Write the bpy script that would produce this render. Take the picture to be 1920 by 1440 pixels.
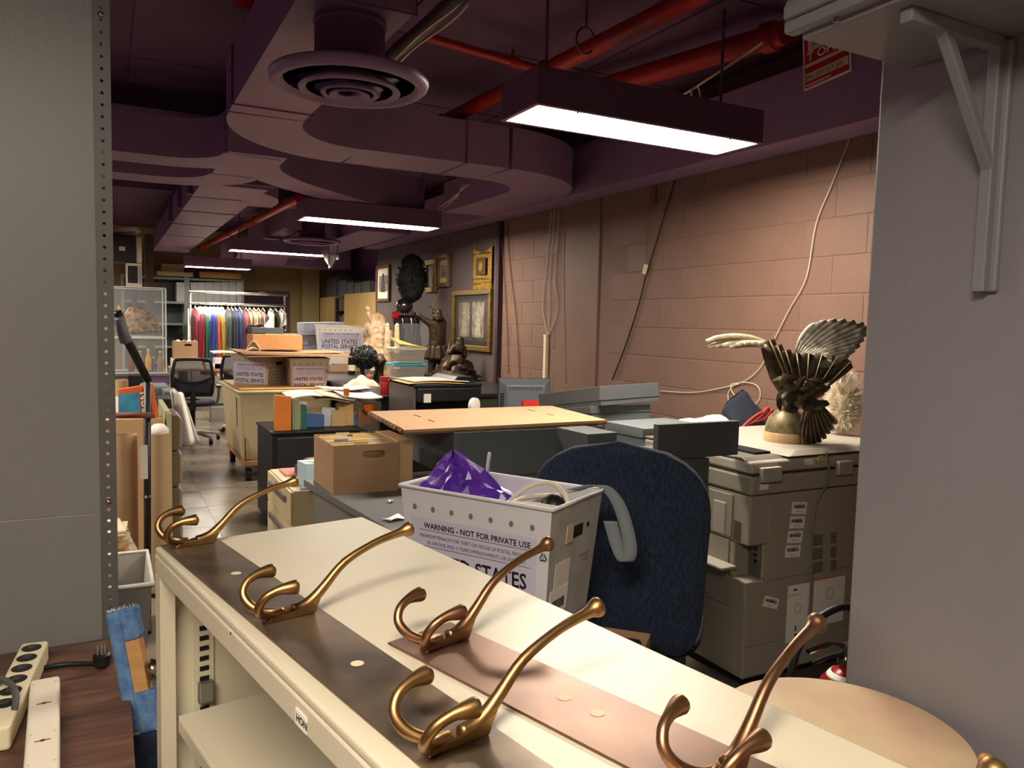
import bpy, math, random
from mathutils import Vector, Matrix, Euler
random.seed(7)
R = math.radians
PI = math.pi
for o in list(bpy.data.objects):
    bpy.data.objects.remove(o)
scene = bpy.context.scene
COL = scene.collection

# ---------------------------------------------------------------- camera
F_PX = 1450.0
CAM_H = 1.45
def _n(v): return Vector(v).normalized()
_Y = _n((-760, -130, F_PX))
_X = Vector((2774, -44, F_PX)); _X = (_X - _Y * _X.dot(_Y)).normalized()
_Z = _X.cross(_Y)
if _Z.y > 0: _Z = -_Z
ROT = Matrix((_X, _Y, _Z))          # world <- (right, down, forward)
cam_data = bpy.data.cameras.new('camera')
cam_data.sensor_width = 36.0
cam_data.lens = 36.0 * F_PX / 1920.0
cam_data.clip_start = 0.02
cam_data.clip_end = 60
cam = bpy.data.objects.new('camera', cam_data)
COL.objects.link(cam)
_r, _d, _f = ROT.col[0], ROT.col[1], ROT.col[2]
cam.matrix_world = Matrix(((_r[0], -_d[0], -_f[0], 0), (_r[1], -_d[1], -_f[1], 0), (_r[2], -_d[2], -_f[2], CAM_H), (0, 0, 0, 1)))
scene.camera = cam

# ---------------------------------------------------------------- world, exposure
world = bpy.data.worlds.new('world'); scene.world = world
world.use_nodes = True
world.node_tree.nodes['Background'].inputs[0].default_value = (0.9, 0.85, 0.9, 1)
world.node_tree.nodes['Background'].inputs[1].default_value = 0.05
vs = scene.view_settings
vs.view_transform = 'Standard'; vs.look = 'None'; vs.gamma = 1.0; vs.use_curve_mapping = False
vs.exposure = 2.4
LAMP_POWER = 15.0

# ---------------------------------------------------------------- measuring helpers: survey point -> place in the room
def _ray(px, py): return ROT @ Vector(((px - 960) / F_PX, (py - 720) / F_PX, 1.0))
def atz(px, py, z):
    d = _ray(px, py); t = (z - CAM_H) / d.z; return Vector((d.x * t, d.y * t, z))
def atx(px, py, x):
    d = _ray(px, py); t = x / d.x; return Vector((x, d.y * t, CAM_H + d.z * t))
def aty(px, py, y):
    d = _ray(px, py); t = y / d.y; return Vector((d.x * t, y, CAM_H + d.z * t))

# ---------------------------------------------------------------- materials
def lin(h):
    h = h.lstrip('#'); c = [int(h[i:i + 2], 16) / 255 for i in (0, 2, 4)]
    return tuple(x / 12.92 if x <= 0.04045 else ((x + 0.055) / 1.055) ** 2.4 for x in c) + (1,)
_M = {}
def mat(name, col='#808080', rough=0.5, metal=0.0, var=0.0, vscale=8.0, bump=0.0, bscale=60.0, col2=None, emit=0.0, trans=0.0, alpha=1.0, stretch=None, spec=0.5, sheen=0.0, ior=1.45):
    if name in _M: return _M[name]
    m = bpy.data.materials.new(name); m.use_nodes = True
    nt = m.node_tree; b = nt.nodes['Principled BSDF']
    c = lin(col)
    b.inputs['Base Color'].default_value = c
    b.inputs['Roughness'].default_value = rough
    b.inputs['Metallic'].default_value = metal
    b.inputs['IOR'].default_value = ior
    b.inputs['Specular IOR Level'].default_value = spec
    if sheen: b.inputs['Sheen Weight'].default_value = sheen
    if trans: b.inputs['Transmission Weight'].default_value = trans
    if alpha < 1: b.inputs['Alpha'].default_value = alpha
    if emit:
        b.inputs['Emission Color'].default_value = c
        b.inputs['Emission Strength'].default_value = emit
    src = None
    if var or bump:
        tc = nt.nodes.new('ShaderNodeTexCoord'); mp = nt.nodes.new('ShaderNodeMapping')
        nt.links.new(tc.outputs['Object'], mp.inputs[0])
        if stretch: mp.inputs['Scale'].default_value = stretch
        src = mp.outputs[0]
    if var:
        nz = nt.nodes.new('ShaderNodeTexNoise'); nz.inputs['Scale'].default_value = vscale; nz.inputs['Detail'].default_value = 5
        nt.links.new(src, nz.inputs['Vector'])
        rp = nt.nodes.new('ShaderNodeValToRGB')
        c2 = lin(col2) if col2 else tuple(x * (1 - var) for x in c[:3]) + (1,)
        rp.color_ramp.elements[0].position = 0.35; rp.color_ramp.elements[1].position = 0.65
        rp.color_ramp.elements[0].color = c2; rp.color_ramp.elements[1].color = c
        nt.links.new(nz.outputs['Fac'], rp.inputs[0]); nt.links.new(rp.outputs[0], b.inputs['Base Color'])
    if bump:
        nb = nt.nodes.new('ShaderNodeTexNoise'); nb.inputs['Scale'].default_value = bscale; nb.inputs['Detail'].default_value = 4
        nt.links.new(src, nb.inputs['Vector'])
        bp = nt.nodes.new('ShaderNodeBump'); bp.inputs['Strength'].default_value = bump; bp.inputs['Distance'].default_value = 0.004
        nt.links.new(nb.outputs['Fac'], bp.inputs['Height']); nt.links.new(bp.outputs[0], b.inputs['Normal'])
    _M[name] = m
    return m

# ---------------------------------------------------------------- mesh builder
class MB:
    def __init__(s): s.v = []; s.f = []
    def add(s, vs, fs):
        k = len(s.v); s.v += [tuple(p) for p in vs]; s.f += [tuple(i + k for i in q) for q in fs]; return s
    def hexa(s, p):      # 8 corners: bottom ring 0-3, top ring 4-7
        return s.add(p, [(3, 2, 1, 0), (4, 5, 6, 7), (0, 1, 5, 4), (1, 2, 6, 5), (2, 3, 7, 6), (3, 0, 4, 7)])
    def box(s, x0, x1, y0, y1, z0, z1):
        return s.hexa([(x0, y0, z0), (x1, y0, z0), (x1, y1, z0), (x0, y1, z0), (x0, y0, z1), (x1, y0, z1), (x1, y1, z1), (x0, y1, z1)])
    def obox(s, c, size, rot=(0, 0, 0)):
        m = Matrix.Translation(c) @ Euler(rot).to_matrix().to_4x4(); a, b, d = [q / 2 for q in size]
        return s.hexa([m @ Vector(q) for q in ((-a, -b, -d), (a, -b, -d), (a, b, -d), (-a, b, -d), (-a, -b, d), (a, -b, d), (a, b, d), (-a, b, d))])
    def frustum(s, b0, b1, t0, t1, z0, z1):   # b/t: (x0,x1),(y0,y1)
        return s.hexa([(b0[0], b1[0], z0), (b0[1], b1[0], z0), (b0[1], b1[1], z0), (b0[0], b1[1], z0), (t0[0], t1[0], z1), (t0[1], t1[0], z1), (t0[1], t1[1], z1), (t0[0], t1[1], z1)])
    def tube(s, pts, r, n=8, closed=False, flat=1.0):
        pts = [Vector(p) for p in pts]; N = len(pts)
        rr = r if isinstance(r, (list, tuple)) else [r] * N
        vs = []; up = None
        for i, p in enumerate(pts):
            if closed: t = (pts[(i + 1) % N] - pts[i - 1])
            else: t = pts[min(i + 1, N - 1)] - pts[max(i - 1, 0)]
            if t.length < 1e-9: t = Vector((0, 0, 1))
            t.normalize()
            if up is None:
                up = Vector((0, 0, 1)) if abs(t.z) < 0.9 else Vector((1, 0, 0))
            a = up - t * up.dot(t)
            if a.length < 1e-6: a = t.orthogonal()
            a.normalize(); up = a; b = t.cross(a)
            for k in range(n):
                an = 2 * PI * k / n
                vs.append(p + (a * math.cos(an) * flat + b * math.sin(an)) * rr[i])
        fs = []
        for i in range(N if closed else N - 1):
            j = (i + 1) % N
            for k in range(n):
                l = (k + 1) % n; fs.append((i * n + k, i * n + l, j * n + l, j * n + k))
        if not closed: fs += [tuple(range(n - 1, -1, -1)), tuple((N - 1) * n + k for k in range(n))]
        return s.add(vs, fs)
    def lathe(s, prof, n=24, c=(0, 0, 0), m=None):
        vs = []; c = Vector(c)
        for r, z in prof:
            for k in range(n):
                a = 2 * PI * k / n; q = Vector((r * math.cos(a), r * math.sin(a), z))
                vs.append((m @ q if m else q) + c)
        fs = []
        for i in range(len(prof) - 1):
            for k in range(n):
                l = (k + 1) % n; fs.append((i * n + k, i * n + l, (i + 1) * n + l, (i + 1) * n + k))
        if prof[0][0] > 1e-5: fs.append(tuple(range(n - 1, -1, -1)))
        if prof[-1][0] > 1e-5: fs.append(tuple((len(prof) - 1) * n + k for k in range(n)))
        return s.add(vs, fs)
    def prism(s, poly, z0, z1, m=None):       # polygon in xy, extruded in z, optional matrix
        n = len(poly); m = m or Matrix()
        vs = [m @ Vector((x, y, z0)) for x, y in poly] + [m @ Vector((x, y, z1)) for x, y in poly]
        return s.add(vs, [tuple(range(n - 1, -1, -1)), tuple(range(n, 2 * n))] + [(i, (i + 1) % n, n + (i + 1) % n, n + i) for i in range(n)])
    def grid(s, fn, nu, nv, thick=0.0):
        P = [[Vector(fn(i / nu, j / nv)) for j in range(nv + 1)] for i in range(nu + 1)]
        vs = [p for row in P for p in row]; w = nv + 1
        fs = [(i * w + j, (i + 1) * w + j, (i + 1) * w + j + 1, i * w + j + 1) for i in range(nu) for j in range(nv)]
        if thick:
            k = len(vs); off = []
            for i in range(nu + 1):
                for j in range(nv + 1):
                    du = P[min(i + 1, nu)][j] - P[max(i - 1, 0)][j]; dv = P[i][min(j + 1, nv)] - P[i][max(j - 1, 0)]
                    n = du.cross(dv); n = n.normalized() if n.length > 1e-12 else Vector((0, 0, 1))
                    off.append(P[i][j] - n * thick)
            vs = vs + off
            fs += [tuple(q + k for q in reversed(f)) for f in fs]
            rim = [i * w for i in range(nu + 1)] + [nu * w + j for j in range(1, nv + 1)] + [i * w + nv for i in range(nu - 1, -1, -1)] + [j for j in range(nv - 1, 0, -1)]
            for a, b in zip(rim, rim[1:] + rim[:1]): fs.append((b, a, a + k, b + k))
        return s.add(vs, fs)
    def sphere(s, c, r, nu=12, nv=8, sc=(1, 1, 1)):
        prof = [(math.sin(PI * i / nv) * 1.0, -math.cos(PI * i / nv)) for i in range(nv + 1)]
        m = Matrix.Diagonal((sc[0] * r, sc[1] * r, sc[2] * r))
        return s.lathe(prof, nu, c, m)
    def build(s, name, material, parent=None, smooth=False, bevel=0.0, world=False, loc=None, rot=None, segs=2):
        vs = s.v
        if world and parent is not None:
            inv = (Matrix.Translation(parent.location) @ parent.rotation_euler.to_matrix().to_4x4()).inverted()
            vs = [inv @ Vector(p) for p in vs]
        me = bpy.data.meshes.new(name); me.from_pydata([tuple(p) for p in vs], [], s.f); me.update()
        return link(name, me, material, parent, smooth, bevel, loc, rot, segs)

def link(name, me, material, parent=None, smooth=False, bevel=0.0, loc=None, rot=None, segs=2):
    o = bpy.data.objects.new(name, me); COL.objects.link(o)
    if material is not None and not me.materials: me.materials.append(material)
    if parent is not None: o.parent = parent
    if loc: o.location = loc
    if rot: o.rotation_euler = rot
    if smooth:
        me.polygons.foreach_set('use_smooth', [True] * len(me.polygons))
        if smooth == 'auto':
            md = o.modifiers.new('edges', 'EDGE_SPLIT'); md.split_angle = R(35)
    if bevel:
        b = o.modifiers.new('bevel', 'BEVEL'); b.width = bevel; b.segments = segs; b.limit_method = 'ANGLE'
    return o

def thing(name, label, cat, loc=(0, 0, 0), rotz=0.0, group=None):
    o = bpy.data.objects.new(name, None); COL.objects.link(o); o.empty_display_size = 0.1
    o.location = loc; o.rotation_euler = (0, 0, rotz)
    o['label'] = label; o['category'] = cat
    if group: o['group'] = group
    return o
def tag(o, label, cat, group=None):
    o['label'] = label; o['category'] = cat
    if group: o['group'] = group
    return o
def struct(o): o['kind'] = 'structure'; return o
def dup(root, loc=None, rotz=None, label=None, mats=None):
    def cp(o, par):
        c = o.copy(); COL.objects.link(c); c.parent = par
        for ch in o.children: cp(ch, c)
        return c
    r = cp(root, None)
    if loc is not None: r.location = loc
    if rotz is not None: r.rotation_euler = (0, 0, rotz)
    if label: r['label'] = label
    return r
def text(name, s, size, material, parent, m, align='LEFT', bold=0.0, sx=1.0):
    cu = bpy.data.curves.new(name, 'FONT'); cu.body = s; cu.size = size; cu.align_x = align; cu.resolution_u = 2
    if bold: cu.offset = bold
    ob = bpy.data.objects.new('tmp', cu)
    me = bpy.data.meshes.new_from_object(ob)
    bpy.data.objects.remove(ob); bpy.data.curves.remove(cu)
    me.name = name
    me.transform(m @ Matrix.Diagonal((sx, 1, 1, 1)))
    me.materials.clear()
    return link(name, me, material, parent)
def frame_m(o, x, y):       # matrix with origin o, x and y axes given (text plane)
    x = Vector(x).normalized(); y = Vector(y); y = (y - x * y.dot(x)).normalized(); z = x.cross(y)
    m = Matrix((x, y, z)).transposed().to_4x4(); m.translation = Vector(o); return m
FACE = math.atan2(_X[0] * 0 + ROT[1][0], ROT[0][0])     # yaw whose local x axis is the picture's right
ORD = ['first', 'second', 'third', 'fourth', 'fifth', 'sixth', 'seventh', 'eighth', 'ninth', 'tenth', 'eleventh', 'twelfth', 'thirteenth', 'fourteenth', 'fifteenth', 'sixteenth', 'seventeenth', 'eighteenth']
def smooth_path(pts, k=6):
    P = [Vector(p) for p in pts]; out = []
    for i in range(len(P) - 1):
        p0 = P[max(i - 1, 0)]; p1 = P[i]; p2 = P[i + 1]; p3 = P[min(i + 2, len(P) - 1)]
        for j in range(k):
            t = j / k
            out.append(0.5 * ((2 * p1) + (p2 - p0) * t + (2 * p0 - 5 * p1 + 4 * p2 - p3) * t * t + (3 * p1 - p0 - 3 * p2 + p3) * t ** 3))
    out.append(P[-1]); return out
def smooth_vals(v, k=6):
    return [x.x for x in smooth_path([(a, 0, 0) for a in v], k)]
# ================================================================ materials
m_block = mat('painted_block', '#775b4d', 0.6, var=0.10, vscale=3, bump=0.3, bscale=55)
m_joint = mat('painted_joint', '#765a4d', 0.7, bump=0.3, bscale=80)
m_purple = mat('purple_paint', '#6c4870', 0.55, var=0.15, vscale=2, bump=0.1, bscale=30)
m_duct = mat('purple_duct_paint', '#8d6e8f', 0.5, var=0.10, vscale=3, bump=0.06, bscale=20)
m_ceil = mat('dark_purple_ceiling', '#6a4968', 0.7, var=0.2, vscale=2)
m_khaki = mat('khaki_wall_paint', '#b39d68', 0.7, var=0.08, vscale=2, bump=0.2, bscale=60)
m_gwall = mat('grey_wall_paint', '#8a868a', 0.45, var=0.05, vscale=5, bump=0.35, bscale=45, stretch=(1.0, 1.6, 0.6))
m_tile = mat('floor_tile', '#8f8474', 0.22, var=0.45, vscale=2.2, col2='#6a6155', bump=0.03, bscale=8)
m_grout = mat('floor_grout', '#4a443c', 0.8)
m_panel = mat('grey_steel_paint', '#7c7b78', 0.42, var=0.05, vscale=4, bump=0.12, bscale=150)
m_post = mat('dark_grey_steel', '#5b5a56', 0.45, var=0.1, vscale=20, bump=0.1, bscale=120)
m_black = mat('black_plastic', '#161616', 0.45)
m_darkhole = mat('dark_cavity', '#0b0b0b', 0.9)
m_white = mat('white_paper', '#e9e4da', 0.7, var=0.03)
m_offwhite = mat('aged_paper', '#d8c8ab', 0.75, var=0.08)
m_card = mat('corrugated_cardboard', '#a88564', 0.8, var=0.08, vscale=4, bump=0.08, bscale=90, stretch=(1, 1, 6))
m_cardin = mat('cardboard_edge', '#7a5535', 0.85, var=0.3, vscale=60)
m_beige = mat('beige_steel', '#cbc1a8', 0.36, var=0.02, vscale=6, bump=0.04, bscale=200)
m_chrome = mat('chrome', '#c9c9c5', 0.18, metal=1.0)
m_steel = mat('galvanised_steel', '#9a9a96', 0.35, metal=0.9, var=0.1)
m_lamp = mat('lamp_diffuser', '#fff2e0', 0.5, emit=LAMP_POWER)
m_red = mat('red_pipe_paint', '#a8241b', 0.38, var=0.15, vscale=12)
m_text = mat('black_print', '#141414', 0.6)

# ================================================================ floor
fb = MB().box(-2.4, 4.2, -2.2, 15.4, -0.1, -0.004)
floor = struct(fb.build('floor', m_grout))
T = 0.61
tx0 = atz(370, 915, 0).x
tme = None
for i in range(-2, 5):
    for j in range(0, 18):
        x = tx0 + i * T; y = 3.2 + j * T
        if y > 13.5: continue
        if tme is None:
            o = MB().box(0.002, T - 0.002, 0.002, T - 0.002, -0.02, 0.0).build('floor_tile', m_tile, floor, bevel=0.0)
            tme = o.data
        else:
            o = link('floor_tile', tme, m_tile, floor)
        o.location = (x, y, 0)

# ================================================================ right wall of painted blocks
WX = 3.40
wr = MB().box(WX + 0.003, WX + 0.2, -2.2, 10.6, 0, 3.0)
wall_right = struct(wr.build('wall_right', m_joint))
BL, BH = 0.406, 0.2
blk = MB().box(0, 0.05, 0.0025, BL - 0.0025, 0.0025, BH - 0.0025).build('concrete_block', m_block, wall_right, bevel=0.004)
first = True
for c in range(0, 9):
    z = 0.65 + c * BH - 0.0
    for k in range(0, 14):
        y = 1.45 + k * BL + (BL / 2 if c % 2 else 0)
        if y + BL > 6.95 or (y + BL > 5.06 and y < 5.60): continue
        o = blk if first else blk.copy()
        if not first: COL.objects.link(o)
        first = False
        o.location = (WX, y, z)
# smooth concrete pilaster between the blocks
MB().box(WX - 0.012, WX + 0.05, 5.06, 5.60, 0, 2.6).build('pilaster', m_block, wall_right, bevel=0.004)

# alcove wall behind the cabinets, back wall, column, left and front walls, ceiling
struct(MB().box(3.95, 4.1, 10.6, 15.4, 0, 3.0).build('wall_alcove', m_purple))
wb = struct(MB().box(-2.4, 4.1, 15.2, 15.4, 0, 3.0).build('wall_back', m_khaki))
MB().box(3.27, 3.58, 14.75, 15.2, 0, 3.0).build('column', m_khaki, wb, bevel=0.01)
MB().tube([aty(560, 512, 15.15), aty(560, 640, 15.15)], 0.018, 8).build('conduit', m_khaki, wb, smooth='auto')
struct(MB().box(-2.5, -2.4, -2.2, 15.4, 0, 3.0).build('wall_left', m_purple))
struct(MB().box(-2.4, 3.6, -2.3, -2.2, 0, 3.0).build('wall_front', m_khaki))
ceil = struct(MB().box(-2.4, 4.2, -2.2, 15.4, 3.0, 3.1).build('ceiling', m_ceil))
cm = None
for i in range(0, 5):
    for j in range(0, 12):
        if cm is None:
            o = MB().box(0.006, 1.21, 0.006, 1.21, -0.012, 0.0).build('ceiling_panel', m_ceil, ceil); cm = o.data
        else: o = link('ceiling_panel', cm, m_ceil, ceil)
        o.location = (-2.3 + i * 1.22, 0.4 + j * 1.22, 3.0)
# concrete beams crossing the ceiling
for k, y in enumerate((1.6, 5.9, 9.6)):
    MB().box(-2.4, 3.1, y, y + 0.3, 2.85, 3.0).build('ceiling_beam', m_ceil, ceil)

# door in the back wall
d1 = struct(MB().box(aty(455, 600, 15.19).x, aty(541, 600, 15.19).x, 15.15, 15.2, 0, 1.97).build('door_1', m_purple))
MB().box(aty(463, 600, 15.1).x, aty(532, 600, 15.1).x, 15.13, 15.15, 0.02, 1.90).build('door_leaf', mat('dark_purple_door', '#3a2140', 0.4), d1, bevel=0.004)
MB().box(aty(487, 545, 15.1).x, aty(498, 545, 15.1).x, 15.12, 15.149, 1.92, 1.96).build('door_closer', m_steel, d1)

# ================================================================ grey partition wall, near right
GX = 1.47; GY = 1.145
struct(MB().box(GX, GX + 0.14, -2.2, GY, 0, 3.0).build('wall_partition', m_gwall, bevel=0.006))

# shelf on that wall, close overhead
sz = 1.992
m_gshelf = mat('grey_gloss_paint', '#8b8a8e', 0.33, var=0.05, vscale=9, bump=0.15, bscale=25)
sh = thing('wall_shelf', 'thick grey painted shelf on triangular bracket high on the grey wall', 'shelf', (GX, 0.6, sz))
x0 = GX - 0.31
MB().box(x0, GX - 0.001, -0.6, 1.08, sz + 0.002, sz + 0.045).build('board', m_gshelf, sh, bevel=0.006, world=True)
MB().box(x0 - 0.028, x0 + 0.004, -0.6, 1.10, sz + 0.012, sz + 0.075).build('front_lip', m_gshelf, sh, bevel=0.008, world=True)
MB().box(x0 - 0.04, x0 - 0.026, -0.6, 1.09, sz + 0.034, sz + 0.06).build('front_rail', m_gshelf, sh, bevel=0.005, world=True)
MB().tube([(x0 - 0.012, 0.99, sz + 0.013), (x0 - 0.012, 0.99, sz + 0.003)], 0.006, 8).build('screw', m_chrome, sh, world=True)
for yy in (0.885, 0.04):
    br = MB()
    br.box(x0 + 0.03, GX - 0.02, yy - 0.012, yy + 0.012, sz - 0.022, sz + 0.002)
    br.hexa([(GX - 0.03, yy - 0.010, sz - 0.24), (GX - 0.008, yy - 0.010, sz - 0.24), (GX - 0.008, yy + 0.010, sz - 0.24), (GX - 0.03, yy + 0.010, sz - 0.24),
             (x0 + 0.115, yy - 0.010, sz - 0.012), (x0 + 0.14, yy - 0.010, sz - 0.012), (x0 + 0.14, yy + 0.010, sz - 0.012), (x0 + 0.115, yy + 0.010, sz - 0.012)])
    br.box(GX - 0.032, GX - 0.012, yy - 0.011, yy + 0.011, sz - 0.46, sz - 0.002)
    br.build('bracket', m_gshelf, sh, bevel=0.003, world=True)
    st = MB().box(GX - 0.014, GX - 0.001, yy - 0.022, yy + 0.022, sz - 0.46, sz - 0.004)
    st.build('wall_standard', m_gshelf, sh, bevel=0.004, world=True)

# ================================================================ grey steel shelving end panel, near left
PY = 1.88
px_ = 0.004
su = thing('steel_shelving', 'tall grey steel shelving end panel with perforated corner post', 'shelving', (-0.6, PY + 0.2, 0))
MB().box(-1.3, -0.012, PY + 0.004, PY + 0.007, 0.0, 1.0).build('panel', m_panel, su, world=True)
zs = aty(100, 970, PY).z
su.children[0].data.transform(Matrix.Scale(1, 4))
bpy.data.objects.remove(su.children[0])
MB().box(-1.3, -0.018, PY + 0.004, PY + 0.008, 0.0, zs - 0.001).build('panel', m_panel, su, world=True, bevel=0.001)
MB().box(-1.3, -0.018, PY + 0.002, PY + 0.006, zs + 0.001, 2.6).build('panel', m_panel, su, world=True, bevel=0.001)
# slotted angle post: a strip with round holes punched through it
def holed_strip(x0, x1, z0, z1, y, holes, r, t=0.003):
    mb = MB(); zc = (x0 + x1) / 2; prev = z0
    hs = sorted(holes)
    cuts = [z0] + [(a + b) / 2 for a, b in zip(hs, hs[1:])] + [z1]
    for i, h in enumerate(hs):
        a, b = cuts[i], cuts[i + 1]
        outer = [(x1, h), (x1, b), (zc, b), (x0, b), (x0, h), (x0, a), (zc, a), (x1, a)]
        inner = [(zc + r * math.cos(k * PI / 4), h + r * math.sin(k * PI / 4)) for k in range(8)]
        vs = [(p[0], y, p[1]) for p in outer] + [(p[0], y, p[1]) for p in inner] + [(p[0], y + t, p[1]) for p in outer] + [(p[0], y + t, p[1]) for p in inner]
        fs = []
        for k in range(8):
            l = (k + 1) % 8
            fs += [(k, l, 8 + l, 8 + k), (16 + l, 16 + k, 24 + k, 24 + l), (8 + k, 8 + l, 24 + l, 24 + k), (l, k, 16 + k, 16 + l)]
        mb.add(vs, fs)
    return mb
pitch = 0.0247
holed_strip(-0.0185, 0.0145, 0.0, 2.6, PY, [0.0124 + k * pitch for k in range(105)], 0.0036).build('corner_post', m_post, su, world=True)
MB().box(0.0115, 0.0145, PY + 0.003, PY + 0.036, 0, 2.6).build('post_flange', m_post, su, world=True)
for pyb in (30, 940):
    q = aty(205, pyb, PY)
    MB().lathe([(0.0001, 0), (0.0045, 0.001), (0.0065, 0.004), (0.0065, 0.006)], 10, (-0.002, PY - 0.006, q.z), Matrix.Rotation(-PI / 2, 3, 'X')).build('bolt', m_chrome, su, smooth=True, world=True)
# ================================================================ ceiling services
def duct_mesh(path, w, z0, z1, rad, seg=8):
    pts = [Vector(p) for p in path]; line = [pts[0]]
    for a, b, c in zip(pts, pts[1:], pts[2:]):
        d1 = (b - a).normalized(); d2 = (c - b).normalized()
        s = b - d1 * rad; e = b + d2 * rad; ctr = s + d2 * rad
        for k in range(seg + 1):
            t = k / seg * PI / 2
            line.append(ctr - d2 * rad * math.cos(t) + d1 * rad * math.sin(t))
    line.append(pts[-1])
    return sweep(line, w, z0, z1)
def sweep(line, w, z0, z1):
    mb = MB(); vs = []
    for i, p in enumerate(line):
        t = (line[min(i + 1, len(line) - 1)] - line[max(i - 1, 0)]).normalized(); n = Vector((t.y, -t.x))
        ww = w[i] if isinstance(w, (list, tuple)) else w
        for s, z in ((-1, z0), (1, z0), (1, z1), (-1, z1)):
            q = p + n * s * ww / 2; vs.append((q.x, q.y, z))
    fs = [(3, 2, 1, 0)]
    for i in range(len(line) - 1):
        for k in range(4):
            l = (k + 1) % 4; fs.append((i * 4 + k, i * 4 + l, i * 4 + 4 + l, i * 4 + 4 + k))
    m = (len(line) - 1) * 4; fs.append((m, m + 1, m + 2, m + 3))
    return mb.add(vs, fs)
V2 = lambda x, y: Vector((x, y))
# long duct overhead: along the aisle, elbow across, elbow back along the wall
zA = 2.45
da = thing('air_duct', 'purple rectangular duct with two round elbows crossing overhead', 'air duct', (0.72, 2, zA))
duct_mesh([V2(0.72, 2.45), V2(0.72, 4.05)], 0.36, zA, zA + 0.26, 0.4).build('duct_run', m_duct, da, smooth='auto', world=True)
L = []
for k in range(13):
    t = k / 12 * PI / 2; L.append(V2(0.72 + 0.62 - 0.62 * math.cos(t), 4.06 + 0.67 * math.sin(t)))
sweep(L, [0.36 + 0.1 * k / 12 for k in range(13)], zA - 0.002, zA + 0.262).build('elbow', m_duct, da, smooth='auto', world=True)
duct_mesh([V2(1.345, 4.73), V2(2.3, 4.73)], 0.455, zA, zA + 0.26, 0.4).build('duct_run', m_duct, da, smooth='auto', world=True)
L = []
for k in range(13):
    t = k / 12 * PI / 2; L.append(V2(2.31 + 0.62 * math.sin(t), 4.73 + 0.62 - 0.62 * math.cos(t)))
sweep(L, 0.455, zA - 0.002, zA + 0.262).build('elbow', m_duct, da, smooth='auto', world=True)
duct_mesh([V2(2.93, 5.36), V2(2.93, 6.6)], 0.42, zA, zA + 0.26, 0.4).build('duct_run', m_duct, da, smooth='auto', world=True)
# plenum box that feeds the round diffuser
for y in (2.46, 3.9):
    MB().box(0.53, 0.91, y, y + 0.006, zA - 0.006, zA + 0.27).build('seam_flange', m_purple, da, world=True)
MB().box(2.0, 2.006, 4.49, 4.97, zA - 0.006, zA + 0.27).build('seam_flange', m_purple, da, world=True)

# soffit duct along the right wall
so = thing('air_duct', 'long purple duct running along the top of the block wall', 'air duct', (3.27, 5, 2.44))
for a, b in ((-2.0, 1.9), (1.91, 4.9), (4.91, 7.9), (7.91, 10.5)):
    MB().box(3.15, 3.385, a, b, 2.44, 2.80).build('duct_run', m_duct, so, world=True, bevel=0.004)

# farther trunk duct with branch elbows
zB = 2.475
db = thing('air_duct', 'purple trunk duct with branching elbows above the far aisle', 'air duct', (0.87, 8, zB))
for a, b in ((5.15, 6.0), (6.5, 7.2), (7.25, 8.2), (8.28, 9.4), (9.48, 10.8), (10.85, 13.6)):
    w = 0.36 if a < 6.4 else 0.5
    duct_mesh([V2(0.86 if w < .4 else 0.91, a), V2(0.86 if w < .4 else 0.91, b)], w, zB, zB + 0.28, 0.3).build('duct_run', m_duct, db, smooth='auto', world=True)
for y in (6.42, 7.2, 8.2, 9.4):
    MB().box(0.62, 1.2, y + 0.005, y + 0.075, zB + 0.02, zB + 0.3).build('seam_flange', m_purple, db, world=True)
# left branches curving away
for k, (y0, yo) in enumerate(((5.5, 0.0), (6.3, 0.0))):
    L = []
    for i in range(11):
        t = i / 10 * PI / 2; L.append(V2(0.83 - 0.5 + 0.5 * math.cos(t), y0 + 0.5 * math.sin(t) - 0.3))
    L += [V2(-0.4, y0 + 0.2), V2(-1.6, y0 + 0.2)]
    sweep(L, 0.34, zB - 0.003 + 0.0 * k, zB + 0.25).build('branch', m_duct, db, smooth='auto', world=True)
# right S branch
L = smooth_path([(0.86, 5.25, 0), (0.93, 5.62, 0), (1.18, 6.02, 0), (1.55, 6.38, 0), (2.05, 6.80, 0), (2.58, 7.0, 0)], 5)
sweep([V2(p.x, p.y) for p in L], 0.32, zB - 0.004, zB + 0.3).build('branch', m_duct, db, smooth='auto', world=True)
L = [V2(p.x, p.y) for p in smooth_path([(0.92, 6.55, 0), (1.0, 6.75, 0), (1.15, 6.93, 0), (1.22, 7.2, 0), (1.22, 7.5, 0)], 4)]
sweep(L, [0.3] * len(L), zB + 0.001, zB + 0.28).build('branch', m_duct, db, smooth='auto', world=True)
# back cross duct
dc = thing('air_duct', 'wide purple cross duct near the khaki back wall', 'air duct', (2.4, 12, 2.3))
MB().box(1.65, 3.8, 13.4, 13.9, 2.335, 2.66).build('duct_run', m_duct, dc, bevel=0.01, world=True)
MB().grid(lambda u, v: (1.85 + 0.8 * v, 12.75 + 0.64 * u, 2.64 - 0.3 * (u ** 0.5)), 8, 2, 0.02).build('scoop', m_duct, dc, smooth='auto', world=True)
MB().box(2.55, 3.12, 8.6, 13.39, 2.46, 2.75).build('duct_run', m_duct, dc, bevel=0.01, world=True)
MB().box(1.85, 2.05, 9.3, 12.0, 2.5, 2.85).build('hanger_plate', m_duct, dc, bevel=0.01, world=True)

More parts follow.
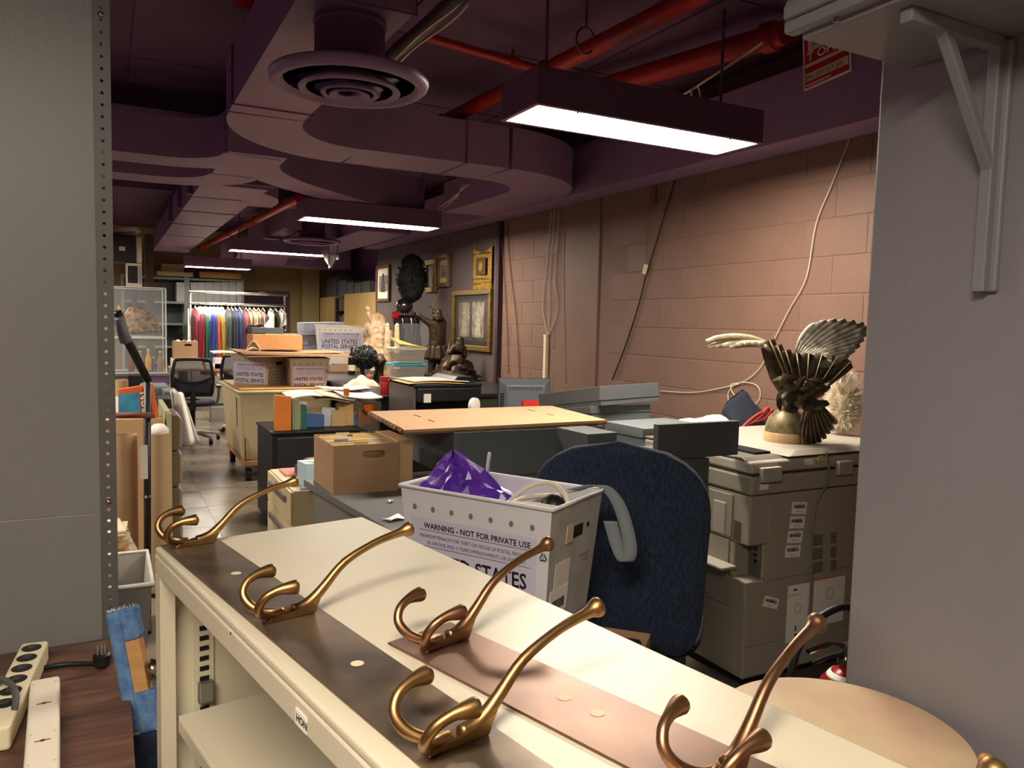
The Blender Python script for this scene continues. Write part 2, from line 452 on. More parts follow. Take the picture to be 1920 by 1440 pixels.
# round ceiling diffusers
def diffuser(loc, r, label):
    t = thing('air_diffuser', label, 'air vent', loc, 0, 'round ceiling diffusers')
    MB().lathe([(r * 0.44, 0.06), (r * 0.44, 0.217), (r * 0.43, 0.217), (r * 0.43, 0.06)], 32).build('neck', m_purple, t, smooth='auto')
    MB().lathe([(r * 0.44, 0.19), (r * 0.455, 0.195), (r * 0.455, 0.203), (r * 0.44, 0.208)], 32).build('neck_collar', m_purple, t, smooth='auto')
    MB().lathe([(r * 0.82, 0.012), (r * 0.86, -0.004), (r * 0.93, -0.006), (r * 0.985, 0.006), (r, 0.022), (r * 0.97, 0.03), (r * 0.7, 0.055), (r * 0.44, 0.07), (r * 0.42, 0.066), (r * 0.66, 0.048), (r * 0.82, 0.012)], 40).build('outer_ring', m_duct, t, smooth=True)
    MB().lathe([(r * 0.54, -0.012), (r * 0.60, -0.022), (r * 0.64, -0.014), (r * 0.6, 0.0), (r * 0.42, 0.03), (r * 0.3, 0.05), (r * 0.29, 0.046), (r * 0.40, 0.025), (r * 0.54, -0.012)], 40).build('middle_cone', m_duct, t, smooth=True)
    MB().lathe([(r * 0.30, -0.024), (r * 0.35, -0.03), (r * 0.37, -0.022), (r * 0.33, -0.008), (r * 0.22, 0.02), (r * 0.21, 0.016), (r * 0.30, -0.024)], 32).build('inner_cone', m_duct, t, smooth=True)
    MB().lathe([(0.0001, -0.022), (r * 0.1, -0.02), (r * 0.2, -0.028), (r * 0.25, -0.034), (r * 0.26, -0.028), (r * 0.2, -0.012), (r * 0.05, 0.01), (0.0001, 0.01)], 32).build('centre_button', m_duct, t, smooth=True)
    for k in range(4):
        a = k * PI / 2 + 0.4
        MB().tube([(r * 0.12 * math.cos(a), r * 0.12 * math.sin(a), 0.005), (r * 0.42 * math.cos(a), r * 0.42 * math.sin(a), 0.062)], 0.008, 6).build('spoke', m_purple, t)
    return t
diffuser((0.733, 2.62, 2.232), 0.264, 'big round purple ceiling diffuser hanging nearest the viewer')
q = atz(585, 455, 2.38)
diffuser((q.x, q.y, 2.38), 0.345, 'small distant round diffuser between the far hanging lamps')

# hanging lamps
m_house = mat('lamp_housing_paint', '#6b4f68', 0.45)
m_lipm = mat('lamp_trim', '#8b7480', 0.4)
def lamp(cx, cy, z, label, L=1.24, W=0.32, h=0.15):
    t = thing('ceiling_lamp', label, 'lamp', (cx, cy, z), 0, 'hanging rectangular ceiling lamps')
    a, b = L / 2, W / 2
    hb = MB()
    hb.box(-a, a, -b, -b + 0.008, 0, h).box(-a, a, b - 0.008, b, 0, h).box(-a, -a + 0.008, -b + 0.008, b - 0.008, 0, h).box(a - 0.008, a, -b + 0.008, b - 0.008, 0, h)
    hb.box(-a + 0.008, a - 0.008, -b + 0.008, b - 0.008, h - 0.01, h)
    hb.build('housing', m_house, t)
    fr = MB()
    fr.box(-a - 0.002, a + 0.002, -b - 0.002, -b + 0.018, -0.004, 0.0).box(-a - 0.002, a + 0.002, b - 0.018, b + 0.002, -0.004, 0.0)
    fr.box(-a - 0.002, -a + 0.018, -b + 0.018, b - 0.018, -0.004, 0.0).box(a - 0.018, a + 0.002, -b + 0.018, b - 0.018, -0.004, 0.0)
    fr.build('trim', m_lipm, t)
    MB().box(-a + 0.016, a - 0.016, -b + 0.016, b - 0.016, 0.002, 0.008).build('diffuser_panel', m_lamp, t)
    for s in (-1, 1):
        MB().tube([(s * (a - 0.13), 0, h), (s * (a - 0.13), 0, 3.0 - z)], 0.007, 8).build('hanging_rod', m_house, t, smooth=True)
        MB().sphere((s * (a - 0.2), -b + 0.006, -0.008), 0.005, 8, 6).build('latch', m_chrome, t)
    return t
LX = 2.17
lamp(LX, 2.96, 2.345, 'bright rectangular lamp nearest the grey shelf')
lamp(2.10, 6.80, 2.315, 'second rectangular lamp below the S-shaped duct')
lamp(2.00, 10.45, 2.305, 'third rectangular lamp with white cloth at its end')
lamp(1.52, 12.7, 2.205, 'farthest small rectangular lamp above the steel shelves', L=0.95)
# the same lamps go on over the part of the room behind the viewer
lamp(-0.55, -0.25, 2.38, 'rectangular lamp above the table behind the viewer', L=1.24)
for k, y in enumerate((4.4, 8.2, 12.0)):  # added lamp row, out of view, to brighten the far part of the room
    lamp(-1.25, y, 2.345, ('nearest', 'middle', 'farthest')[k] + ' added lamp over the left aisle, unseen behind the steel panel')
# white cloth stuffed at the third lamp
q = aty(614, 490, 10.4)
MB().grid(lambda u, v: (q.x + (u - .5) * 0.22 * (1 - 0.75 * v) + 0.01 * math.sin(9 * u), 10.26 + 0.02 * math.sin(13 * u + 3 * v), q.z + 0.09 - 0.19 * v * (0.7 + 0.3 * math.sin(PI * u))), 10, 6, 0.008).build('white_cloth', m_white, None, smooth=True)
tag(bpy.context.scene.collection.objects[-1], 'white cloth hanging from the end of the third lamp', 'cloth')
# bare bulb beside it
q = aty(633, 480, 10.4)
bl = thing('light_bulb', 'small bare bulb beside the hanging white cloth', 'light bulb', q)
MB().tube([(0, 0, 0.35), (0, 0, 0.02)], 0.006, 6).build('cord', m_black, bl)
MB().lathe([(0.0001, -0.055), (0.02, -0.045), (0.024, -0.03), (0.012, 0.0), (0.012, 0.02), (0.0001, 0.02)], 10).build('bulb', m_white, bl, smooth=True)

# red sprinkler pipes
def pipe_thing(name, label, p, q, r, fl=(), cat='pipe'):
    p, q = Vector(p), Vector(q); t = thing(name, label, cat, (p + q) / 2)
    MB().tube([p, q], r, 16).build('pipe_run', m_red, t, smooth='auto', world=True)
    for f in fl:
        c = p.lerp(q, f); d = (q - p).normalized()
        MB().tube([c - d * 0.035, c - d * 0.03, c + d * 0.03, c + d * 0.035], [r * 1.05, r * 1.28, r * 1.28, r * 1.05], 16).build('coupling', m_red, t, smooth='auto', world=True)
    return t
zP = 2.80
a, b = atz(1330, -20, zP), atz(815, 236, zP)
rp = pipe_thing('sprinkler_pipe', 'main red sprinkler pipe slanting behind the nearest lamp', a, b, 0.043, (0.47, 0.96))
c = atz(1098, 80, zP)
MB().tube([(c.x + 0.052 * math.cos(t), c.y, c.z + 0.01 + 0.062 * math.sin(t)) for t in [i / 12 * 2 * PI for i in range(12)]], 0.006, 6, closed=True).build('hanger_ring', m_purple, rp, smooth=True, world=True)
MB().tube([(c.x, c.y, c.z + 0.07), (c.x, c.y, 3.0)], 0.006, 6).build('hanger_rod', m_purple, rp, world=True)
a2, b2 = atz(1470, 62, 2.86), atz(1060, 185, 2.86)
pipe_thing('sprinkler_pipe', 'thick red pipe above the right end of the nearest lamp', a2, b2, 0.056, (0.05,))
a3, b3 = atz(795, 68, zP), atz(1003, 128, zP)
bp = pipe_thing('sprinkler_pipe', 'thin red branch pipe carrying a sprinkler head', a3, b3, 0.021, (0.8,))
c = a3.lerp(b3, 0.78)
MB().lathe([(0.012, 0), (0.012, 0.02), (0.007, 0.025), (0.007, 0.045), (0.014, 0.047), (0.014, 0.052), (0.0001, 0.052)], 10, (c.x, c.y, c.z + 0.02)).build('sprinkler_head', mat('brass_fitting', '#b28a4e', 0.35, metal=1), bp, world=True)
a4, b4 = atz(560, 372, 2.6), atz(372, 467, 2.6)
rp4 = pipe_thing('sprinkler_pipe', 'distant red pipe running beside the trunk duct', a4, b4, 0.04, (0.3, 0.55, 0.8))
a5, b5 = atz(520, 385, 2.66), atz(607, 378, 2.66)
pipe_thing('sprinkler_pipe', 'short red elbow pipe behind the second lamp', a5, b5, 0.045, (0.6,))
a6, b6 = atz(440, -6, 2.9), atz(530, 12, 2.9)
pipe_thing('sprinkler_pipe', 'red pipe stub at the top edge above the duct', a6, b6, 0.04)
a7, b7 = atz(280, 293, 2.75), atz(375, 296, 2.75)
pipe_thing('sprinkler_pipe', 'red pipe glimpsed between the left duct branches', a7, b7, 0.04)

# grey conduit with cables, overhead
cd = thing('conduit', 'dark flexible conduit strapped with thin cables beside the diffuser', 'conduit', atz(800, 60, 2.7))
p = [atz(870, -15, 2.72), atz(800, 50, 2.70), atz(722, 118, 2.68), atz(660, 190, 2.68)]
MB().tube(smooth_path(p, 4), 0.035, 10).build('tube', mat('conduit_grey', '#4e4650', 0.4, metal=0.3), cd, smooth=True, world=True)
for k in range(2):
    MB().tube([v + Vector((0.02 * (-1) ** k, 0, -0.04 - 0.01 * math.sin(i * 0.9 + k))) for i, v in enumerate(smooth_path(p, 4))], 0.004, 5).build('cable', m_offwhite, cd, smooth=True, world=True)
# loose sagging cables above the lamp
cb = thing('cable', 'pale cable sagging from the rod above the nearest lamp', 'cable', atz(1400, 95, 2.75))
MB().tube(smooth_path([atz(1430, 80, 2.75), atz(1340, 140, 2.72), atz(1258, 190, 2.7), atz(1200, 205, 2.7)], 5), 0.007, 6).build('cable_run', m_offwhite, cb, smooth=True, world=True)
q = atz(1305, 165, 2.7)
MB().tube([q + Vector((0.03 * math.cos(t), 0, 0.04 * math.sin(t) - 0.03)) for t in [i / 8 * 2 * PI for i in range(8)]], 0.006, 5, closed=True).build('cable_loop', m_offwhite, cb, smooth=True, world=True)
cb2 = thing('cable', 'thin cables sagging from the dark gap above the far wall', 'cable', atz(850, 360, 2.6))
for k in range(3):
    MB().tube(smooth_path([atz(880 - 6 * k, 345, 2.62), atz(830 + 8 * k, 385, 2.5), atz(795 + 4 * k, 405, 2.5)], 5), 0.005, 5).build('cable_run', m_offwhite, cb2, smooth=True, world=True)

# red cardboard warning tag fixed to the side of the wall duct
P_, Q_ = atx(1508, 172, 3.144), atx(1597, 133, 3.144)
m_tag = mat('red_card', '#b3212b', 0.5)
tg = thing('warning_tag', 'red and white card tag lettered OPEN on the duct below the grey shelf', 'tag', P_)
wv = (Q_ - P_); w = wv.length; ux = wv.normalized(); uz = Vector((0, ux.z * -1, ux.y)) ; uz = uz if uz.z > 0 else -uz
h = w * 1.2; nx = Vector((-1, 0, 0))
def tq(x0, x1, z0, z1, t0, t1): return MB().hexa([ux * x + uz * z + nx * t for (z, x, t) in ((z0, x0, t0), (z0, x1, t0), (z0, x1, t1), (z0, x0, t1), (z1, x0, t0), (z1, x1, t0), (z1, x1, t1), (z1, x0, t1))])
tq(0, w, 0, h, 0, .003).build('card_border', m_white, tg)
tq(.01, w - .01, .01, h - .01, .0032, .005).build('card_face', m_tag, tg)
for a_, b_, c_, d_ in ((.12, .92, .66, .95), (.06, .95, .39, .45), (.06, .95, .14, .28), (.06, .6, .06, .09)): tq(a_ * w, b_ * w, c_ * w, d_ * w, .0052, .0058).build('blank_field', m_offwhite, tg)
tm = lambda x, z: frame_m(ux * x * w + uz * z * w + nx * .0064, ux, uz)
text('lettering', 'T OPEN', w * .22, m_white, tg, tm(.10, .49), bold=w * .004, sx=1.1)
text('lettering', 'ENG DEPT EXT 2495', w * .11, m_text, tg, tm(.07, .165), sx=.8)
text('lettering', 'ALL VAC', w * .17, m_text, tg, tm(.2, .72))
# ================================================================ foreground bookcase with coat-hook rails
BA = R(10.2); BT = 1.095; BD = 0.352; BLN = 1.28
bc = thing('steel_bookcase', 'beige steel bookcase with open front in the foreground', 'bookcase', (0.061, 1.289, 0), BA)
tp = MB()
tp.box(0.0, BD, -BLN, 0.0, BT - 0.012, BT)
tp.build('top', m_beige, bc, bevel=0.004, segs=3)
MB().box(0.0, 0.022, -BLN, 0.0, BT - 0.044, BT - 0.0125).build('front_rail', m_beige, bc, bevel=0.003)
MB().box(0.0, BD, -0.004, 0.0, 0.0, BT - 0.0125).build('side_panel', m_beige, bc)
MB().box(0.0, BD, -BLN, -BLN + 0.004, 0.0, BT - 0.0125).build('side_panel', m_beige, bc)
MB().box(0.0, 0.004, -0.027, -0.0045, 0.0, BT - 0.045).box(0.0041, 0.022, -0.027, -0.0245, 0.0, BT - 0.045).build('front_post', m_beige, bc)
MB().box(BD - 0.004, BD - 0.0005, -BLN + 0.0045, -0.0045, 0.0, BT - 0.0125).build('back_panel', m_beige, bc)
for z in (0.83, 0.52, 0.1):
    s = MB(); s.box(0.024, BD - 0.005, -BLN + 0.03, -0.03, z - 0.004, z).box(0.024, 0.03, -BLN + 0.03, -0.03, z - 0.027, z - 0.0041)
    s.build('shelf', m_beige, bc, bevel=0.002)
# slotted upright on the inside of the far side
su2 = MB().box(0.055, 0.085, -0.008, -0.0042, 0.06, BT - 0.06).build('slotted_upright', m_beige, bc)
slot = None
for k in range(38):
    z = BT - 0.075 - k * 0.0167
    if z < 0.1: break
    if slot is None: o = MB().box(0.063, 0.077, -0.0095, -0.0081, -0.0035, 0.0035).build('slot', m_darkhole, su2); slot = o.data
    else: o = link('slot', slot, m_darkhole, su2)
    o.location = (0, 0, z)
MB().box(0.058, 0.082, -0.022, -0.0098, 0.833, 0.868).build('shelf_clip', m_steel, bc, bevel=0.003)
bd = MB().box(-0.0012, -0.0002, -0.582, -0.556, BT - 0.040, BT - 0.0235).build('maker_badge', m_white, bc)
text('lettering', 'HON', 0.011, m_text, bd, frame_m((-0.0014, -0.5585, BT - 0.0355), (0, -1, 0), (0, 0, 1)), bold=0.0004)
MB().box(-0.0005, 0.0015, -0.36, -0.357, BT - 0.018, BT - 0.015).build('screw_hole', m_darkhole, bc)
# dark thing standing on the shelf
bx = thing('storage_box', 'black angular box standing inside the beige bookcase', 'box', (0.14, 0.62, 0.8305), BA + R(22))
MB().frustum((-0.02, 0.11), (-0.12, 0.12), (0.0, 0.10), (-0.11, 0.11), 0, 0.15).build('body', m_black, bx, bevel=0.004)
MB().frustum((0.0, 0.10), (-0.11, 0.11), (0.01, 0.10), (-0.10, 0.10), 0.151, 0.158).build('lid', m_black, bx, bevel=0.002)

m_plate = mat('bronze_plate', '#8a765f', 0.32, metal=0.65, var=0.35, vscale=9, col2='#54473d', bump=0.02, bscale=30)
m_plate2 = mat('copper_plate', '#8a6a58', 0.36, metal=0.7, var=0.35, vscale=7, col2='#6e5343', bump=0.02, bscale=30)
m_brass = mat('brass_hook', '#b5925f', 0.40, metal=1.0, var=0.3, vscale=30, col2='#957148')
m_brass2 = mat('copper_hook', '#b58a66', 0.38, metal=1.0, var=0.3, vscale=30, col2='#956c4e')
m_worn = mat('worn_copper', '#b98070', 0.35, metal=0.9)
ARM = [(0.004, 0.008), (0.02, 0.010), (0.033, 0.018), (0.046, 0.030), (0.072, 0.054), (0.113, 0.071), (0.150, 0.079), (0.160, 0.081), (0.166, 0.082), (0.169, 0.0825)]
ARMR = [0.0062, 0.0072, 0.0066, 0.0058, 0.0050, 0.0046, 0.0058, 0.0090, 0.0092, 0.002]
PRG = [(0.0, -0.008, 0.008), (0.004, -0.026, 0.010), (0.014, -0.040, 0.017), (0.024, -0.046, 0.029), (0.030, -0.040, 0.041), (0.033, -0.027, 0.047), (0.035, -0.014, 0.048), (0.0355, -0.006, 0.048), (0.036, -0.003, 0.048)]
PRGR = [0.0055, 0.0056, 0.0056, 0.0050, 0.0048, 0.0052, 0.0076, 0.0080, 0.002]
def hook_rail(loc, ang, width, length, hooks, mp, mh, label):
    t = thing('coat_hook_rail', label, 'coat hooks', loc, ang, 'brass coat hook rails lying on the bookcase')
    MB().box(0, width, -length, 0, 0, 0.0025).build('back_plate', mp, t, bevel=0.0008)
    cw = width * 0.5
    arm = None
    for i, u in enumerate(hooks):
        if arm is None:
            mb = MB().tube(smooth_path([(w, 0, n) for w, n in ARM], 4), smooth_vals(ARMR, 4), 12)
            h = mb.build('hook_arm', mh, t, smooth=True); arm = h.data
            ft = MB().prism([(-0.032, 0.0), (0.030, 0.0), (0.040, 0.022), (0.028, 0.016), (0.006, 0.010), (-0.022, 0.008)], -0.007, 0.007, Matrix.Rotation(PI / 2, 4, 'X')).build('hook_foot', mh, h, bevel=0.0015)
            ds = [ft.data]
            for s in (-1, 1):
                p = MB().tube(smooth_path([(w, s * uu, n) for uu, w, n in PRG], 4), smooth_vals(PRGR, 4), 12).build('hook_prong', mh, h, smooth=True); ds.append(p.data)
        else:
            h = link('hook_arm', arm, mh, t)
            f2 = link('hook_foot', ds[0], mh, h); b = f2.modifiers.new('bevel', 'BEVEL'); b.width = 0.0015; b.segments = 2
            link('hook_prong', ds[1], mh, h); link('hook_prong', ds[2], mh, h)
        h.location = (cw, -u, 0.0026)
    for u in (hooks[0] + 0.17, hooks[0] + 0.21 if len(hooks) < 3 else hooks[1] + 0.16):
        MB().lathe([(0.0001, 0), (0.006, 0), (0.007, 0.0004), (0.0001, 0.0006)], 12, (cw + 0.005, -u, 0.0024)).build('screw_hole', m_offwhite, t)
    return t
hook_rail((0.068, 1.314 - 0.03, BT + 0.0005), R(11.5), 0.084, 1.2, (0.028, 0.39, 0.735, 1.08), m_plate, m_brass, 'dark bronze coat hook rail along the front edge of the bookcase')
hook_rail((0.269, 0.793, BT + 0.0005), R(17.2), 0.090, 0.70, (0.045, 0.385), m_plate2, m_brass2, 'coppery coat hook rail lying behind the longer front rail')

# ================================================================ laminate table at lower left with power strips
m_lam = mat('dark_walnut_laminate', '#6d4c3d', 0.45, var=0.4, vscale=6, col2='#4d352b', stretch=(1.2, 14, 1), bump=0.03, bscale=30)
tb = thing('work_table', 'dark wood laminate table at the lower left below the steel panel', 'table', (-0.5, 1.2, 0))
MB().box(-1.35, 0.030, 0.35, 1.872, 0.71, 0.74).build('tabletop', m_lam, tb, bevel=0.002, world=True)
for x, y in ((-1.25, 0.45), (-0.06, 0.45), (-1.25, 1.78), (-0.06, 1.78)):
    MB().box(x - 0.02, x + 0.02, y - 0.02, y + 0.02, 0, 0.709).build('leg', m_post, tb, world=True)
m_cream = mat('cream_plastic', '#e2d6b4', 0.4, var=0.04)
def strip(a, b, w, h, label, m, up):
    a, b = Vector(a), Vector(b); d = (b - a); L = d.length; ang = math.atan2(d.y, d.x)
    t = thing('power_strip', label, 'power strip', (a.x, a.y, 0.7405), ang)
    MB().box(0, L, -w / 2, w / 2, 0, h).build('case', m, t, bevel=0.006, segs=3)
    if up:
        for k in range(6):
            x = 0.035 + k * 0.048
            o = MB().lathe([(0.0001, 0), (0.017, 0), (0.0175, 0.002), (0.0001, 0.003)], 16, (x, 0, h - 0.0005)).build('outlet', m_black, t)
            MB().box(x - 0.006, x - 0.004, -0.007, 0.007, h + 0.0026, h + 0.003).box(x + 0.002, x + 0.004, -0.006, 0.006, h + 0.0026, h + 0.003).build('contact_slot', m_steel, o)
    else:
        for x in (0.11, 0.245):
            MB().lathe([(0.0001, 0), (0.004, 0), (0.004, 0.0006), (0.0001, 0.0006)], 10, (x, 0, h)).box(x - 0.0015, x + 0.0015, -0.011, 0.011, h, h + 0.0006).build('keyhole', mat('brown_slot', '#8a6548', 0.7), t)
        for x in (0.025, 0.12, 0.22, 0.315):
            for y in (-0.017, 0.017): MB().lathe([(0.0001, 0), (0.0022, 0), (0.0022, 0.0006), (0.0001, 0.0006)], 8, (x, y, h)).build('rivet', m_offwhite, t)
    return t
strip((-0.139, 1.80, 0), (-0.172, 1.44, 0), 0.048, 0.042, 'cream power strip with black outlets facing up, by the steel panel', m_cream, True)
strip((-0.110, 1.615, 0), (-0.094, 1.265, 0), 0.047, 0.040, 'cream power strip lying face down with two keyhole slots', mat('pale_cream_plastic', '#eadfcb', 0.45), False)
cbx = thing('mains_cable', 'grey power cord looping over the outlet strip', 'cord', (-0.17, 1.5, 0.75))
MB().tube(smooth_path([(-0.26, 1.62, 0.746), (-0.20, 1.60, 0.80), (-0.155, 1.555, 0.800), (-0.150, 1.49, 0.775), (-0.185, 1.43, 0.746), (-0.26, 1.40, 0.746)], 6), 0.0055, 8).build('cord_run', mat('grey_rubber', '#55534f', 0.5), cbx, smooth=True, world=True)
pc = thing('power_plug', 'black three-prong plug on a cord in front of the steel panel', 'plug', (-0.02, 1.72, 0.741))
MB().tube(smooth_path([(-0.125, 1.742, 0.747), (-0.09, 1.748, 0.746), (-0.05, 1.735, 0.746), (-0.016, 1.715, 0.747)], 6), 0.0052, 8).build('cord_run', m_black, pc, smooth=True, world=True)
MB().lathe([(0.010, 0), (0.016, 0.006), (0.017, 0.026), (0.012, 0.03), (0.0001, 0.03)], 10, (0.002, -0.005, 0.0)).build('plug_body', m_black, pc, smooth='auto')
for dx, dy in ((-0.007, 0), (0.006, 0), (0, 0.007)):
    MB().box(dx, dx + 0.003, dy - 0.008, dy - 0.004, 0.0301, 0.047).build('prong', m_chrome, pc)

# denim covered slat leaning on the table edge
m_den = mat('blue_denim', '#5d7fa6', 0.9, var=0.35, vscale=60, col2='#42618a', bump=0.5, bscale=200)
m_den2 = mat('navy_denim', '#1f2a3d', 0.9, var=0.35, vscale=60, col2='#141c2c', bump=0.5, bscale=200)
m_wood = mat('raw_wood', '#b98a52', 0.6, var=0.2, vscale=10, stretch=(1, 1, 8))
dn = thing('denim_slat', 'wooden slat wrapped in blue and navy denim leaning on the table edge', 'slat', (0.085, 1.47, 0.50))
top, bot = Vector((0.012, 1.60, 0.895)), Vector((0.075, 1.49, 0.50)); ax = (top - bot).normalized(); wx = Vector((0.90, -0.35, 0)); wx = (wx - ax * wx.dot(ax)).normalized(); ty = ax.cross(wx)
def slab(z0, z1, w0, w1, t0, t1):
    mb = MB(); P = []
    for z in (z0, z1):
        for a_, b_ in ((w0, t0), (w1, t0), (w1, t1), (w0, t1)): P.append(bot + ax * z + wx * a_ + ty * b_)
    return mb.hexa(P)
LZ = (top - bot).length
slab(0.0, LZ - 0.008, -0.012, 0.030, -0.012, 0.012).build('core', m_wood, dn, world=True)
slab(0.19, LZ, -0.020, 0.006, -0.016, 0.016).build('blue_wrap', m_den, dn, bevel=0.006, world=True)
slab(0.355, LZ + 0.001, 0.004, 0.034, -0.018, 0.018).build('blue_wrap', m_den, dn, bevel=0.006, world=True)
slab(0.185, 0.26, 0.0, 0.044, -0.018, 0.018).build('blue_wrap', m_den, dn, bevel=0.006, world=True)
slab(0.0, 0.186, -0.022, 0.075, -0.019, 0.019).build('navy_wrap', m_den2, dn, bevel=0.006, world=True)
fz = MB()
for k in range(70):
    side = k % 2
    z = LZ if side else 0.186
    c = bot + ax * z + wx * random.uniform(-0.02, 0.034) + ty * random.uniform(-0.018, 0.016)
    fz.tube([c, c + ax * random.uniform(0.002, 0.006) + wx * random.uniform(-0.004, 0.004) - ty * random.uniform(0, 0.004)], [0.0008, 0.0004], 4)
fz = fz.build('frayed_thread', mat('denim_thread', '#b9c2cc', 0.9), dn, world=True); fz['kind'] = 'stuff'
kn = bot + ax * 0.29 + wx * 0.030
MB().lathe([(0.012, 0.0), (0.019, 0.004), (0.021, 0.012), (0.014, 0.022), (0.012, 0.03), (0.018, 0.04), (0.022, 0.05), (0.019, 0.06), (0.0001, 0.064)], 18, kn, Matrix.Rotation(R(75), 3, 'Y')).build('metal_knob', mat('nickel', '#b5ab90', 0.22, metal=1), dn, smooth=True, world=True)

# ================================================================ round wooden top, lower right
m_drum = mat('scuffed_pale_wood', '#dcc29a', 0.45, var=0.5, vscale=5, col2='#cfa58c', bump=0.05, bscale=40)
dr = thing('round_stool', 'round pale wooden stool top with scuff marks beside the grey wall', 'stool', (1.232, 0.962, 0))
MB().lathe([(0.0001, 0.655), (0.224, 0.655), (0.231, 0.662), (0.232, 0.682), (0.227, 0.69), (0.0001, 0.69)], 64).build('seat', m_drum, dr, smooth='auto')
for k in range(4):
    a = k * PI / 2 + 0.6
    MB().tube([(0.15 * math.cos(a), 0.15 * math.sin(a), 0.656), (0.19 * math.cos(a), 0.19 * math.sin(a), 0.0)], [0.02, 0.015], 10).build('leg', m_wood, dr, smooth='auto')
q = atz(1850, 1428, 0.71) - Vector((1.232, 0.962, 0))
MB().lathe([(0.010, -0.03), (0.012, -0.02), (0.0105, -0.012), (0.0125, -0.004), (0.0135, 0.003), (0.010, 0.011), (0.0001, 0.014)], 16, q).build('knob', mat('orange_wood', '#c98a4e', 0.4), dr, smooth=True)
# ================================================================ shared materials
m_grey = mat('archival_grey_board', '#505354', 0.7, var=0.06, vscale=8, bump=0.05, bscale=150)
m_greyl = mat('archival_light_board', '#6c7274', 0.7, var=0.05, vscale=8)
m_desk = mat('grey_desk_laminate', '#6b6c6e', 0.4, var=0.08, vscale=10)
m_deskp = mat('desk_steel', '#77766f', 0.45)
m_tote = mat('corrugated_plastic', '#d8d6d8', 0.4, var=0.05, vscale=14, trans=0.0, bump=0.05, bscale=30)
m_totep = mat('printed_plastic', '#cdc8dc', 0.42, var=0.04)
m_cop = mat('copier_plastic', '#9b9384', 0.5, var=0.03, bump=0.06, bscale=300)
m_cop2 = mat('copier_plastic_light', '#aaa294', 0.5, bump=0.06, bscale=300)
m_seam = mat('copier_seam', '#3d382f', 0.7)

# grey desk in the middle
dk = thing('desk', 'grey laminate desk carrying the carton and the big grey box', 'desk', (1.5, 2.7, 0))
poly = [(0.765, 3.43), (0.885, 2.1), (1.93, 2.1), (2.05, 2.6), (2.05, 3.43)]
MB().prism(poly, 0.71, 0.74).build('desktop', m_desk, dk, bevel=0.003, world=True)
MB().prism([(0.80, 3.40), (0.91, 2.16), (0.94, 2.16), (0.83, 3.40)], 0.55, 0.709).build('side_apron', m_deskp, dk, world=True)
MB().box(0.83, 2.03, 3.36, 3.40, 0.10, 0.709).build('modesty_panel', m_deskp, dk, world=True)
for x, y in ((0.86, 3.33), (0.95, 2.18), (1.88, 2.2), (2.0, 3.33)):
    MB().box(x - 0.025, x + 0.025, y - 0.025, y + 0.025, 0, 0.709).build('leg', m_deskp, dk, world=True)

# side table under the tote (mostly hidden by the bookcase)
st = thing('side_table', 'low grey side table hidden behind the bookcase under the near tote', 'table', (0.88, 1.72, 0))
MB().box(0.60, 1.00, 1.42, 2.06, 0.70, 0.73).build('tabletop', m_desk, st, bevel=0.003, world=True)
for x, y in ((0.64, 1.46), (0.97, 1.46), (0.64, 2.02), (0.97, 2.02)):
    MB().box(x - 0.02, x + 0.02, y - 0.02, y + 0.02, 0, 0.699).build('leg', m_deskp, st, world=True)

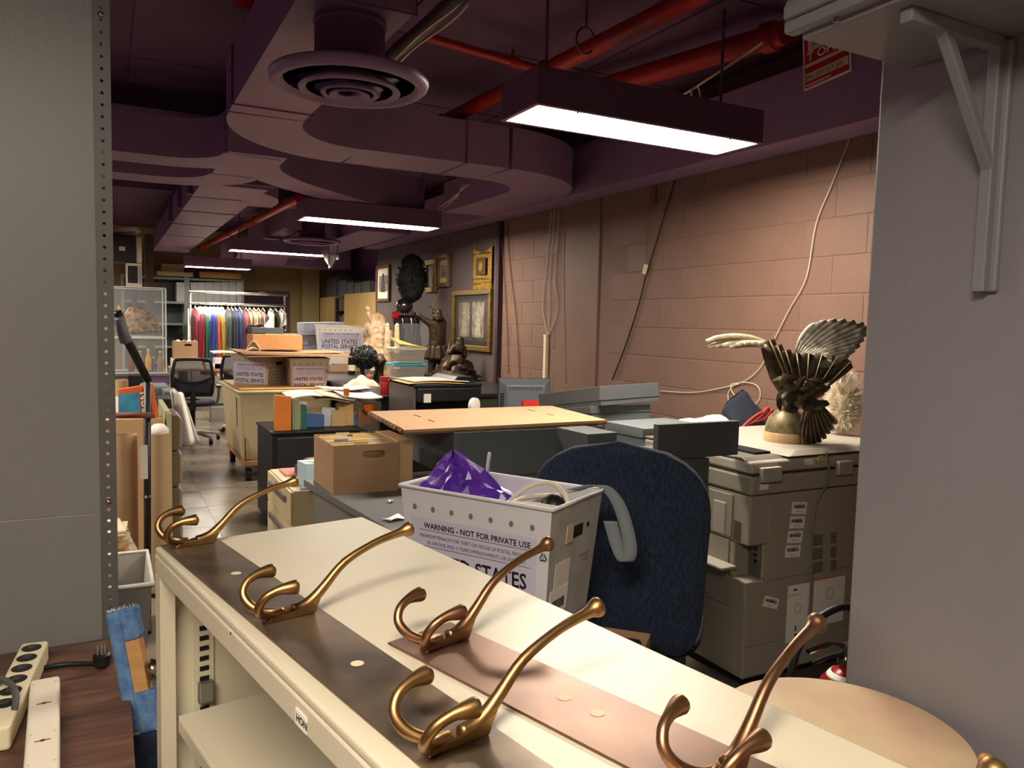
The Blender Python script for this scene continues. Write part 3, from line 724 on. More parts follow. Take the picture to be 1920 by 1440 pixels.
# ---------------------------------------------------------------- mail totes
def tote(loc, ang, L, W, Hh, label, letters=True, holes=False, taper=0.024, m=None, th=0.005):
    m = m or m_tote
    t = thing('mail_tote', label, 'tote', loc, ang, 'white corrugated plastic mail totes')
    k = taper
    def wall(p, q, ip, iq, nm):     # p,q rim points, ip,iq base points
        mb = MB(); p, q, ip, iq = [Vector(v) for v in (p, q, ip, iq)]
        n = (q - p).cross(ip - p).normalized() * th
        mb.hexa([ip, iq, iq + n, ip + n, p, q, q + n, p + n]); return mb.build(nm, m, t, bevel=0.001)
    A, B, C, D = (0, 0, Hh), (L, 0, Hh), (L, W, Hh), (0, W, Hh)
    a, b, c, d = (k, k, 0), (L - k, k, 0), (L - k, W - k, 0), (k, W - k, 0)
    f = wall(A, B, a, b, 'front_panel'); e = wall(B, C, b, c, 'end_panel'); wall(C, D, c, d, 'rear_panel'); e2 = wall(D, A, d, a, 'end_panel')
    MB().add([a, b, c, d, (k, k, .006), (L - k, k, .006), (L - k, W - k, .006), (k, W - k, .006)], [(3, 2, 1, 0), (4, 5, 6, 7), (0, 1, 5, 4), (1, 2, 6, 5), (2, 3, 7, 6), (3, 0, 4, 7)]).build('floor_panel', m, t)
    MB().tube([(-.002, -.002, Hh), (L + .002, -.002, Hh), (L + .002, W + .002, Hh), (-.002, W + .002, Hh)], 0.005, 8, closed=True).build('rim_wire', m, t, smooth=True)
    up = Vector((k * 0, k, -Hh)).normalized() * -1     # up the front face
    up = (Vector((0, 0, Hh)) - Vector((0, k, 0))).normalized()
    def fm(x, s): return frame_m(Vector((x, 0, Hh)) - up * s + Vector((0, -0.0012, 0)), (1, 0, 0), up)
    if letters:
        z = Hh
        # lilac printed field
        MB().hexa([Vector((k + 0.012, 0, Hh)) - up * (Hh - 0.01) + Vector((0, -0.0006, 0)), Vector((L - k - 0.03, 0, Hh)) - up * (Hh - 0.01) + Vector((0, -0.0006, 0)), Vector((L - k - 0.03, 0, Hh)) - up * (Hh - 0.01), Vector((k + 0.012, 0, Hh)) - up * (Hh - 0.01),
                   Vector((0.03, 0, Hh)) - up * 0.075 + Vector((0, -0.0006, 0)), Vector((L - 0.04, 0, Hh)) - up * 0.075 + Vector((0, -0.0006, 0)), Vector((L - 0.04, 0, Hh)) - up * 0.075, Vector((0.03, 0, Hh)) - up * 0.075]).build('printed_field', m_totep, f)
        s = L / 0.46
        text('lettering', 'WARNING - NOT FOR PRIVATE USE', 0.0218 * s, m_text, f, fm(0.075 * s, 0.102), bold=0.0005, sx=0.93)
        text('lettering', 'MAXIMUM PENALTY FOR THEFT OR MISUSE OF POSTAL PROPERTY', 0.0142 * s, m_text, f, fm(0.060 * s, 0.127), sx=0.80)
        text('lettering', '$1,000 FINE AND 3 YEARS IMPRISONMENT (18 USC 1707)', 0.0142 * s, m_text, f, fm(0.085 * s, 0.144), sx=0.84)
        text('lettering', 'UNITED STATES', 0.056 * s, m_text, f, fm(0.055 * s, 0.205), bold=0.001, sx=0.83)
        text('lettering', 'POSTAL SERVICE', 0.056 * s, m_text, f, fm(0.055 * s, 0.262), bold=0.001, sx=0.80)
        for ss in (0.108, 0.151):
            q0 = Vector((0.06 * s, -0.0010, Hh)) - up * ss; q1 = Vector((0.40 * s, -0.0010, Hh)) - up * ss
            MB().hexa([q0, q1, q1 + Vector((0, .0006, 0)), q0 + Vector((0, .0006, 0)), q0 + up * .0012, q1 + up * .0012, q1 + up * .0012 + Vector((0, .0006, 0)), q0 + up * .0012 + Vector((0, .0006, 0))]).build('ruled_line', m_text, f)
        # recycling triangle with a 2
        cx, cs = L - 0.024, 0.118
        for j in range(3):
            a0 = PI / 2 + j * 2 * PI / 3; a1 = PI / 2 + (j + 1) * 2 * PI / 3
            g = lambda an, r: Vector((cx + r * math.cos(an), -0.0014, Hh)) - up * (cs - r * math.sin(an))
            MB().tube([g(a0, 0.013).lerp(g(a1, 0.013), 0.12), g(a0, 0.013).lerp(g(a1, 0.013), 0.82)], 0.0014, 5).build('recycling_mark', m_text, f)
        text('lettering', '2', 0.012, m_text, f, fm(cx - 0.004, cs + 0.004))
        dm = None
        for j in range(7):
            q0 = Vector((0.045 + j * 0.058, -0.0012, Hh)) - up * 0.05
            if dm is None: o = MB().sphere((0, 0, 0), 0.0075, 8, 6, (0.8, 0.2, 1)).build('rivet', m_greyl, f); dm = o.data
            else: o = link('rivet', dm, m_greyl, f)
            o.location = q0
    # end panel details
    upe = (Vector((L, 0, Hh)) - Vector((L - k, 0, 0))).normalized()
    def em(y, s): return Vector((L, y, Hh)) - upe * s + Vector((0.0012, 0, 0))
    mh = MB(); c0, c1 = em(W * 0.36, 0.065), em(W * 0.64, 0.065)
    mh.hexa([c0 - upe * 0.03, c1 - upe * 0.03, c1 - upe * 0.03 - Vector((.004, 0, 0)), c0 - upe * 0.03 - Vector((.004, 0, 0)), c0, c1, c1 - Vector((.004, 0, 0)), c0 - Vector((.004, 0, 0))])
    mh.build('hand_hole', m_darkhole, e)
    if holes:
        hm = None
        for i in range(5):
            for j in range(7):
                y = W * (0.12 + 0.125 * j + (0.06 if i % 2 else 0))
                if y > W * 0.92: continue
                if hm is None: o = MB().lathe([(0.0001, 0), (0.009, 0), (0.009, 0.001), (0.0001, 0.001)], 8, m=Matrix.Rotation(PI / 2, 3, 'Y')).build('vent_hole', mat('hole_shade', '#77736a', 0.9), e); hm = o.data
                else: o = link('vent_hole', hm, None, e)
                o.location = em(y, 0.12 + i * 0.032)
    return t, e, em, upe
A = Vector((0.666, 1.874)); Bp = Vector((0.893, 1.491))
ta = math.atan2(Bp.y - A.y, Bp.x - A.x)
tt, te, em, upe = tote((A.x, A.y, 0.7305), ta, 0.445, 0.27, 0.30, 'large white mail tote with warning lettering and a purple bag inside')
te.data.materials.clear(); te.data.materials.append(mat('dirty_white_plastic', '#b3b0aa', 0.5, var=0.22, vscale=14, bump=0.2, bscale=40))
# opening, sticker and tare text on the near end panel
m_stick = mat('worn_sticker', '#ded6c8', 0.6, var=0.06)
def eplate(y0, y1, s0, s1, nm, m, off=0.001):
    d = Vector((off, 0, 0)); p = [em(y0, s1), em(y1, s1), em(y1, s0), em(y0, s0)]
    return MB().hexa([p[0], p[1], p[1] + d, p[0] + d, p[3], p[2], p[2] + d, p[3] + d]).build(nm, m, te)
eplate(0.085, 0.118, 0.055, 0.10, 'card_flap', mat('pale_wood_card', '#cdb48e', 0.7), 0.0022)
eplate(0.045, 0.12, 0.14, 0.22, 'sticker', m_stick)
lb = eplate(0.03, 0.12, 0.205, 0.27, 'sticker', m_white, 0.0018)
for j in range(14):
    y = 0.045 + j * 0.0042; eplate(y, y + random.choice((0.001, 0.002, 0.003)), 0.232, 0.256, 'barcode_bar', m_text, 0.0026)
text('lettering', 'TARE WEIGHT', 0.011, m_text, te, frame_m(em(0.165, 0.155) + Vector((0.0012, 0, 0)), (0, 1, 0), upe), sx=0.8)
text('lettering', '1.94 LBS', 0.011, m_text, te, frame_m(em(0.185, 0.168) + Vector((0.0012, 0, 0)), (0, 1, 0), upe), sx=0.8)
MB().lathe([(0.0001, 0), (0.007, 0), (0.007, 0.001), (0.0001, 0.001)], 10, em(0.20, 0.075), Matrix.Rotation(PI / 2, 3, 'Y')).build('round_hole', m_darkhole, te)
# purple plastic bag bulging out of the tote
m_bag = mat('purple_plastic_film', '#6a35ad', 0.28, var=0.3, vscale=12, col2='#4b2390', spec=0.7)
from mathutils import noise as mnz
def bagf(u, v):
    a = u * 2 * PI; r = 0.115 * (1 - v) ** 0.75 + 0.006
    rip = 1 + 0.16 * math.sin(3 * a + 5 * v) + 0.12 * math.sin(7 * a - 4 * v) + 0.06 * math.sin(13 * a + 11 * v)
    k = 0.05 * (0.35 - abs(mnz.noise(Vector((math.cos(a) * 1.7, math.sin(a) * 1.7, v * 2.6))))) + 0.014 * mnz.noise(Vector((math.cos(a) * 5, math.sin(a) * 5, v * 6)))
    r = (0.125 * (1 - v ** 1.6) + 0.004) + k * (1 - v * v)
    return (r * math.cos(a) * 1.1 - 0.035 * v * v, r * math.sin(a) * 0.62, 0.175 * v + k * 0.8)
bgp = tt.location + Matrix.Rotation(ta, 3, 'Z') @ Vector((0.12, 0.12, 0.20))
bg = thing('plastic_bag', 'crumpled purple plastic bag poking out of the near tote', 'bag', bgp, ta + R(20))
MB().grid(bagf, 30, 11).build('film', m_bag, bg, smooth=False)
MB().grid(lambda u, v: (0.045 + 0.01 * v + 0.006 * math.sin(4 * u), 0.03 + 0.045 * (u - .5) * (1 - 0.4 * v), 0.06 + 0.12 * v), 4, 6, 0.002).build('bag_ear', mat('milky_film', '#c9c2d6', 0.35), bg, smooth=True)
# strap coiled in the tote and hanging over its edge
sp = thing('webbing_strap', 'pale cord coiled in the near tote with grey strap over the corner', 'strap', tt.location + Matrix.Rotation(ta, 3, 'Z') @ Vector((0.35, 0.12, 0.25)), ta)
MB().tube(smooth_path([(-0.10, -0.03, 0.005), (-0.06, 0.02, 0.055), (0.0, 0.04, 0.075), (0.05, 0.03, 0.05), (0.07, -0.01, 0.03), (0.02, -0.06, 0.04), (-0.05, -0.05, 0.035), (-0.03, 0.02, 0.04), (0.04, 0.06, 0.045)], 6), 0.006, 8).build('cord', mat('ivory_cord', '#d6ceb8', 0.6), sp, smooth=True)
MB().sphere((0.02, 0.03, 0.02), 0.035, 12, 8, (1, 1, 0.9)).build('dark_knot', m_black, sp, smooth=True)
sg = smooth_path([(0.02, 0.13, 0.045), (0.085, 0.15, 0.062), (0.125, 0.165, 0.03), (0.15, 0.175, -0.03), (0.165, 0.18, -0.10), (0.155, 0.178, -0.135), (0.135, 0.170, -0.10), (0.115, 0.16, -0.03)], 5)
MB().grid(lambda u, v: sg[int(round(u * (len(sg) - 1)))] + Vector((0.030, 0.018, 0)) * (v - .5), len(sg) - 1, 2, 0.002).build('grey_webbing', mat('grey_webbing', '#7f858b', 0.8, bump=0.3, bscale=300), sp, smooth=True)

# ---------------------------------------------------------------- blue upholstered chair
m_blue = mat('navy_tweed', '#1f2d44', 0.95, var=0.55, vscale=150, col2='#0f1724', bump=0.6, bscale=160, stretch=(1, 1, 0.4), sheen=0.03)
ch = thing('office_chair', 'blue tweed upholstered office chair with rounded high back', 'chair', (1.312, 1.822, 0), R(-44))
def pad(u, v):   # rounded back cushion
    w = 0.275 * (1 - 0.10 * (1 - v)) * min(1, (0.0 + max(0, 1 - ((max(0, v - 0.62)) / 0.38) ** 2.6)) ** 0.5 + 0.0) if v > 0.62 else 0.275 * (1 - 0.10 * (1 - v)) * (0.80 + 0.20 * min(1, v / 0.15) ** 0.5)
    a = u * 2 * PI; c, s = math.cos(a), math.sin(a)
    e = 0.35
    x = w * math.copysign(abs(c) ** e, c); y = 0.042 * math.copysign(abs(s) ** 0.5, s) * max(0, 1 - abs(2 * v - 1) ** 9) ** 0.5
    return (x, y + 0.10 * (x / 0.27) ** 2 * 0.25, 0.50 + 0.62 * v)
mb = MB().grid(lambda u, v: pad(u, v), 40, 24)
mb.build('backrest', m_blue, ch, smooth=True)
MB().grid(lambda u, v: (0.0 + 0.25 * math.copysign(abs(math.cos(u * 2 * PI)) ** .5, math.cos(u * 2 * PI)) * math.sin(PI * (0.02 + .96 * v)) ** .4, 0.31 + 0.24 * math.copysign(abs(math.sin(u * 2 * PI)) ** .5, math.sin(u * 2 * PI)) * math.sin(PI * (0.02 + .96 * v)) ** .4, 0.475 - 0.04 * math.cos(PI * v)), 28, 8).build('seat', m_blue, ch, smooth=True)
MB().box(-0.03, 0.03, 0.03, 0.3, 0.40, 0.43).box(-0.03, 0.03, 0.03, 0.06, 0.43, 0.52).build('back_bracket', m_black, ch, bevel=0.006)
MB().lathe([(0.03, 0.10), (0.03, 0.40), (0.05, 0.435), (0.0001, 0.435)], 14, (0, 0.3, 0)).build('column', m_black, ch, smooth='auto')
for k in range(5):
    a = k * 2 * PI / 5 + 0.3
    MB().tube([(0, 0.3, 0.10), (0.16 * math.cos(a), 0.3 + 0.16 * math.sin(a), 0.085), (0.27 * math.cos(a), 0.3 + 0.27 * math.sin(a), 0.065)], [0.028, 0.022, 0.016], 8).build('leg', m_black, ch, smooth='auto')
    MB().lathe([(0.0001, -0.02), (0.028, -0.02), (0.028, 0.02), (0.0001, 0.02)], 12, (0.27 * math.cos(a), 0.3 + 0.27 * math.sin(a), 0.029), Matrix.Rotation(PI / 2, 3, 'X')).build('caster', m_black, ch, smooth='auto')

# small open carton beside the chair
cb_ = thing('carton', 'small open cardboard carton with dark contents below the near tote', 'carton', (1.15, 1.62, 0), R(-46))
MB().box(-0.10, 0.10, -0.09, 0.09, 0, 0.012).box(-0.10, 0.10, -0.09, -0.085, .0121, 0.63).box(-0.10, 0.10, 0.085, 0.09, .0121, 0.63).box(-0.10, -0.095, -0.085, 0.085, .0121, 0.63).box(0.095, 0.10, -0.085, 0.085, .0121, 0.63).build('walls', m_card, cb_)
MB().box(-0.08, 0.08, -0.07, 0.075, 0.54, 0.62).build('dark_package', m_black, cb_, bevel=0.01)

# ================================================================ copier
CX, CY, CW, CDp = 2.27, 2.25, 0.95, 0.70
cp = thing('photocopier', 'large beige floor-standing photocopier against the block wall', 'photocopier', (CX, CY, 0))
CXW = lambda px, py: aty(px, py, CY)
b = MB()
b.box(0.0, CW, 0.0, CDp, 0.03, 0.435)
b.box(0.085, CW, 0.0, CDp, 0.4355, 0.583)
b.box(0.0, 0.0845, 0.075, CDp, 0.4355, 0.583)
b.box(0.0, CW, 0.0, CDp, 0.5835, 0.786)
b.build('body', m_cop, cp, bevel=0.006)
MB().box(0.02, CW - 0.02, 0.02, CDp - 0.02, 0.0, 0.0295).build('plinth', m_black, cp)
# pocket at the corner: floor lip and connectors
MB().box(-0.004, 0.089, -0.004, 0.079, 0.425, 0.437).build('pocket_sill', m_cop2, cp, bevel=0.003)
MB().box(0.078, 0.084, 0.01, 0.07, 0.44, 0.575).build('connector_plate', m_steel, cp)
for z in (0.55, 0.525, 0.50): MB().box(0.073, 0.0785, 0.03, 0.042, z, z + 0.012).build('port', m_black, cp)
# raised panels on the left side
def lpan(y0, y1, z0, z1, nm='side_panel', m=None, t=0.006): return MB().box(-t, -0.0005, y0, y1, z0, z1).build(nm, m or m_cop, cp, bevel=0.003)
lpan(0.095, 0.235, 0.60, 0.775); lpan(0.245, 0.69, 0.16, 0.775); lpan(0.03, 0.235, 0.05, 0.30); lpan(0.105, 0.235, 0.31, 0.585)
lpan(0.13, 0.20, 0.60, 0.735, 'small_door', m_cop2, 0.010)
for k in range(9): lpan(0.045, 0.085, 0.592 + k * 0.0095, 0.597 + k * 0.0095, 'vent_slat', m_seam, 0.003)
# panel at front right face
def fpan(px0, py0, px1, py1, nm, m, t=0.003, bev=0.0):
    a = CXW(px0, py1); c = CXW(px1, py0)
    return MB().box(a.x - CX, c.x - CX, -t, -0.0004, a.z, c.z).build(nm, m, cp, bevel=bev)
MB().box(0.012, CW, -0.004, -0.0005, 0.165, 0.425).build('front_panel', m_cop, cp, bevel=0.003)
MB().box(0.012, CW, -0.004, -0.0005, 0.04, 0.16).build('front_panel', m_cop, cp, bevel=0.003)
MB().box(0.10, CW, -0.004, -0.0005, 0.43, 0.78).build('front_panel', m_cop, cp, bevel=0.003)
# bar-code stickers
def sticker(px, py, w, h, rot, seed):
    q = CXW(px, py); rr = random.Random(seed)
    s = thing('x', 'x', 'x'); bpy.data.objects.remove(s)
    e = MB().box(-w / 2, w / 2, -0.0008, 0, -h / 2, h / 2).build('barcode_sticker', m_white, cp)
    e.location = (q.x - CX, -0.0045, q.z); e.rotation_euler = (0, R(rot), 0)
    mb = MB(); x = -w * 0.4
    while x < w * 0.36:
        bw = rr.choice((0.0008, 0.0016, 0.0024)); mb.box(x, x + bw, -0.0012, -0.0008, -h * 0.02, h * 0.26); x += bw + rr.choice((0.0008, 0.0015))
    mb.box(-w * 0.1, w * 0.3, -0.0012, -0.0008, h * 0.32, h * 0.36)
    mb.build('barcode_bars', m_text, e)
    text('lettering', rr.choice(('C 24 03 102', 'MB 2704', 'BW 1111', 'BW 02')), h * 0.22, m_text, e, frame_m((-w * 0.2, -0.001, -h * 0.36), (1, 0, 0), (0, 0, 1)))
for k, (px, py) in enumerate(((1497, 952), (1493, 979), (1489, 1006), (1485, 1033))): sticker(px, py, 0.086, 0.050, 5, k)
sticker(1444, 1129, 0.086, 0.044, 18, 9)
# louvred vent
for i in range(3):
    for j in range(2):
        a = CXW(1522 + j * 33, 1002 + i * 26 - j * 4); w = 0.062 if j == 0 else 0.04
        v = MB().box(0, w, -0.001, 0, -0.05, 0).build('vent', m_cop2, cp); v.location = (a.x - CX, -0.0045, a.z)
        mb = MB()
        for s in range(7): mb.box(0.002, w - 0.002, -0.003, -0.001, -0.006 - s * 0.0068, -0.003 - s * 0.0068)
        mb.build('louvre', m_seam, v)
# taped instruction sheets
a = CXW(1470, 1205); c = CXW(1520, 1090)
s1 = MB().box(a.x - CX, c.x - CX, -0.007, -0.006, a.z, c.z).build('instruction_sheet', m_white, cp)
a2 = CXW(1520, 1175); c2 = CXW(1583, 1078)
s2 = MB().box(a2.x - CX, c2.x - CX, -0.0062, -0.0052, a2.z, c2.z).build('instruction_sheet', m_white, cp)
a3 = CXW(1500, 1092); c3 = CXW(1562, 1080)
MB().box(a3.x - CX, c3.x - CX, -0.0082, -0.0072, a3.z, c3.z + 0.004).build('orange_tape', mat('orange_tape', '#d9702a', 0.45), cp)
def ink(px, py, w, h, par):
    q = CXW(px, py); MB().box(q.x - CX - w / 2, q.x - CX + w / 2, -0.0078, -0.0071, q.z - h / 2, q.z + h / 2).build('ink_mark', m_text, par)
ink(1489, 1105, 0.022, 0.007, s1); ink(1489, 1177, 0.007, 0.022, s1)
q = CXW(1489, 1187); MB().prism([(-0.012, 0), (0.012, 0), (0, -0.016)], 0, 0.0007, frame_m((q.x - CX, -0.0072, q.z), (1, 0, 0), (0, 0, 1))).build('ink_arrow', m_text, s1)
text('lettering', 'Paper Deck Connector', 0.0105, m_text, s1, frame_m((CXW(1475, 1118).x - CX, -0.0074, CXW(1475, 1118).z), (1, 0, 0), (0, 0, 1)), sx=0.8)
for (px, py, r) in ((1493, 1140, 0.016), (1553, 1112, 0.020)):
    q = CXW(px, py); MB().tube([(q.x - CX + r * math.cos(t), -0.0075, q.z + r * 1.3 * math.sin(t)) for t in [i / 14 * 2 * PI for i in range(14)]], 0.0009, 4, closed=True).build('ink_drawing', m_text, s1)
# scanner deck and lid
MB().box(-0.004, CW, -0.006, CDp, 0.790, 0.868).build('scanner_deck', m_cop, cp, bevel=0.010)
MB().box(0.0, CW - 0.01, 0.0, CDp - 0.01, 0.8685, 0.8745).build('lid_gap', m_seam, cp)
MB().box(-0.002, CW - 0.002, -0.002, CDp, 0.875, 0.925).build('lid', m_cop2, cp, bevel=0.012, segs=3)
MB().frustum((0.0, 0.30), (0.03, CDp), (0.0, 0.27), (0.06, CDp), 0.9255, 0.935).build('document_tray', mat('copier_grey_tray', '#6f6b64', 0.4), cp, bevel=0.003)
MB().frustum((0.20, CW - 0.01), (0.0, CDp), (0.27, CW - 0.01), (0.03, CDp), 0.9358, 0.9565).build('document_feeder', m_cop2, cp, bevel=0.005, segs=2)
MB().box(0.11, 0.20, 0.10, 0.52, 0.936, 0.944).build('feeder_slot', m_darkhole, cp)
# hinges and connector boxes on the lid's rear edge
for px0, px1 in ((1420, 1458), (1562, 1590)):
    a = CXW(px0, 895); c = CXW(px1, 868); MB().box(a.x - CX, c.x - CX, -0.03, -0.007, 0.845, 0.905).build('hinge_block', m_cop2, cp, bevel=0.005)
for px, py, m in ((1515, 866, m_white), (1536, 859, mat('yellow_label', '#cfc03a', 0.5)), (1430, 912, m_white)):
    q = CXW(px, py); MB().box(-0.024 if m is m_white else -0.014, 0.024 if m is m_white else 0.014, -0.001, 0, -0.012, 0.012).build('small_label', m, cp).location = (q.x - CX, -0.0075, q.z)
# side output tray lip
MB().box(-0.09, -0.007, 0.05, 0.36, 0.478, 0.492).build('output_tray', m_cop2, cp, bevel=0.005)
# grey cable hanging down the face
pts = [(1543, 845), (1548, 875), (1545, 905), (1528, 935), (1518, 985), (1516, 1060), (1513, 1130), (1505, 1190)]
MB().tube(smooth_path([CXW(*p) - Vector((CX, CY + 0.016, 0)) for p in pts], 5), 0.005, 8).build('power_cable', mat('grey_cable', '#7d7670', 0.5), cp, smooth=True)

# ================================================================ winged helmet on the copier
HX, HY, HZ = 2.72, 2.43, 0.957
hm_ = thing('winged_helmet', 'ornate winged stage helmet with leaves and feathers on the photocopier', 'helmet', (HX, HY, HZ), FACE)
S = 448.0
def hp(px, py, y=0.0): return Vector(((px - 1500) / S, y, (829 - py) / S))
m_gold = mat('aged_gold', '#93845f', 0.45, metal=0.3, var=0.45, vscale=25, col2='#5e5238', bump=0.2, bscale=120)
m_band = mat('tan_leather', '#c2a070', 0.55, var=0.2, vscale=30)
m_fdark = mat('dark_bronze_feather', '#2d271c', 0.5, metal=0.2, var=0.6, vscale=22, col2='#574b33', bump=0.4, bscale=90)
m_flight = mat('pale_gold_feather', '#c9bda2', 0.5, metal=0.05, var=0.5, vscale=20, col2='#9a8660', bump=0.3, bscale=120)
m_fgrey = mat('silver_gold_feather', '#c6bfac', 0.5, metal=0.05, var=0.5, vscale=24, col2='#77705f', bump=0.3, bscale=140)
MB().lathe([(0.092, 0.0), (0.095, 0.04), (0.092, 0.07), (0.080, 0.105), (0.055, 0.132), (0.025, 0.147), (0.0001, 0.151)], 28, hp(1482, 829, 0.04)).build('dome', m_gold, hm_, smooth=True)
MB().lathe([(0.092, -0.002), (0.0985, 0.0), (0.0985, 0.038), (0.095, 0.043)], 28, hp(1482, 829, 0.04)).build('brow_band', m_band, hm_, smooth='auto')
def blade(p0, p1, bend, w, nrm, ridge=0.25, tipw=0.25, n=8, rootw=0.5, thick=0.004):
    p0, p1 = Vector(p0), Vector(p1); d = p1 - p0; mid = (p0 + p1) / 2 + Vector(bend); nrm = Vector(nrm).normalized()
    def P(t): return (1 - t) ** 2 * p0 + 2 * t * (1 - t) * mid + t * t * p1
    def fn(u, v):
        c = P(u); tg = (P(min(1, u + .02)) - P(max(0, u - .02))).normalized(); s = tg.cross(nrm).normalized()
        ww = w * (rootw + (1 - rootw) * min(1, u * 2.5)) * (1 if u < 0.75 else tipw + (1 - tipw) * (1 - ((u - .75) / .25) ** 2) ** 0.5)
        k = (v - .5) * 2
        return c + s * ww * k * 0.5 - nrm * (abs(k) * ww * ridge)
    return MB().grid(fn, n, 4, thick)
nv = (0, -1, 0.15)
def wing(name, specs, m):
    w0 = blade(*specs[0]).build(name, m, hm_, smooth=True)
    for s in specs[1:]: blade(*s).build('feather', m, w0, smooth=True)
    return w0
# right wing: fan of overlapping feathers
root = hp(1492, 655, 0.02); sp_ = []
tips = [(1532, 592), (1548, 586), (1566, 583), (1584, 583), (1602, 585), (1619, 589), (1627, 597), (1624, 609), (1618, 620), (1610, 632), (1600, 642), (1588, 652), (1572, 662), (1556, 668)]
for i, (a, b_) in enumerate(tips): sp_.append((root + Vector((0.006 * i, -0.004 * i + 0.01, -0.002 * i)), hp(a, b_, 0.03 - 0.004 * i), (-0.02, 0, 0.035 - 0.004 * i), 0.036, nv, 0.12, 0.45))
wing('right_wing', sp_, m_fgrey)
# left wing: arching out to the left
root = hp(1452, 668, 0.01); sp_ = []
tips = [(1308, 632), (1313, 643), (1326, 642), (1340, 640), (1353, 642), (1366, 638), (1380, 636), (1394, 634), (1408, 634), (1420, 640)]
for i, (a, b_) in enumerate(tips): sp_.append((hp(1446 + i * 1.5, 640 + i * 2.5, 0.02), hp(a, b_, 0.0 - 0.003 * i), (0.01, 0, 0.065 - 0.004 * i), 0.030, (0.1, -1, 0.5), 0.12, 0.5))
wing('left_wing', sp_, m_flight)
# dark flaring crest of long feathers between the wings
base = [(1478, 738), (1484, 740), (1490, 742), (1496, 742), (1500, 740), (1505, 738), (1510, 738), (1515, 736)]
tps = [(1428, 626), (1443, 636), (1460, 645), (1482, 650), (1506, 650), (1532, 652), (1562, 656), (1590, 664)]
cr = None
for i, (p, q) in enumerate(zip(base, tps)):
    o = blade(hp(*p, 0.03), hp(*q, -0.02 - 0.004 * (i % 3)), (-0.012 + 0.001 * i if i < 4 else -0.008 * (i - 3), -0.02, -0.01), 0.072, nv, 0.30, 0.8, 10).build('crest' if cr is None else 'feather', m_fdark, hm_ if cr is None else cr, smooth=True)
    cr = cr or o
    rib = MB().tube([hp(*p, 0.0), (hp(*p, 0.0) + hp(*q, -0.045)) / 2 + Vector((0, -0.03, 0)), hp(*q, -0.035)], 0.0035, 5).build('quill', m_gold, cr, smooth=True)
# leaf cluster round the brow
rl = random.Random(3); lf0 = None
for i in range(44):
    a = rl.uniform(1442, 1532); b_ = rl.uniform(698, 762) - (a - 1487) * 0.05
    c = hp(a, b_, -0.055 - 0.03 * rl.random()); an = rl.uniform(0, 2 * PI); l = rl.uniform(0.026, 0.042)
    o = blade(c - Vector((math.cos(an) * l, 0.008, math.sin(an) * l * .8)), c + Vector((math.cos(an) * l, -0.016, math.sin(an) * l * .8)), (0, -0.010, 0.004), 0.034, (rl.uniform(-.7, .7), -1, rl.uniform(-.5, .8)), 0.22, 0.05, 6, 0.15, 0.0015)
    o = o.build('leaf_wreath' if lf0 is None else 'leaf', rl.choice((m_gold, m_fdark, m_fdark)), hm_ if lf0 is None else lf0, smooth=False)
    lf0 = lf0 or o
MB().sphere(hp(1490, 735, 0.03), 0.075, 16, 10, (0.95, 0.8, 0.85)).build('crown_core', m_fdark, hm_, smooth=True)
# hanging side feathers sweeping down and to the right
tr = None
for i, (p, q) in enumerate((((1506, 752), (1494, 828)), ((1508, 750), (1505, 829)), ((1508, 755), (1519, 828)), ((1511, 752), (1530, 827)), ((1514, 750), (1541, 825)), ((1517, 748), (1552, 818)), ((1520, 746), (1561, 808)), ((1522, 744), (1569, 800)), ((1524, 742), (1578, 788)))):
    o = blade(hp(*p, -0.05), hp(*q, -0.05 + 0.008 * i), (-0.012, -0.012, -0.010), 0.028, (0.2, -1, 0), 0.35, 0.6, 8).build('neck_feathers' if tr is None else 'feather', m_fdark, hm_ if tr is None else tr, smooth=True)
    tr = tr or o
    MB().tube([hp(*p, -0.062), (hp(*p, 0) + hp(*q, 0)) / 2 + Vector((-0.006, -0.066, -0.005)), hp(*q, -0.060 + 0.008 * i)], 0.003, 5).build('quill', m_gold, tr, smooth=True)

# fur plume next to it
m_fur = mat('cream_fur', '#efe4cf', 0.9, var=0.3, vscale=40, col2='#cdbd9f')
FC = aty(1582, 760, 2.55); fr = thing('fur_plume', 'fluffy cream fur plume standing beside the winged helmet', 'plume', (FC.x, 2.55, 0.957))
MB().sphere((0, 0, 0.155), 0.05, 16, 12, (1, 1, 2.6)).build('core', m_fur, fr, smooth=True)
rf = random.Random(11); vs = []; fs = []
for i in range(4200):
    th = rf.uniform(0, 2 * PI); z = rf.uniform(-1, 1); rr = math.sqrt(1 - z * z)
    n = Vector((rr * math.cos(th), rr * math.sin(th), z)); p = Vector((n.x * 0.048, n.y * 0.048, 0.155 + n.z * 0.128)); 
    d = (n + Vector((0, 0, 0.55)) + Vector((rf.uniform(-.4, .4), rf.uniform(-.4, .4), rf.uniform(-.4, .4)))).normalized() * rf.uniform(0.03, 0.062)
    s = d.orthogonal().normalized() * 0.0022; k = len(vs)
    vs += [p - s, p + s, p + d + s * 0.1]; fs.append((k, k + 1, k + 2))
ff = MB().add(vs, fs).build('fur', m_fur, fr); ff['kind'] = 'stuff'
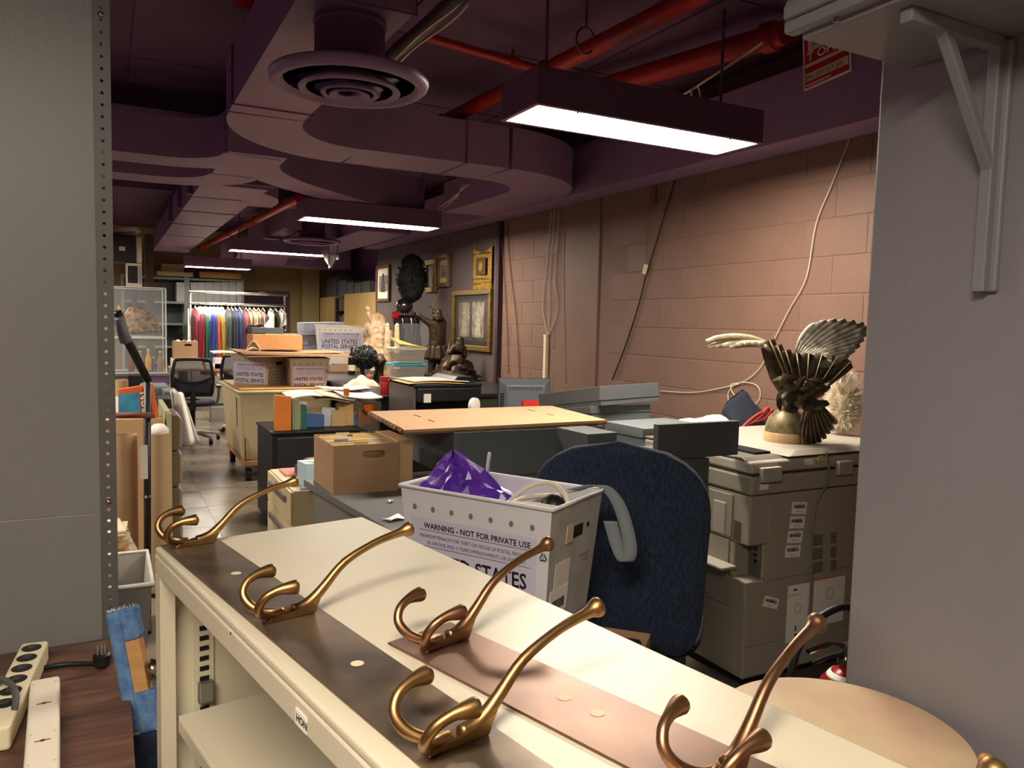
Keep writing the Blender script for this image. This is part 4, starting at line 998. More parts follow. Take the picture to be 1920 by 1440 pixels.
# ================================================================ boxes on and behind the desk
def boxthing(name, label, cat, x0, x1, y0, y1, z0, z1, m, rot=(0, 0, 0), lidh=0.0, group=None, bev=0.002, mlid=None):
    c = Vector(((x0 + x1) / 2, (y0 + y1) / 2, z0)); t = thing(name, label, cat, c, 0, group)
    t.rotation_euler = rot
    a, b, h = (x1 - x0) / 2, (y1 - y0) / 2, z1 - z0
    if lidh:
        MB().box(-a + .003, a - .003, -b + .003, b - .003, 0, h - lidh).build('base', m, t, bevel=bev)
        MB().box(-a, a, -b, b, h - lidh + 0.0005, h).build('lid', mlid or m, t, bevel=bev)
        for s in (-1, 1):
            MB().box(s * a - .0015 * (s < 0) , s * a + .0015 * (s > 0), -b - .0015, -b + 0.012, h - lidh + 0.004, h - 0.004).build('metal_corner', m_steel, t)
    else: MB().box(-a, a, -b, b, 0, h).build('body', m, t, bevel=bev)
    return t
# flat papers under the big box
for k in range(3):
    boxthing('folder_stack', ('thin pile of folders under the left of the big grey box', 'middle folder pile under the big grey box', 'right folder pile under the big grey box')[k], 'folders', 1.36 + .2 * k, 1.54 + .2 * k, 3.0, 3.38, 0.7405, 0.796, m_greyl)
z_t = 0.992
bb = thing('archival_box', 'big shallow dark grey archival box under a cardboard sheet', 'box', (1.65, 3.28, 0.797))
MB().box(1.282, 2.03, 2.955, 3.60, 0.797, 0.803).build('base', m_grey, bb, world=True)
for nm, a in (('front_wall', (1.282, 2.03, 2.955, 2.960)), ('rear_wall', (1.282, 2.03, 3.595, 3.60)), ('side_wall', (1.282, 1.287, 2.9605, 3.5945)), ('side_wall', (2.025, 2.03, 2.9605, 3.5945))):
    MB().box(*a, 0.8035, z_t).build(nm, m_grey, bb, world=True, bevel=0.001)
MB().box(1.2805, 1.2815, 2.9535, 2.972, 0.81, 0.985).box(1.2815, 1.30, 2.953, 2.9545, 0.81, 0.985).build('metal_corner', mat('dull_staple_metal', '#6d7172', 0.4, metal=0.6), bb, world=True)
cs = thing('cardboard_sheet', 'flat brown cardboard sheet lying on the big grey box', 'cardboard', (1.55, 3.3, z_t))
P0, P1, P2, P3 = atz(683, 770, 1.01), atz(757, 808, 1.01), atz(1138, 789, 1.01), atz(1034, 762, 1.01)
P0.y = min(P0.y, 3.62)
mb = MB().hexa([p - Vector((0, 0, 0.008)) for p in (P1, P2, P3, P0)] + [p + Vector((0, 0, 0.004)) for p in (P1, P2, P3, P0)])
mb.build('sheet', m_card, cs, world=True, bevel=0.001)
for (a, b) in (((776, 778), (789, 782)), ((803, 787), (815, 791)), ((990, 768), (1003, 771)), ((1025, 776), (1038, 779))):
    p, q = atz(*a, 1.0145), atz(*b, 1.0145); MB().tube([p, q], 0.0025, 4).build('slit', m_cardin, cs, world=True)
mb = MB(); n = 22
for i in range(n):
    a = P0.lerp(P1, i / n); b = P0.lerp(P1, (i + 0.8) / n); d = Vector((random.uniform(-.014, -.004), 0, -0.01)); mb.hexa([a + d, b + d, b, a, a + d + Vector((0, 0, .008)), b + d + Vector((0, 0, .008)), b + Vector((0, 0, .008)), a + Vector((0, 0, .008))])
mb.build('torn_edge', m_cardin, cs, world=True)
MB().hexa([P1 + Vector((0.0, -0.001, -0.016)), P2 + Vector((0, -0.001, -0.016)), P2 + Vector((0, 0.03, -0.016)), P1 + Vector((0, 0.03, -0.016)), P1 + Vector((0, -0.001, -0.0085)), P2 + Vector((0, -0.001, -0.0085)), P2 + Vector((0, 0.03, -0.0085)), P1 + Vector((0, 0.03, -0.0085))]).build('folded_flap', m_cardin, cs, world=True)

# carton of files on the desk
c0 = atz(625, 929, 0.7405); c1 = atz(748, 920, 0.7405); cl = atz(571, 901, 0.7405)
ct = aty(625, 836, c0.y).z; X0, X1, Y0, Y1 = c0.x, c1.x, c0.y, c0.y + 0.335
def open_box(t, X0, X1, Y0, Y1, z0, z1, m, th=0.005, handle=True, flaps=False):
    hx = (X0 + X1) / 2 + 0.03; hw, hh, hz = 0.048, 0.016, z0 + (z1 - z0) * 0.79
    if handle:
        inn = []; out = []
        for k in range(20):           # wall with a rounded hand hole cut through it
            a = 2 * PI * k / 20 + .001; c_, s_ = math.cos(a), math.sin(a); e = .55
            inn.append((hx + hw * math.copysign(abs(c_) ** e, c_), hz + hh * math.copysign(abs(s_) ** .8, s_)))
        cor = [(X1, z1), (X0, z1), (X0, z0), (X1, z0)]; qn = [k // 5 for k in range(20)]
        vs = [(x, y, z) for y in (Y0, Y0 + th) for x, z in inn + cor]; fs = []
        for k in range(20):
            l = (k + 1) % 20; c1, c2 = 20 + qn[k], 20 + qn[l]
            for o_, fl in ((0, 1), (24, 0)):
                q_ = [k, l, c2, c1] if c1 != c2 else [k, l, c1]
                q_ = [i + o_ for i in q_]; fs.append(tuple(q_ if fl else q_[::-1]))
            fs.append((l, k, k + 24, l + 24))
        for k in range(4): fs.append((20 + k, 20 + (k + 1) % 4, 44 + (k + 1) % 4, 44 + k))
        f = MB().add(vs, fs)
    else: f = MB().box(X0, X1, Y0, Y0 + th, z0, z1)
    f.build('front_wall', m, t, world=True)
    MB().box(X0, X1, Y1 - th, Y1, z0, z1).build('rear_wall', m, t, world=True)
    MB().box(X0, X0 + th, Y0 + th, Y1 - th, z0, z1).build('side_wall', m, t, world=True)
    MB().box(X1 - th, X1, Y0 + th, Y1 - th, z0, z1).build('side_wall', m, t, world=True)
    MB().box(X0 + th, X1 - th, Y0 + th, Y1 - th, z0, z0 + th).build('bottom', m, t, world=True)
cn = thing('file_carton', 'open cardboard file carton with oval hand hole on the desk', 'carton', ((X0 + X1) / 2, (Y0 + Y1) / 2, 0.7405))
open_box(cn, X0, X1, Y0, Y1, 0.7405, ct, m_card)
cols = ['#7d6244', '#d9b85a', '#e8e0cc', '#d9c48e', '#c97f6a', '#e8d9b0', '#8a8a86', '#ece6d8', '#cf8fa0', '#e3c877']
rr = random.Random(21)
for i in range(16):
    y = Y0 + 0.02 + i * (Y1 - Y0 - 0.045) / 15; h = ct - 0.012 + rr.uniform(-0.010, 0.014)
    o = MB().hexa([(X0 + .012, y, 0.746), (X1 - .012, y, .746), (X1 - .012, y + .006, .746), (X0 + .012, y + .006, .746), (X0 + .012, y + .01, h), (X1 - .012, y + .01, h), (X1 - .012, y + .015, h), (X0 + .012, y + .015, h)])
    tx = X0 + 0.03 + rr.random() * (X1 - X0 - 0.13); o.box(tx, tx + 0.06, y + .011, y + .014, h, h + 0.010)
    o = o.build('file_folder', mat('folder_%d' % (i % 10), cols[i % 10], 0.75), None)
    tag(o, ORD[i] + ' file folder from the front in the open file carton', 'folder', 'folders filed in the desk carton')
fl = thing('folded_carton', 'narrow flattened carton standing right of the file carton', 'carton', (X1 + 0.035, Y0 + 0.2, 0.7405))
MB().box(X1 + 0.006, X1 + 0.075, Y0 + 0.03, Y0 + 0.34, 0.7405, ct + 0.004).build('panel', mat('pale_cardboard', '#cfa97c', 0.8, var=0.06), fl, world=True, bevel=0.002)
# scraps of paper on the desk
for i, (px, py, w, r, lb) in enumerate(((740, 974, 0.05, 20, 'crumpled white label on the desk left of the near tote'), (733, 942, 0.02, 70, 'tiny curled paper scrap on the grey desk'))):
    q = atz(px, py, 0.742); o = MB().grid(lambda u, v: ((u - .5) * w * 1.5, (v - .5) * w, 0.006 * math.sin(5 * u + i) * math.sin(3 * v + 1) + 0.007), 8, 6, 0.0008).build('paper_scrap', m_white, None, smooth=True, loc=q, rot=(0, 0, R(r))); tag(o, lb, 'paper')

# grey archival boxes to the right, on a table in front of the wall
t2 = thing('table', 'long grey table between the copier and the block wall', 'table', (2.6, 3.5, 0))
MB().box(2.26, 3.36, 2.98, 4.0, 0.71, 0.74).build('tabletop', m_desk, t2, world=True, bevel=0.003)
for x, y in ((2.30, 3.05), (3.3, 3.05), (2.30, 3.94), (3.3, 3.94)): MB().box(x - .02, x + .02, y - .02, y + .02, 0, .709).build('leg', m_deskp, t2, world=True)
boxthing('archival_box', 'grey archival box at the bottom of the stack near the wall', 'box', 2.25, 2.60, 3.30, 3.92, 0.7405, 0.852, m_grey, lidh=0.05)
boxthing('archival_box', 'dark grey archival box second from top of the leaning stack', 'box', 2.20, 2.58, 3.30, 3.86, 0.905, 0.998, m_grey, rot=(R(-9), 0, 0), lidh=0.04)
boxthing('archival_box', 'topmost grey archival box tilted on the stack by the wall', 'box', 2.235, 2.625, 3.29, 3.90, 1.003, 1.105, m_grey, rot=(R(-9), R(-2), R(2)), lidh=0.075)
boxthing('archival_box', 'light grey lidded box leaning below the stack, left of the white papers', 'box', 2.28, 2.70, 2.99, 3.30, 0.7405, 0.965, m_greyl, rot=(0, 0, R(4)), lidh=0.05)
a, c = aty(1232, 864, 2.33), aty(1391, 789, 2.33)
boxthing('archival_box', 'upright dark grey box lid standing beside the copier', 'box', a.x, c.x - 0.012, 2.33, 2.36, a.z, c.z, m_grey)
boxthing('archival_box', 'dark support box behind the blue chair, under the upright grey box', 'box', 1.80, 2.10, 2.31, 2.66, 0.7405, a.z - 0.001, m_grey)
a, c = aty(1136, 862, 2.55), aty(1217, 797, 2.55)
boxthing('archival_box', 'narrow dark box between the big grey box and the upright one', 'box', a.x, a.x + 0.155, 2.70, 2.93, 0.7405, 1.0, m_grey, rot=(0, 0, R(3)))
# white papers, red straps and navy cloth behind the helmet
o = MB().grid(lambda u, v: (2.72 + 0.58 * u, 3.05 + 0.5 * v, 0.80 + 0.16 * math.sin(PI * min(1, max(0, u * 1.02))) ** .5 * math.sin(PI * v) ** .5 + 0.02 * math.sin(17 * u + 5 * v) * math.sin(11 * v)), 24, 14, 0.004).build('paper_heap', m_white, None); tag(o, 'heap of crumpled white paper behind the photocopier', 'paper')
q = aty(1425, 765, 2.99)
o = MB().grid(lambda u, v: (q.x - 0.11 + 0.30 * u, 3.02 + 0.14 * math.sin(PI * v) * 1.0, 0.93 + (0.14 + 0.05 * math.sin(4 * u)) * math.sin(PI * v) * math.sin(PI * (0.08 + .84 * u)) ** .5 + 0.01 * math.sin(15 * u)), 16, 10, 0.006).build('folded_garment', mat('navy_cloth', '#1d2230', 0.95, bump=0.3, bscale=80), None, smooth=True); tag(o, 'dark navy garment bundled behind the winged helmet', 'garment')
rs = thing('red_straps', 'tangled red straps lying between the copier and white papers', 'straps', aty(1420, 790, 2.98))
for k in range(5):
    MB().tube(smooth_path([aty(1392 + 8 * k, 800 - 3 * k, 2.975), aty(1412 + 6 * k, 782 + 3 * (k % 2), 2.98), aty(1432 + 4 * k, 772 - 4 * (k % 3), 2.985), aty(1440 + 3 * k, 792, 2.99)], 5), 0.008, 6, flat=0.4).build('strap', mat('red_webbing', '#b53a2c', 0.7), rs, world=True, smooth=True)
pl = thing('leaning_plank', 'dark wooden board leaning on the block wall behind the boxes', 'board', (3.3, 4.4, 0.74))

bpy.data.objects.remove(pl)

# ---------------------------------------------------------------- wall cords
def cord(label, pts, r, m, nm='wall_cable'):
    P = [atx(px, py, WX - 0.012) for px, py in pts]; o = MB().tube(smooth_path(P, 5), r, 6).build(nm, m, None, smooth=True); tag(o, label, 'cord'); return o
m_cordw = mat('white_cord', '#cfc3ac', 0.6); m_cordb = mat('black_cord', '#2a211d', 0.6); m_cordr = mat('painted_cord', '#6f4f45', 0.7)
cord('long white cord looping down the wall above the helmet', [(1594, 258), (1560, 345), (1530, 420), (1512, 520), (1480, 580), (1450, 640), (1425, 690), (1395, 715), (1370, 722), (1380, 745), (1405, 765), (1425, 745), (1418, 722), (1385, 718), (1365, 738), (1375, 768), (1408, 755)], 0.003, m_cordw)
cord('white cord running level from the wall loop to the boxes', [(1385, 720), (1330, 732), (1290, 736), (1238, 733)], 0.003, m_cordw)
cord('black cord slanting down the block wall', [(1265, 338), (1248, 395), (1232, 450), (1212, 515), (1195, 580), (1172, 650), (1148, 712)], 0.006, m_cordb)
for k, (x0_, lb) in enumerate(((1030, 'leftmost of three thin wires above the cream raceway'), (1036, 'middle wire of three above the cream raceway'), (1044, 'rightmost wire of three above the cream raceway'))):
    cord(lb, [(x0_ + 4, 395), (x0_ - 1 + k, 450), (x0_ - 8 + 2 * k, 520), (x0_ - 12 + 6 * k, 580), (1027, 632)], 0.004, m_cordw)
cord('thin dark wire beside the pegboard edge', [(942, 420), (944, 500), (950, 600), (953, 700)], 0.005, m_cordr)
cord('second dark wire right of the pegboard edge', [(951, 420), (956, 500), (968, 600), (974, 720)], 0.005, m_cordr)
cord('faint painted wire dropping near the dark corner of the pilaster', [(1060, 430), (1058, 520), (1060, 620), (1062, 720)], 0.004, m_cordr)
cord('short pale wire holding the small tag on the wall', [(1217, 380), (1214, 450), (1210, 495)], 0.003, m_cordr)
p, q = atx(1022, 735, WX - .012), atx(1029, 632, WX - .012)
rw = thing('cable_raceway', 'cream vertical cable raceway on the block wall behind the monitor', 'raceway', p)
MB().hexa([(WX - .03, p.y - .02, p.z - .5), (WX - .001, p.y - .02, p.z - .5), (WX - .001, p.y + .02, p.z - .5), (WX - .03, p.y + .02, p.z - .5), (WX - .03, p.y - .02, q.z), (WX - .001, p.y - .02, q.z), (WX - .001, p.y + .02, q.z), (WX - .03, p.y + .02, q.z)]).build('channel', mat('cream_raceway', '#d8c6a4', 0.5), rw, world=True)
MB().box(WX - .032, WX - .002, p.y - .023, p.y + .023, q.z + .001, q.z + .02).build('end_cap', mat('cream_raceway', '#d8c6a4'), rw, world=True)
q = atx(1210, 505, WX - .012); o = MB().obox(q, (0.006, 0.05, 0.07), (R(20), 0, 0)).build('wall_tag', m_offwhite, None); tag(o, 'small pale paper tag hanging on the black wall cord', 'tag')
q = atx(1226, 367, WX - .006); o = MB().box(q.x - .01, q.x + .004, q.y - .03, q.y + .03, q.z - .06, q.z + .06).build('wall_plate', mat('painted_plate', '#6a3a3c', 0.6), None, bevel=.003); tag(o, 'small dark red box high on the block wall', 'wall box')

# fire extinguisher and hose beside the copier
fx = thing('fire_extinguisher', 'red fire extinguisher with black hose in front of the copier', 'fire extinguisher', (2.0, 1.62, 0))
q0 = atz(1588, 1262, 0.42); fx.location = (q0.x, q0.y, 0)
MB().lathe([(0.08, 0.0), (0.085, 0.01), (0.085, 0.34), (0.075, 0.39), (0.045, 0.425), (0.025, 0.435), (0.025, 0.45), (0.0001, 0.45)], 24).build('cylinder', mat('extinguisher_red', '#8e1613', 0.3), fx, smooth='auto')
MB().lathe([(0.03, 0.45), (0.03, 0.47), (0.018, 0.475), (0.018, 0.51), (0.0001, 0.51)], 14).build('valve', m_chrome, fx, smooth='auto')
MB().tube([(0.01, 0, 0.50), (-0.06, 0.02, 0.515), (-0.14, 0.03, 0.50)], 0.009, 8).build('lever', m_chrome, fx)
MB().tube([(0.01, 0, 0.485), (-0.06, 0.02, 0.475), (-0.12, 0.03, 0.46)], 0.008, 8).build('carry_handle', m_black, fx)
MB().tube(smooth_path([(0.02, 0.0, 0.48), (0.08, 0.02, 0.56), (0.02, 0.04, 0.61), (-0.10, 0.06, 0.56), (-0.16, 0.07, 0.42), (-0.17, 0.07, 0.25)], 6), 0.012, 8).build('hose', m_black, fx, smooth=True)
MB().lathe([(0.047, 0.424), (0.055, 0.415), (0.062, 0.405), (0.054, 0.4165)], 20).build('collar_ring', m_white, fx, smooth=True)

# ================================================================ pedestal cabinet behind the desk
pd0, pd1 = atz(488, 881, .68), atz(548, 925, .68)
PX, PYn, PYf = pd1.x, pd1.y + .03, pd0.y
pdl = thing('drawer_pedestal', 'beige steel drawer pedestal beside the grey desk', 'cabinet', (PX + .2, (PYn + PYf) / 2, 0))
m_ped = mat('tan_steel', '#c8b98f', 0.45, var=0.04)
MB().box(PX + 0.012, PX + 0.40, PYn, PYf, 0.03, 0.68).build('body', m_ped, pdl, world=True, bevel=0.003)
for z0, z1 in ((0.03, 0.33), (0.335, 0.52), (0.525, 0.675)):
    d = MB().box(PX, PX + 0.0115, PYn + .004, PYf - .004, z0 + .003, z1).build('drawer', m_ped, pdl, world=True, bevel=0.002)
    h = MB().box(PX - 0.014, PX - 0.0005, PYn + .10, PYf - .10, z1 - 0.06, z1 - 0.035)
    inv = pdl.location
    h.v = [tuple(Vector(v) - inv) for v in h.v]; h.build('drawer_pull', m_steel, d)
MB().lathe([(0.0001, 0), (0.008, 0), (0.008, .004), (0.0001, .004)], 10, Vector((PX - .001, PYn + .33, .655)), Matrix.Rotation(-PI / 2, 3, 'Y')).build('lock', m_chrome, pdl, world=True)
q = atz(563, 900, .68)
tbx = thing('tissue_box', 'pale blue cardboard tissue box on the beige pedestal', 'tissue box', (PX + .13, PYn + .12, .681), R(8))
MB().box(-.06, .06, -.055, .055, 0, .11).build('box', mat('pale_blue_card', '#bcd6dd', 0.6, var=0.1), tbx, bevel=.002)
MB().lathe([(0.02, .1105), (0.03, .113), (0.0001, .115)], 12).build('opening', m_white, tbx)
o = MB().box(0, .07, 0, .09, 0, .05).build('tape_gun', m_black, None, bevel=.012, loc=(PX + .10, PYn + .32, .681)); tag(o, 'small black gadget behind the blue tissue box', 'gadget')
o = MB().box(0, .25, 0, .18, 0, .008).build('pink_folder', mat('pink_folder', '#cf8a7c', 0.7), None, loc=(PX + .05, PYf - .22, .681)); tag(o, 'pinkish folder at the far corner of the beige pedestal', 'folder')
o = MB().tube([(0, 0, .03), (.16, .05, .03)], .03, 10).build('paper_roll', m_card, None, smooth='auto', loc=(PX + .17, PYf - .12, .690)); tag(o, 'short brown paper roll on the beige pedestal', 'roll')
o = MB().box(0, .16, 0, .03, 0, .006).build('blue_note', mat('blue_note', '#7d8fb4', 0.6), None, loc=(PX + .05, PYn + .02, .681)); tag(o, 'bluish leaflet on the front edge of the pedestal', 'leaflet')

# ================================================================ hamper truck with totes
m_canvas = mat('tan_canvas', '#bfae86', 0.85, var=0.1, vscale=6, bump=0.25, bscale=90)
hp0 = atz(460, 905, 0)
HXx, HYy = hp0.x, hp0.y
ham = thing('canvas_hamper', 'tall tan canvas hamper truck on a wooden caster base', 'hamper', (HXx + .4, HYy + .6, 0))
MB().frustum((HXx + .0, HXx + .70), (HYy + .05, HYy + 1.15), (HXx - .05, HXx + .78), (HYy - .0, HYy + 1.22), .185, .80).build('canvas_body', m_canvas, ham, world=True, bevel=.02)
MB().tube([(HXx - .055, HYy - .005, .80), (HXx + .785, HYy - .005, .80), (HXx + .785, HYy + 1.225, .80), (HXx - .055, HYy + 1.225, .80)], .016, 8, closed=True).build('rim', m_canvas, ham, world=True, smooth=True)
MB().box(HXx + .0, HXx + .70, HYy + .04, HYy + 1.16, .14, .184).build('wooden_base', m_wood, ham, world=True, bevel=.004)
for x, y in ((.04, .1), (.64, .1), (.04, 1.08), (.64, 1.08)):
    MB().lathe([(0.0001, -.022), (.06, -.022), (.06, .022), (0.0001, .022)], 14, (HXx + x, HYy + y, .06), Matrix.Rotation(PI / 2, 3, 'Y')).build('caster', m_black, ham, world=True, smooth='auto')
    MB().box(HXx + x - .03, HXx + x + .03, HYy + y - .02, HYy + y + .02, .115, .139).build('caster_fork', m_steel, ham, world=True)
for x in (.3, .0): MB().box(HXx - .003 + x, HXx + .006 + x, HYy - .004, HYy + .012, .19, .40).build('strap', mat('brown_leather', '#5a4230', 0.7), ham, world=True)
q = aty(444, 770, HYy + .05); cc = MB().tube([atx(443, 745, HXx - .06), atx(444, 775, HXx - .055), atx(445, 800, HXx - .055)], .005, 5).build('tie_cord', m_cordr, ham, world=True)
# boards across the hamper, totes on top
o = MB().box(HXx - .04, HXx + .77, HYy + .0, HYy + 1.1, .818, .83).build('plywood_board', m_wood, None, bevel=.002); tag(o, 'plywood board laid across the canvas hamper', 'board')
m_toteg = mat('dirty_plastic', '#b3a994', 0.55, var=0.12, vscale=9)
q = aty(437, 742, HYy + .5)
tote((HXx - .04, HYy + .62, .8315), R(-45), .42, .36, .28, 'grimy mail tote with faded print on the hamper, left one', True, True, m=m_toteg)
tote((HXx + .41, HYy + .14, .8315), R(-5), .36, .44, .26, 'grimy mail tote on the hamper, right one with dotted end', True, True, m=m_toteg)
# cardboard sheets stacked over the totes
for k in range(4):
    z = 1.115 + .012 * k
    o = MB().grid(lambda u, v: (HXx + .02 + .95 * u - .02 * k, HYy + .05 + .65 * v + .03 * k, z + .006 * math.sin(3 * u + k) + .012 * (abs(u - .5) ** 2) * (k % 2)), 8, 3, .007).build('cardboard_sheet', m_card, None); tag(o, ('lowest brown cardboard sheet over the totes', 'second brown cardboard sheet over the totes', 'third brown cardboard sheet over the totes', 'uppermost brown cardboard sheet over the totes')[k], 'cardboard')
a, c = aty(474, 672, HYy + .3), aty(571, 645, HYy + .3)
boxthing('carton', 'flat orange-brown carton with a sealed spot on the cardboard sheets', 'carton', a.x, c.x - .02, HYy + .3, HYy + .62, 1.165, 1.165 + (c.z - a.z), mat('orange_carton', '#b88552', 0.75, var=.08))
o = MB().lathe([(0.0001, 0), (.012, 0), (.012, .002), (0.0001, .002)], 10, aty(515, 661, HYy + .3) - Vector((0, .004, 0)), Matrix.Rotation(PI / 2, 3, 'X')).build('carton_seal', m_cardin, bpy.data.objects['carton.002'] if 'carton.002' in bpy.data.objects else None, world=True)
if o.parent is None: tag(o, 'round seal on the flat orange-brown carton', 'seal')
boxthing('archival_box', 'brown lidded box behind the flat orange-brown carton', 'box', a.x + .18, c.x + .05, HYy + .70, HYy + 1.0, 1.165, 1.305, mat('tan_box', '#b98a63', .75), lidh=.03, mlid=mat('dull_lid', '#8f8880', .7))
boxthing('archival_box', 'small slate grey box lid on top behind the carton', 'box', a.x + .06, a.x + .36, HYy + .72, HYy + 1.0, 1.306, 1.36, m_grey)
o = MB().grid(lambda u, v: (a.x - .06 + .12 * u, HYy + .26 + .06 * math.sin(PI * v), 1.155 + .09 * math.sin(PI * u) * (0.3 + .7 * v)), 8, 6, .004).build('crumpled_wrap', m_offwhite, None); tag(o, 'crumpled packing paper at the left of the flat carton', 'packing paper')
# ================================================================ helpers for the farther things
from mathutils import noise as mnoise
def dep(p): return (Vector(p) - Vector((0, 0, CAM_H))).dot(Vector((ROT[0][2], ROT[1][2], ROT[2][2])))
def lumpy(prof, c=(0, 0, 0), n=28, k=60, amp=0.2, sc=9.0, sx=1.0, sy=1.0, seed=0.0):
    zs = [p[1] for p in prof]; z0, z1 = zs[0], zs[-1]
    def rad(z):
        for a, b in zip(prof, prof[1:]):
            if a[1] <= z <= b[1]: t = (z - a[1]) / max(1e-9, b[1] - a[1]); return a[0] + (b[0] - a[0]) * t
        return prof[-1][0]
    def fn(u, v):
        a = u * 2 * PI; z = z0 + (z1 - z0) * v; r = rad(z)
        q = Vector((math.cos(a), math.sin(a), z * 3)) * sc * 0.33 + Vector((seed, 0, 0))
        r *= 1 + amp * 2 * mnoise.noise(q) + amp * mnoise.noise(q * 2.7)
        return (c[0] + r * math.cos(a) * sx, c[1] + r * math.sin(a) * sy, c[2] + z)
    return MB().grid(fn, n, k)
def skin(name, m, parent, nodes, edges, lv=1):
    me = bpy.data.meshes.new(name); me.from_pydata([p for p, r in nodes], edges, []); me.update()
    o = link(name, me, m, parent)
    o.modifiers.new('skin', 'SKIN')
    for i, (p, r) in enumerate(nodes):
        me.skin_vertices[0].data[i].radius = (r, r) if not isinstance(r, tuple) else r
    me.skin_vertices[0].data[0].use_root = True
    s = o.modifiers.new('sub', 'SUBSURF'); s.levels = lv; s.render_levels = lv
    return o
m_dark = mat('dark_desk_top', '#2b2a2c', 0.35)
m_bronze = mat('dark_bronze', '#46382a', 0.48, metal=0.7, var=0.4, vscale=30, col2='#241c14')
m_gframe = mat('gilt_frame', '#9a7c36', 0.35, metal=0.6, var=0.5, vscale=60, col2='#5a4520', bump=0.6, bscale=120)
m_wframe = mat('walnut_frame', '#6a4a2c', 0.4, var=0.3, vscale=30)

# ---------------------------------------------------------------- long flat-file counter
CZ = 0.88
ctr = thing('flat_file_counter', 'long dark flat-file counter with shallow drawers along the pegboard', 'counter', (2.5, 7.5, 0))
MB().box(1.84, 3.32, 5.68, 10.2, CZ - .03, CZ).build('worktop', m_dark, ctr, world=True, bevel=.004)
MB().box(1.90, 3.30, 5.72, 10.15, 0.06, CZ - .0305).build('carcass', mat('dark_olive_steel', '#4d4c42', .5), ctr, world=True)
m_drw = mat('drawer_steel', '#5e5c50', .45)
for i in range(5):
    for j in range(4):
        y0 = 5.74 + j * 1.1; z0 = .12 + i * .145
        d = MB().box(1.872, 1.8995, y0, y0 + 1.07, z0, z0 + .13); dd = d.build('drawer', m_drw, ctr, world=True, bevel=.003)
        h = MB().box(1.862, 1.8715, y0 + .45, y0 + .62, z0 + .05, z0 + .075); h.v = [tuple(Vector(v) - ctr.location) for v in h.v]; h.build('drawer_pull', m_steel, dd)
def on(px, py, z=CZ): return atz(px, py, z + .001)

# bottle
q = on(659, 702); s = dep(q) / F_PX
bt = thing('wine_bottle', 'dark wine bottle standing left of the black wig on the counter', 'bottle', q)
MB().lathe([(.032, 0), (.037, .01), (.037, .16), (.03, .20), (.014, .225), (.0135, .285), (.0001, .287)], 16).build('glass', mat('dark_bottle_glass', '#0f120f', .1, spec=.8), bt, smooth='auto')
MB().lathe([(.0376, .04), (.0379, .042), (.0379, .10), (.0376, .102)], 16).build('paper_label', m_offwhite, bt)
# wig on a stand
q = on(684, 716); s = dep(q) / F_PX
wg = thing('wig_stand', 'round black wig on a dark stand beside the wine bottle', 'wig', q)
MB().lathe([(.07, 0), (.08, .01), (.075, .05), (.04, .08), (.05, .14), (.0001, .15)], 16).build('stand', m_black, wg, smooth='auto')
m_wig = mat('black_hair', '#0d0f0e', .55)
MB().sphere((0, 0, .23), .105, 16, 12).build('wig_cap', m_wig, wg, smooth=True)
rw_ = random.Random(2); mbw = MB()
for i in range(420):
    th = rw_.uniform(0, 2 * PI); z = rw_.uniform(-.9, 1); r0 = math.sqrt(1 - z * z); n = Vector((r0 * math.cos(th), r0 * math.sin(th), z)); p = n * .10 + Vector((0, 0, .23)); tg = n.cross(Vector((rw_.uniform(-1, 1), rw_.uniform(-1, 1), rw_.uniform(-1, 1)))).normalized()
    mbw.tube([p, p + n * .018 + tg * .012, p + n * .012 + tg * .03], [.005, .004, .001], 4)
o = mbw.build('curls', m_wig, wg); o['kind'] = 'stuff'
# clear tumbler with red contents
q = on(692, 722); tu = thing('tumbler', 'clear plastic tumbler with red contents on the counter', 'tumbler', q)
m_clear = mat('clear_acrylic', '#e8eef0', .06, alpha=.06, spec=.6)
MB().lathe([(.035, 0), (.042, .14), (.040, .14), (.034, .004), (.0001, .004)], 16).build('cup', m_clear, tu, smooth='auto')
MB().lathe([(.02, .03), (.026, .09), (.0001, .10)], 12).build('contents', mat('red_wax', '#a3201b', .5), tu, smooth=True)
# small bronze bust next to it
q = on(712, 716); sb = thing('bronze_statuette', 'small dark bronze statuette right of the black wig', 'statue', q)
lumpy([(.05, 0), (.055, .05), (.04, .10), (.06, .16), (.062, .21), (.035, .25), (.0, .27)], amp=.22, sc=12, seed=3, n=20, k=30).build('figure', m_bronze, sb, smooth=True)
MB().lathe([(.065, -.0), (.065, .02), (.0001, .02)], 16).build('plinth', m_black, sb)
# cream sculpture
q = on(703, 702); s = dep(q) / F_PX; q.y += .25; q.x += .1
m_cream_s = mat('cream_plaster', '#e3c9a6', .6, var=.25, vscale=14, col2='#c09a74')
cr_ = thing('plaster_sculpture', 'cream plaster sculpture of massed figures with one raised arm', 'sculpture', q)
lumpy([(.13, 0), (.14, .1), (.15, .25), (.13, .36), (.12, .46), (.09, .56), (.07, .62), (.02, .66), (0, .665)], amp=.24, sc=9, seed=8, n=36, k=70).build('figure_group', m_cream_s, cr_, smooth=True)
MB().tube([(-.06, -.02, .56), (-.10, -.03, .62), (-.115, -.03, .68)], [.035, .022, .018], 8).build('raised_arm', m_cream_s, cr_, smooth=True)
MB().sphere((-.115, -.03, .705), .035, 10, 8).build('raised_head', m_cream_s, cr_, smooth=True)
MB().lathe([(.16, -.0), (.17, .01), (.165, .035), (.0001, .035)], 20).build('plinth', m_bronze, cr_)
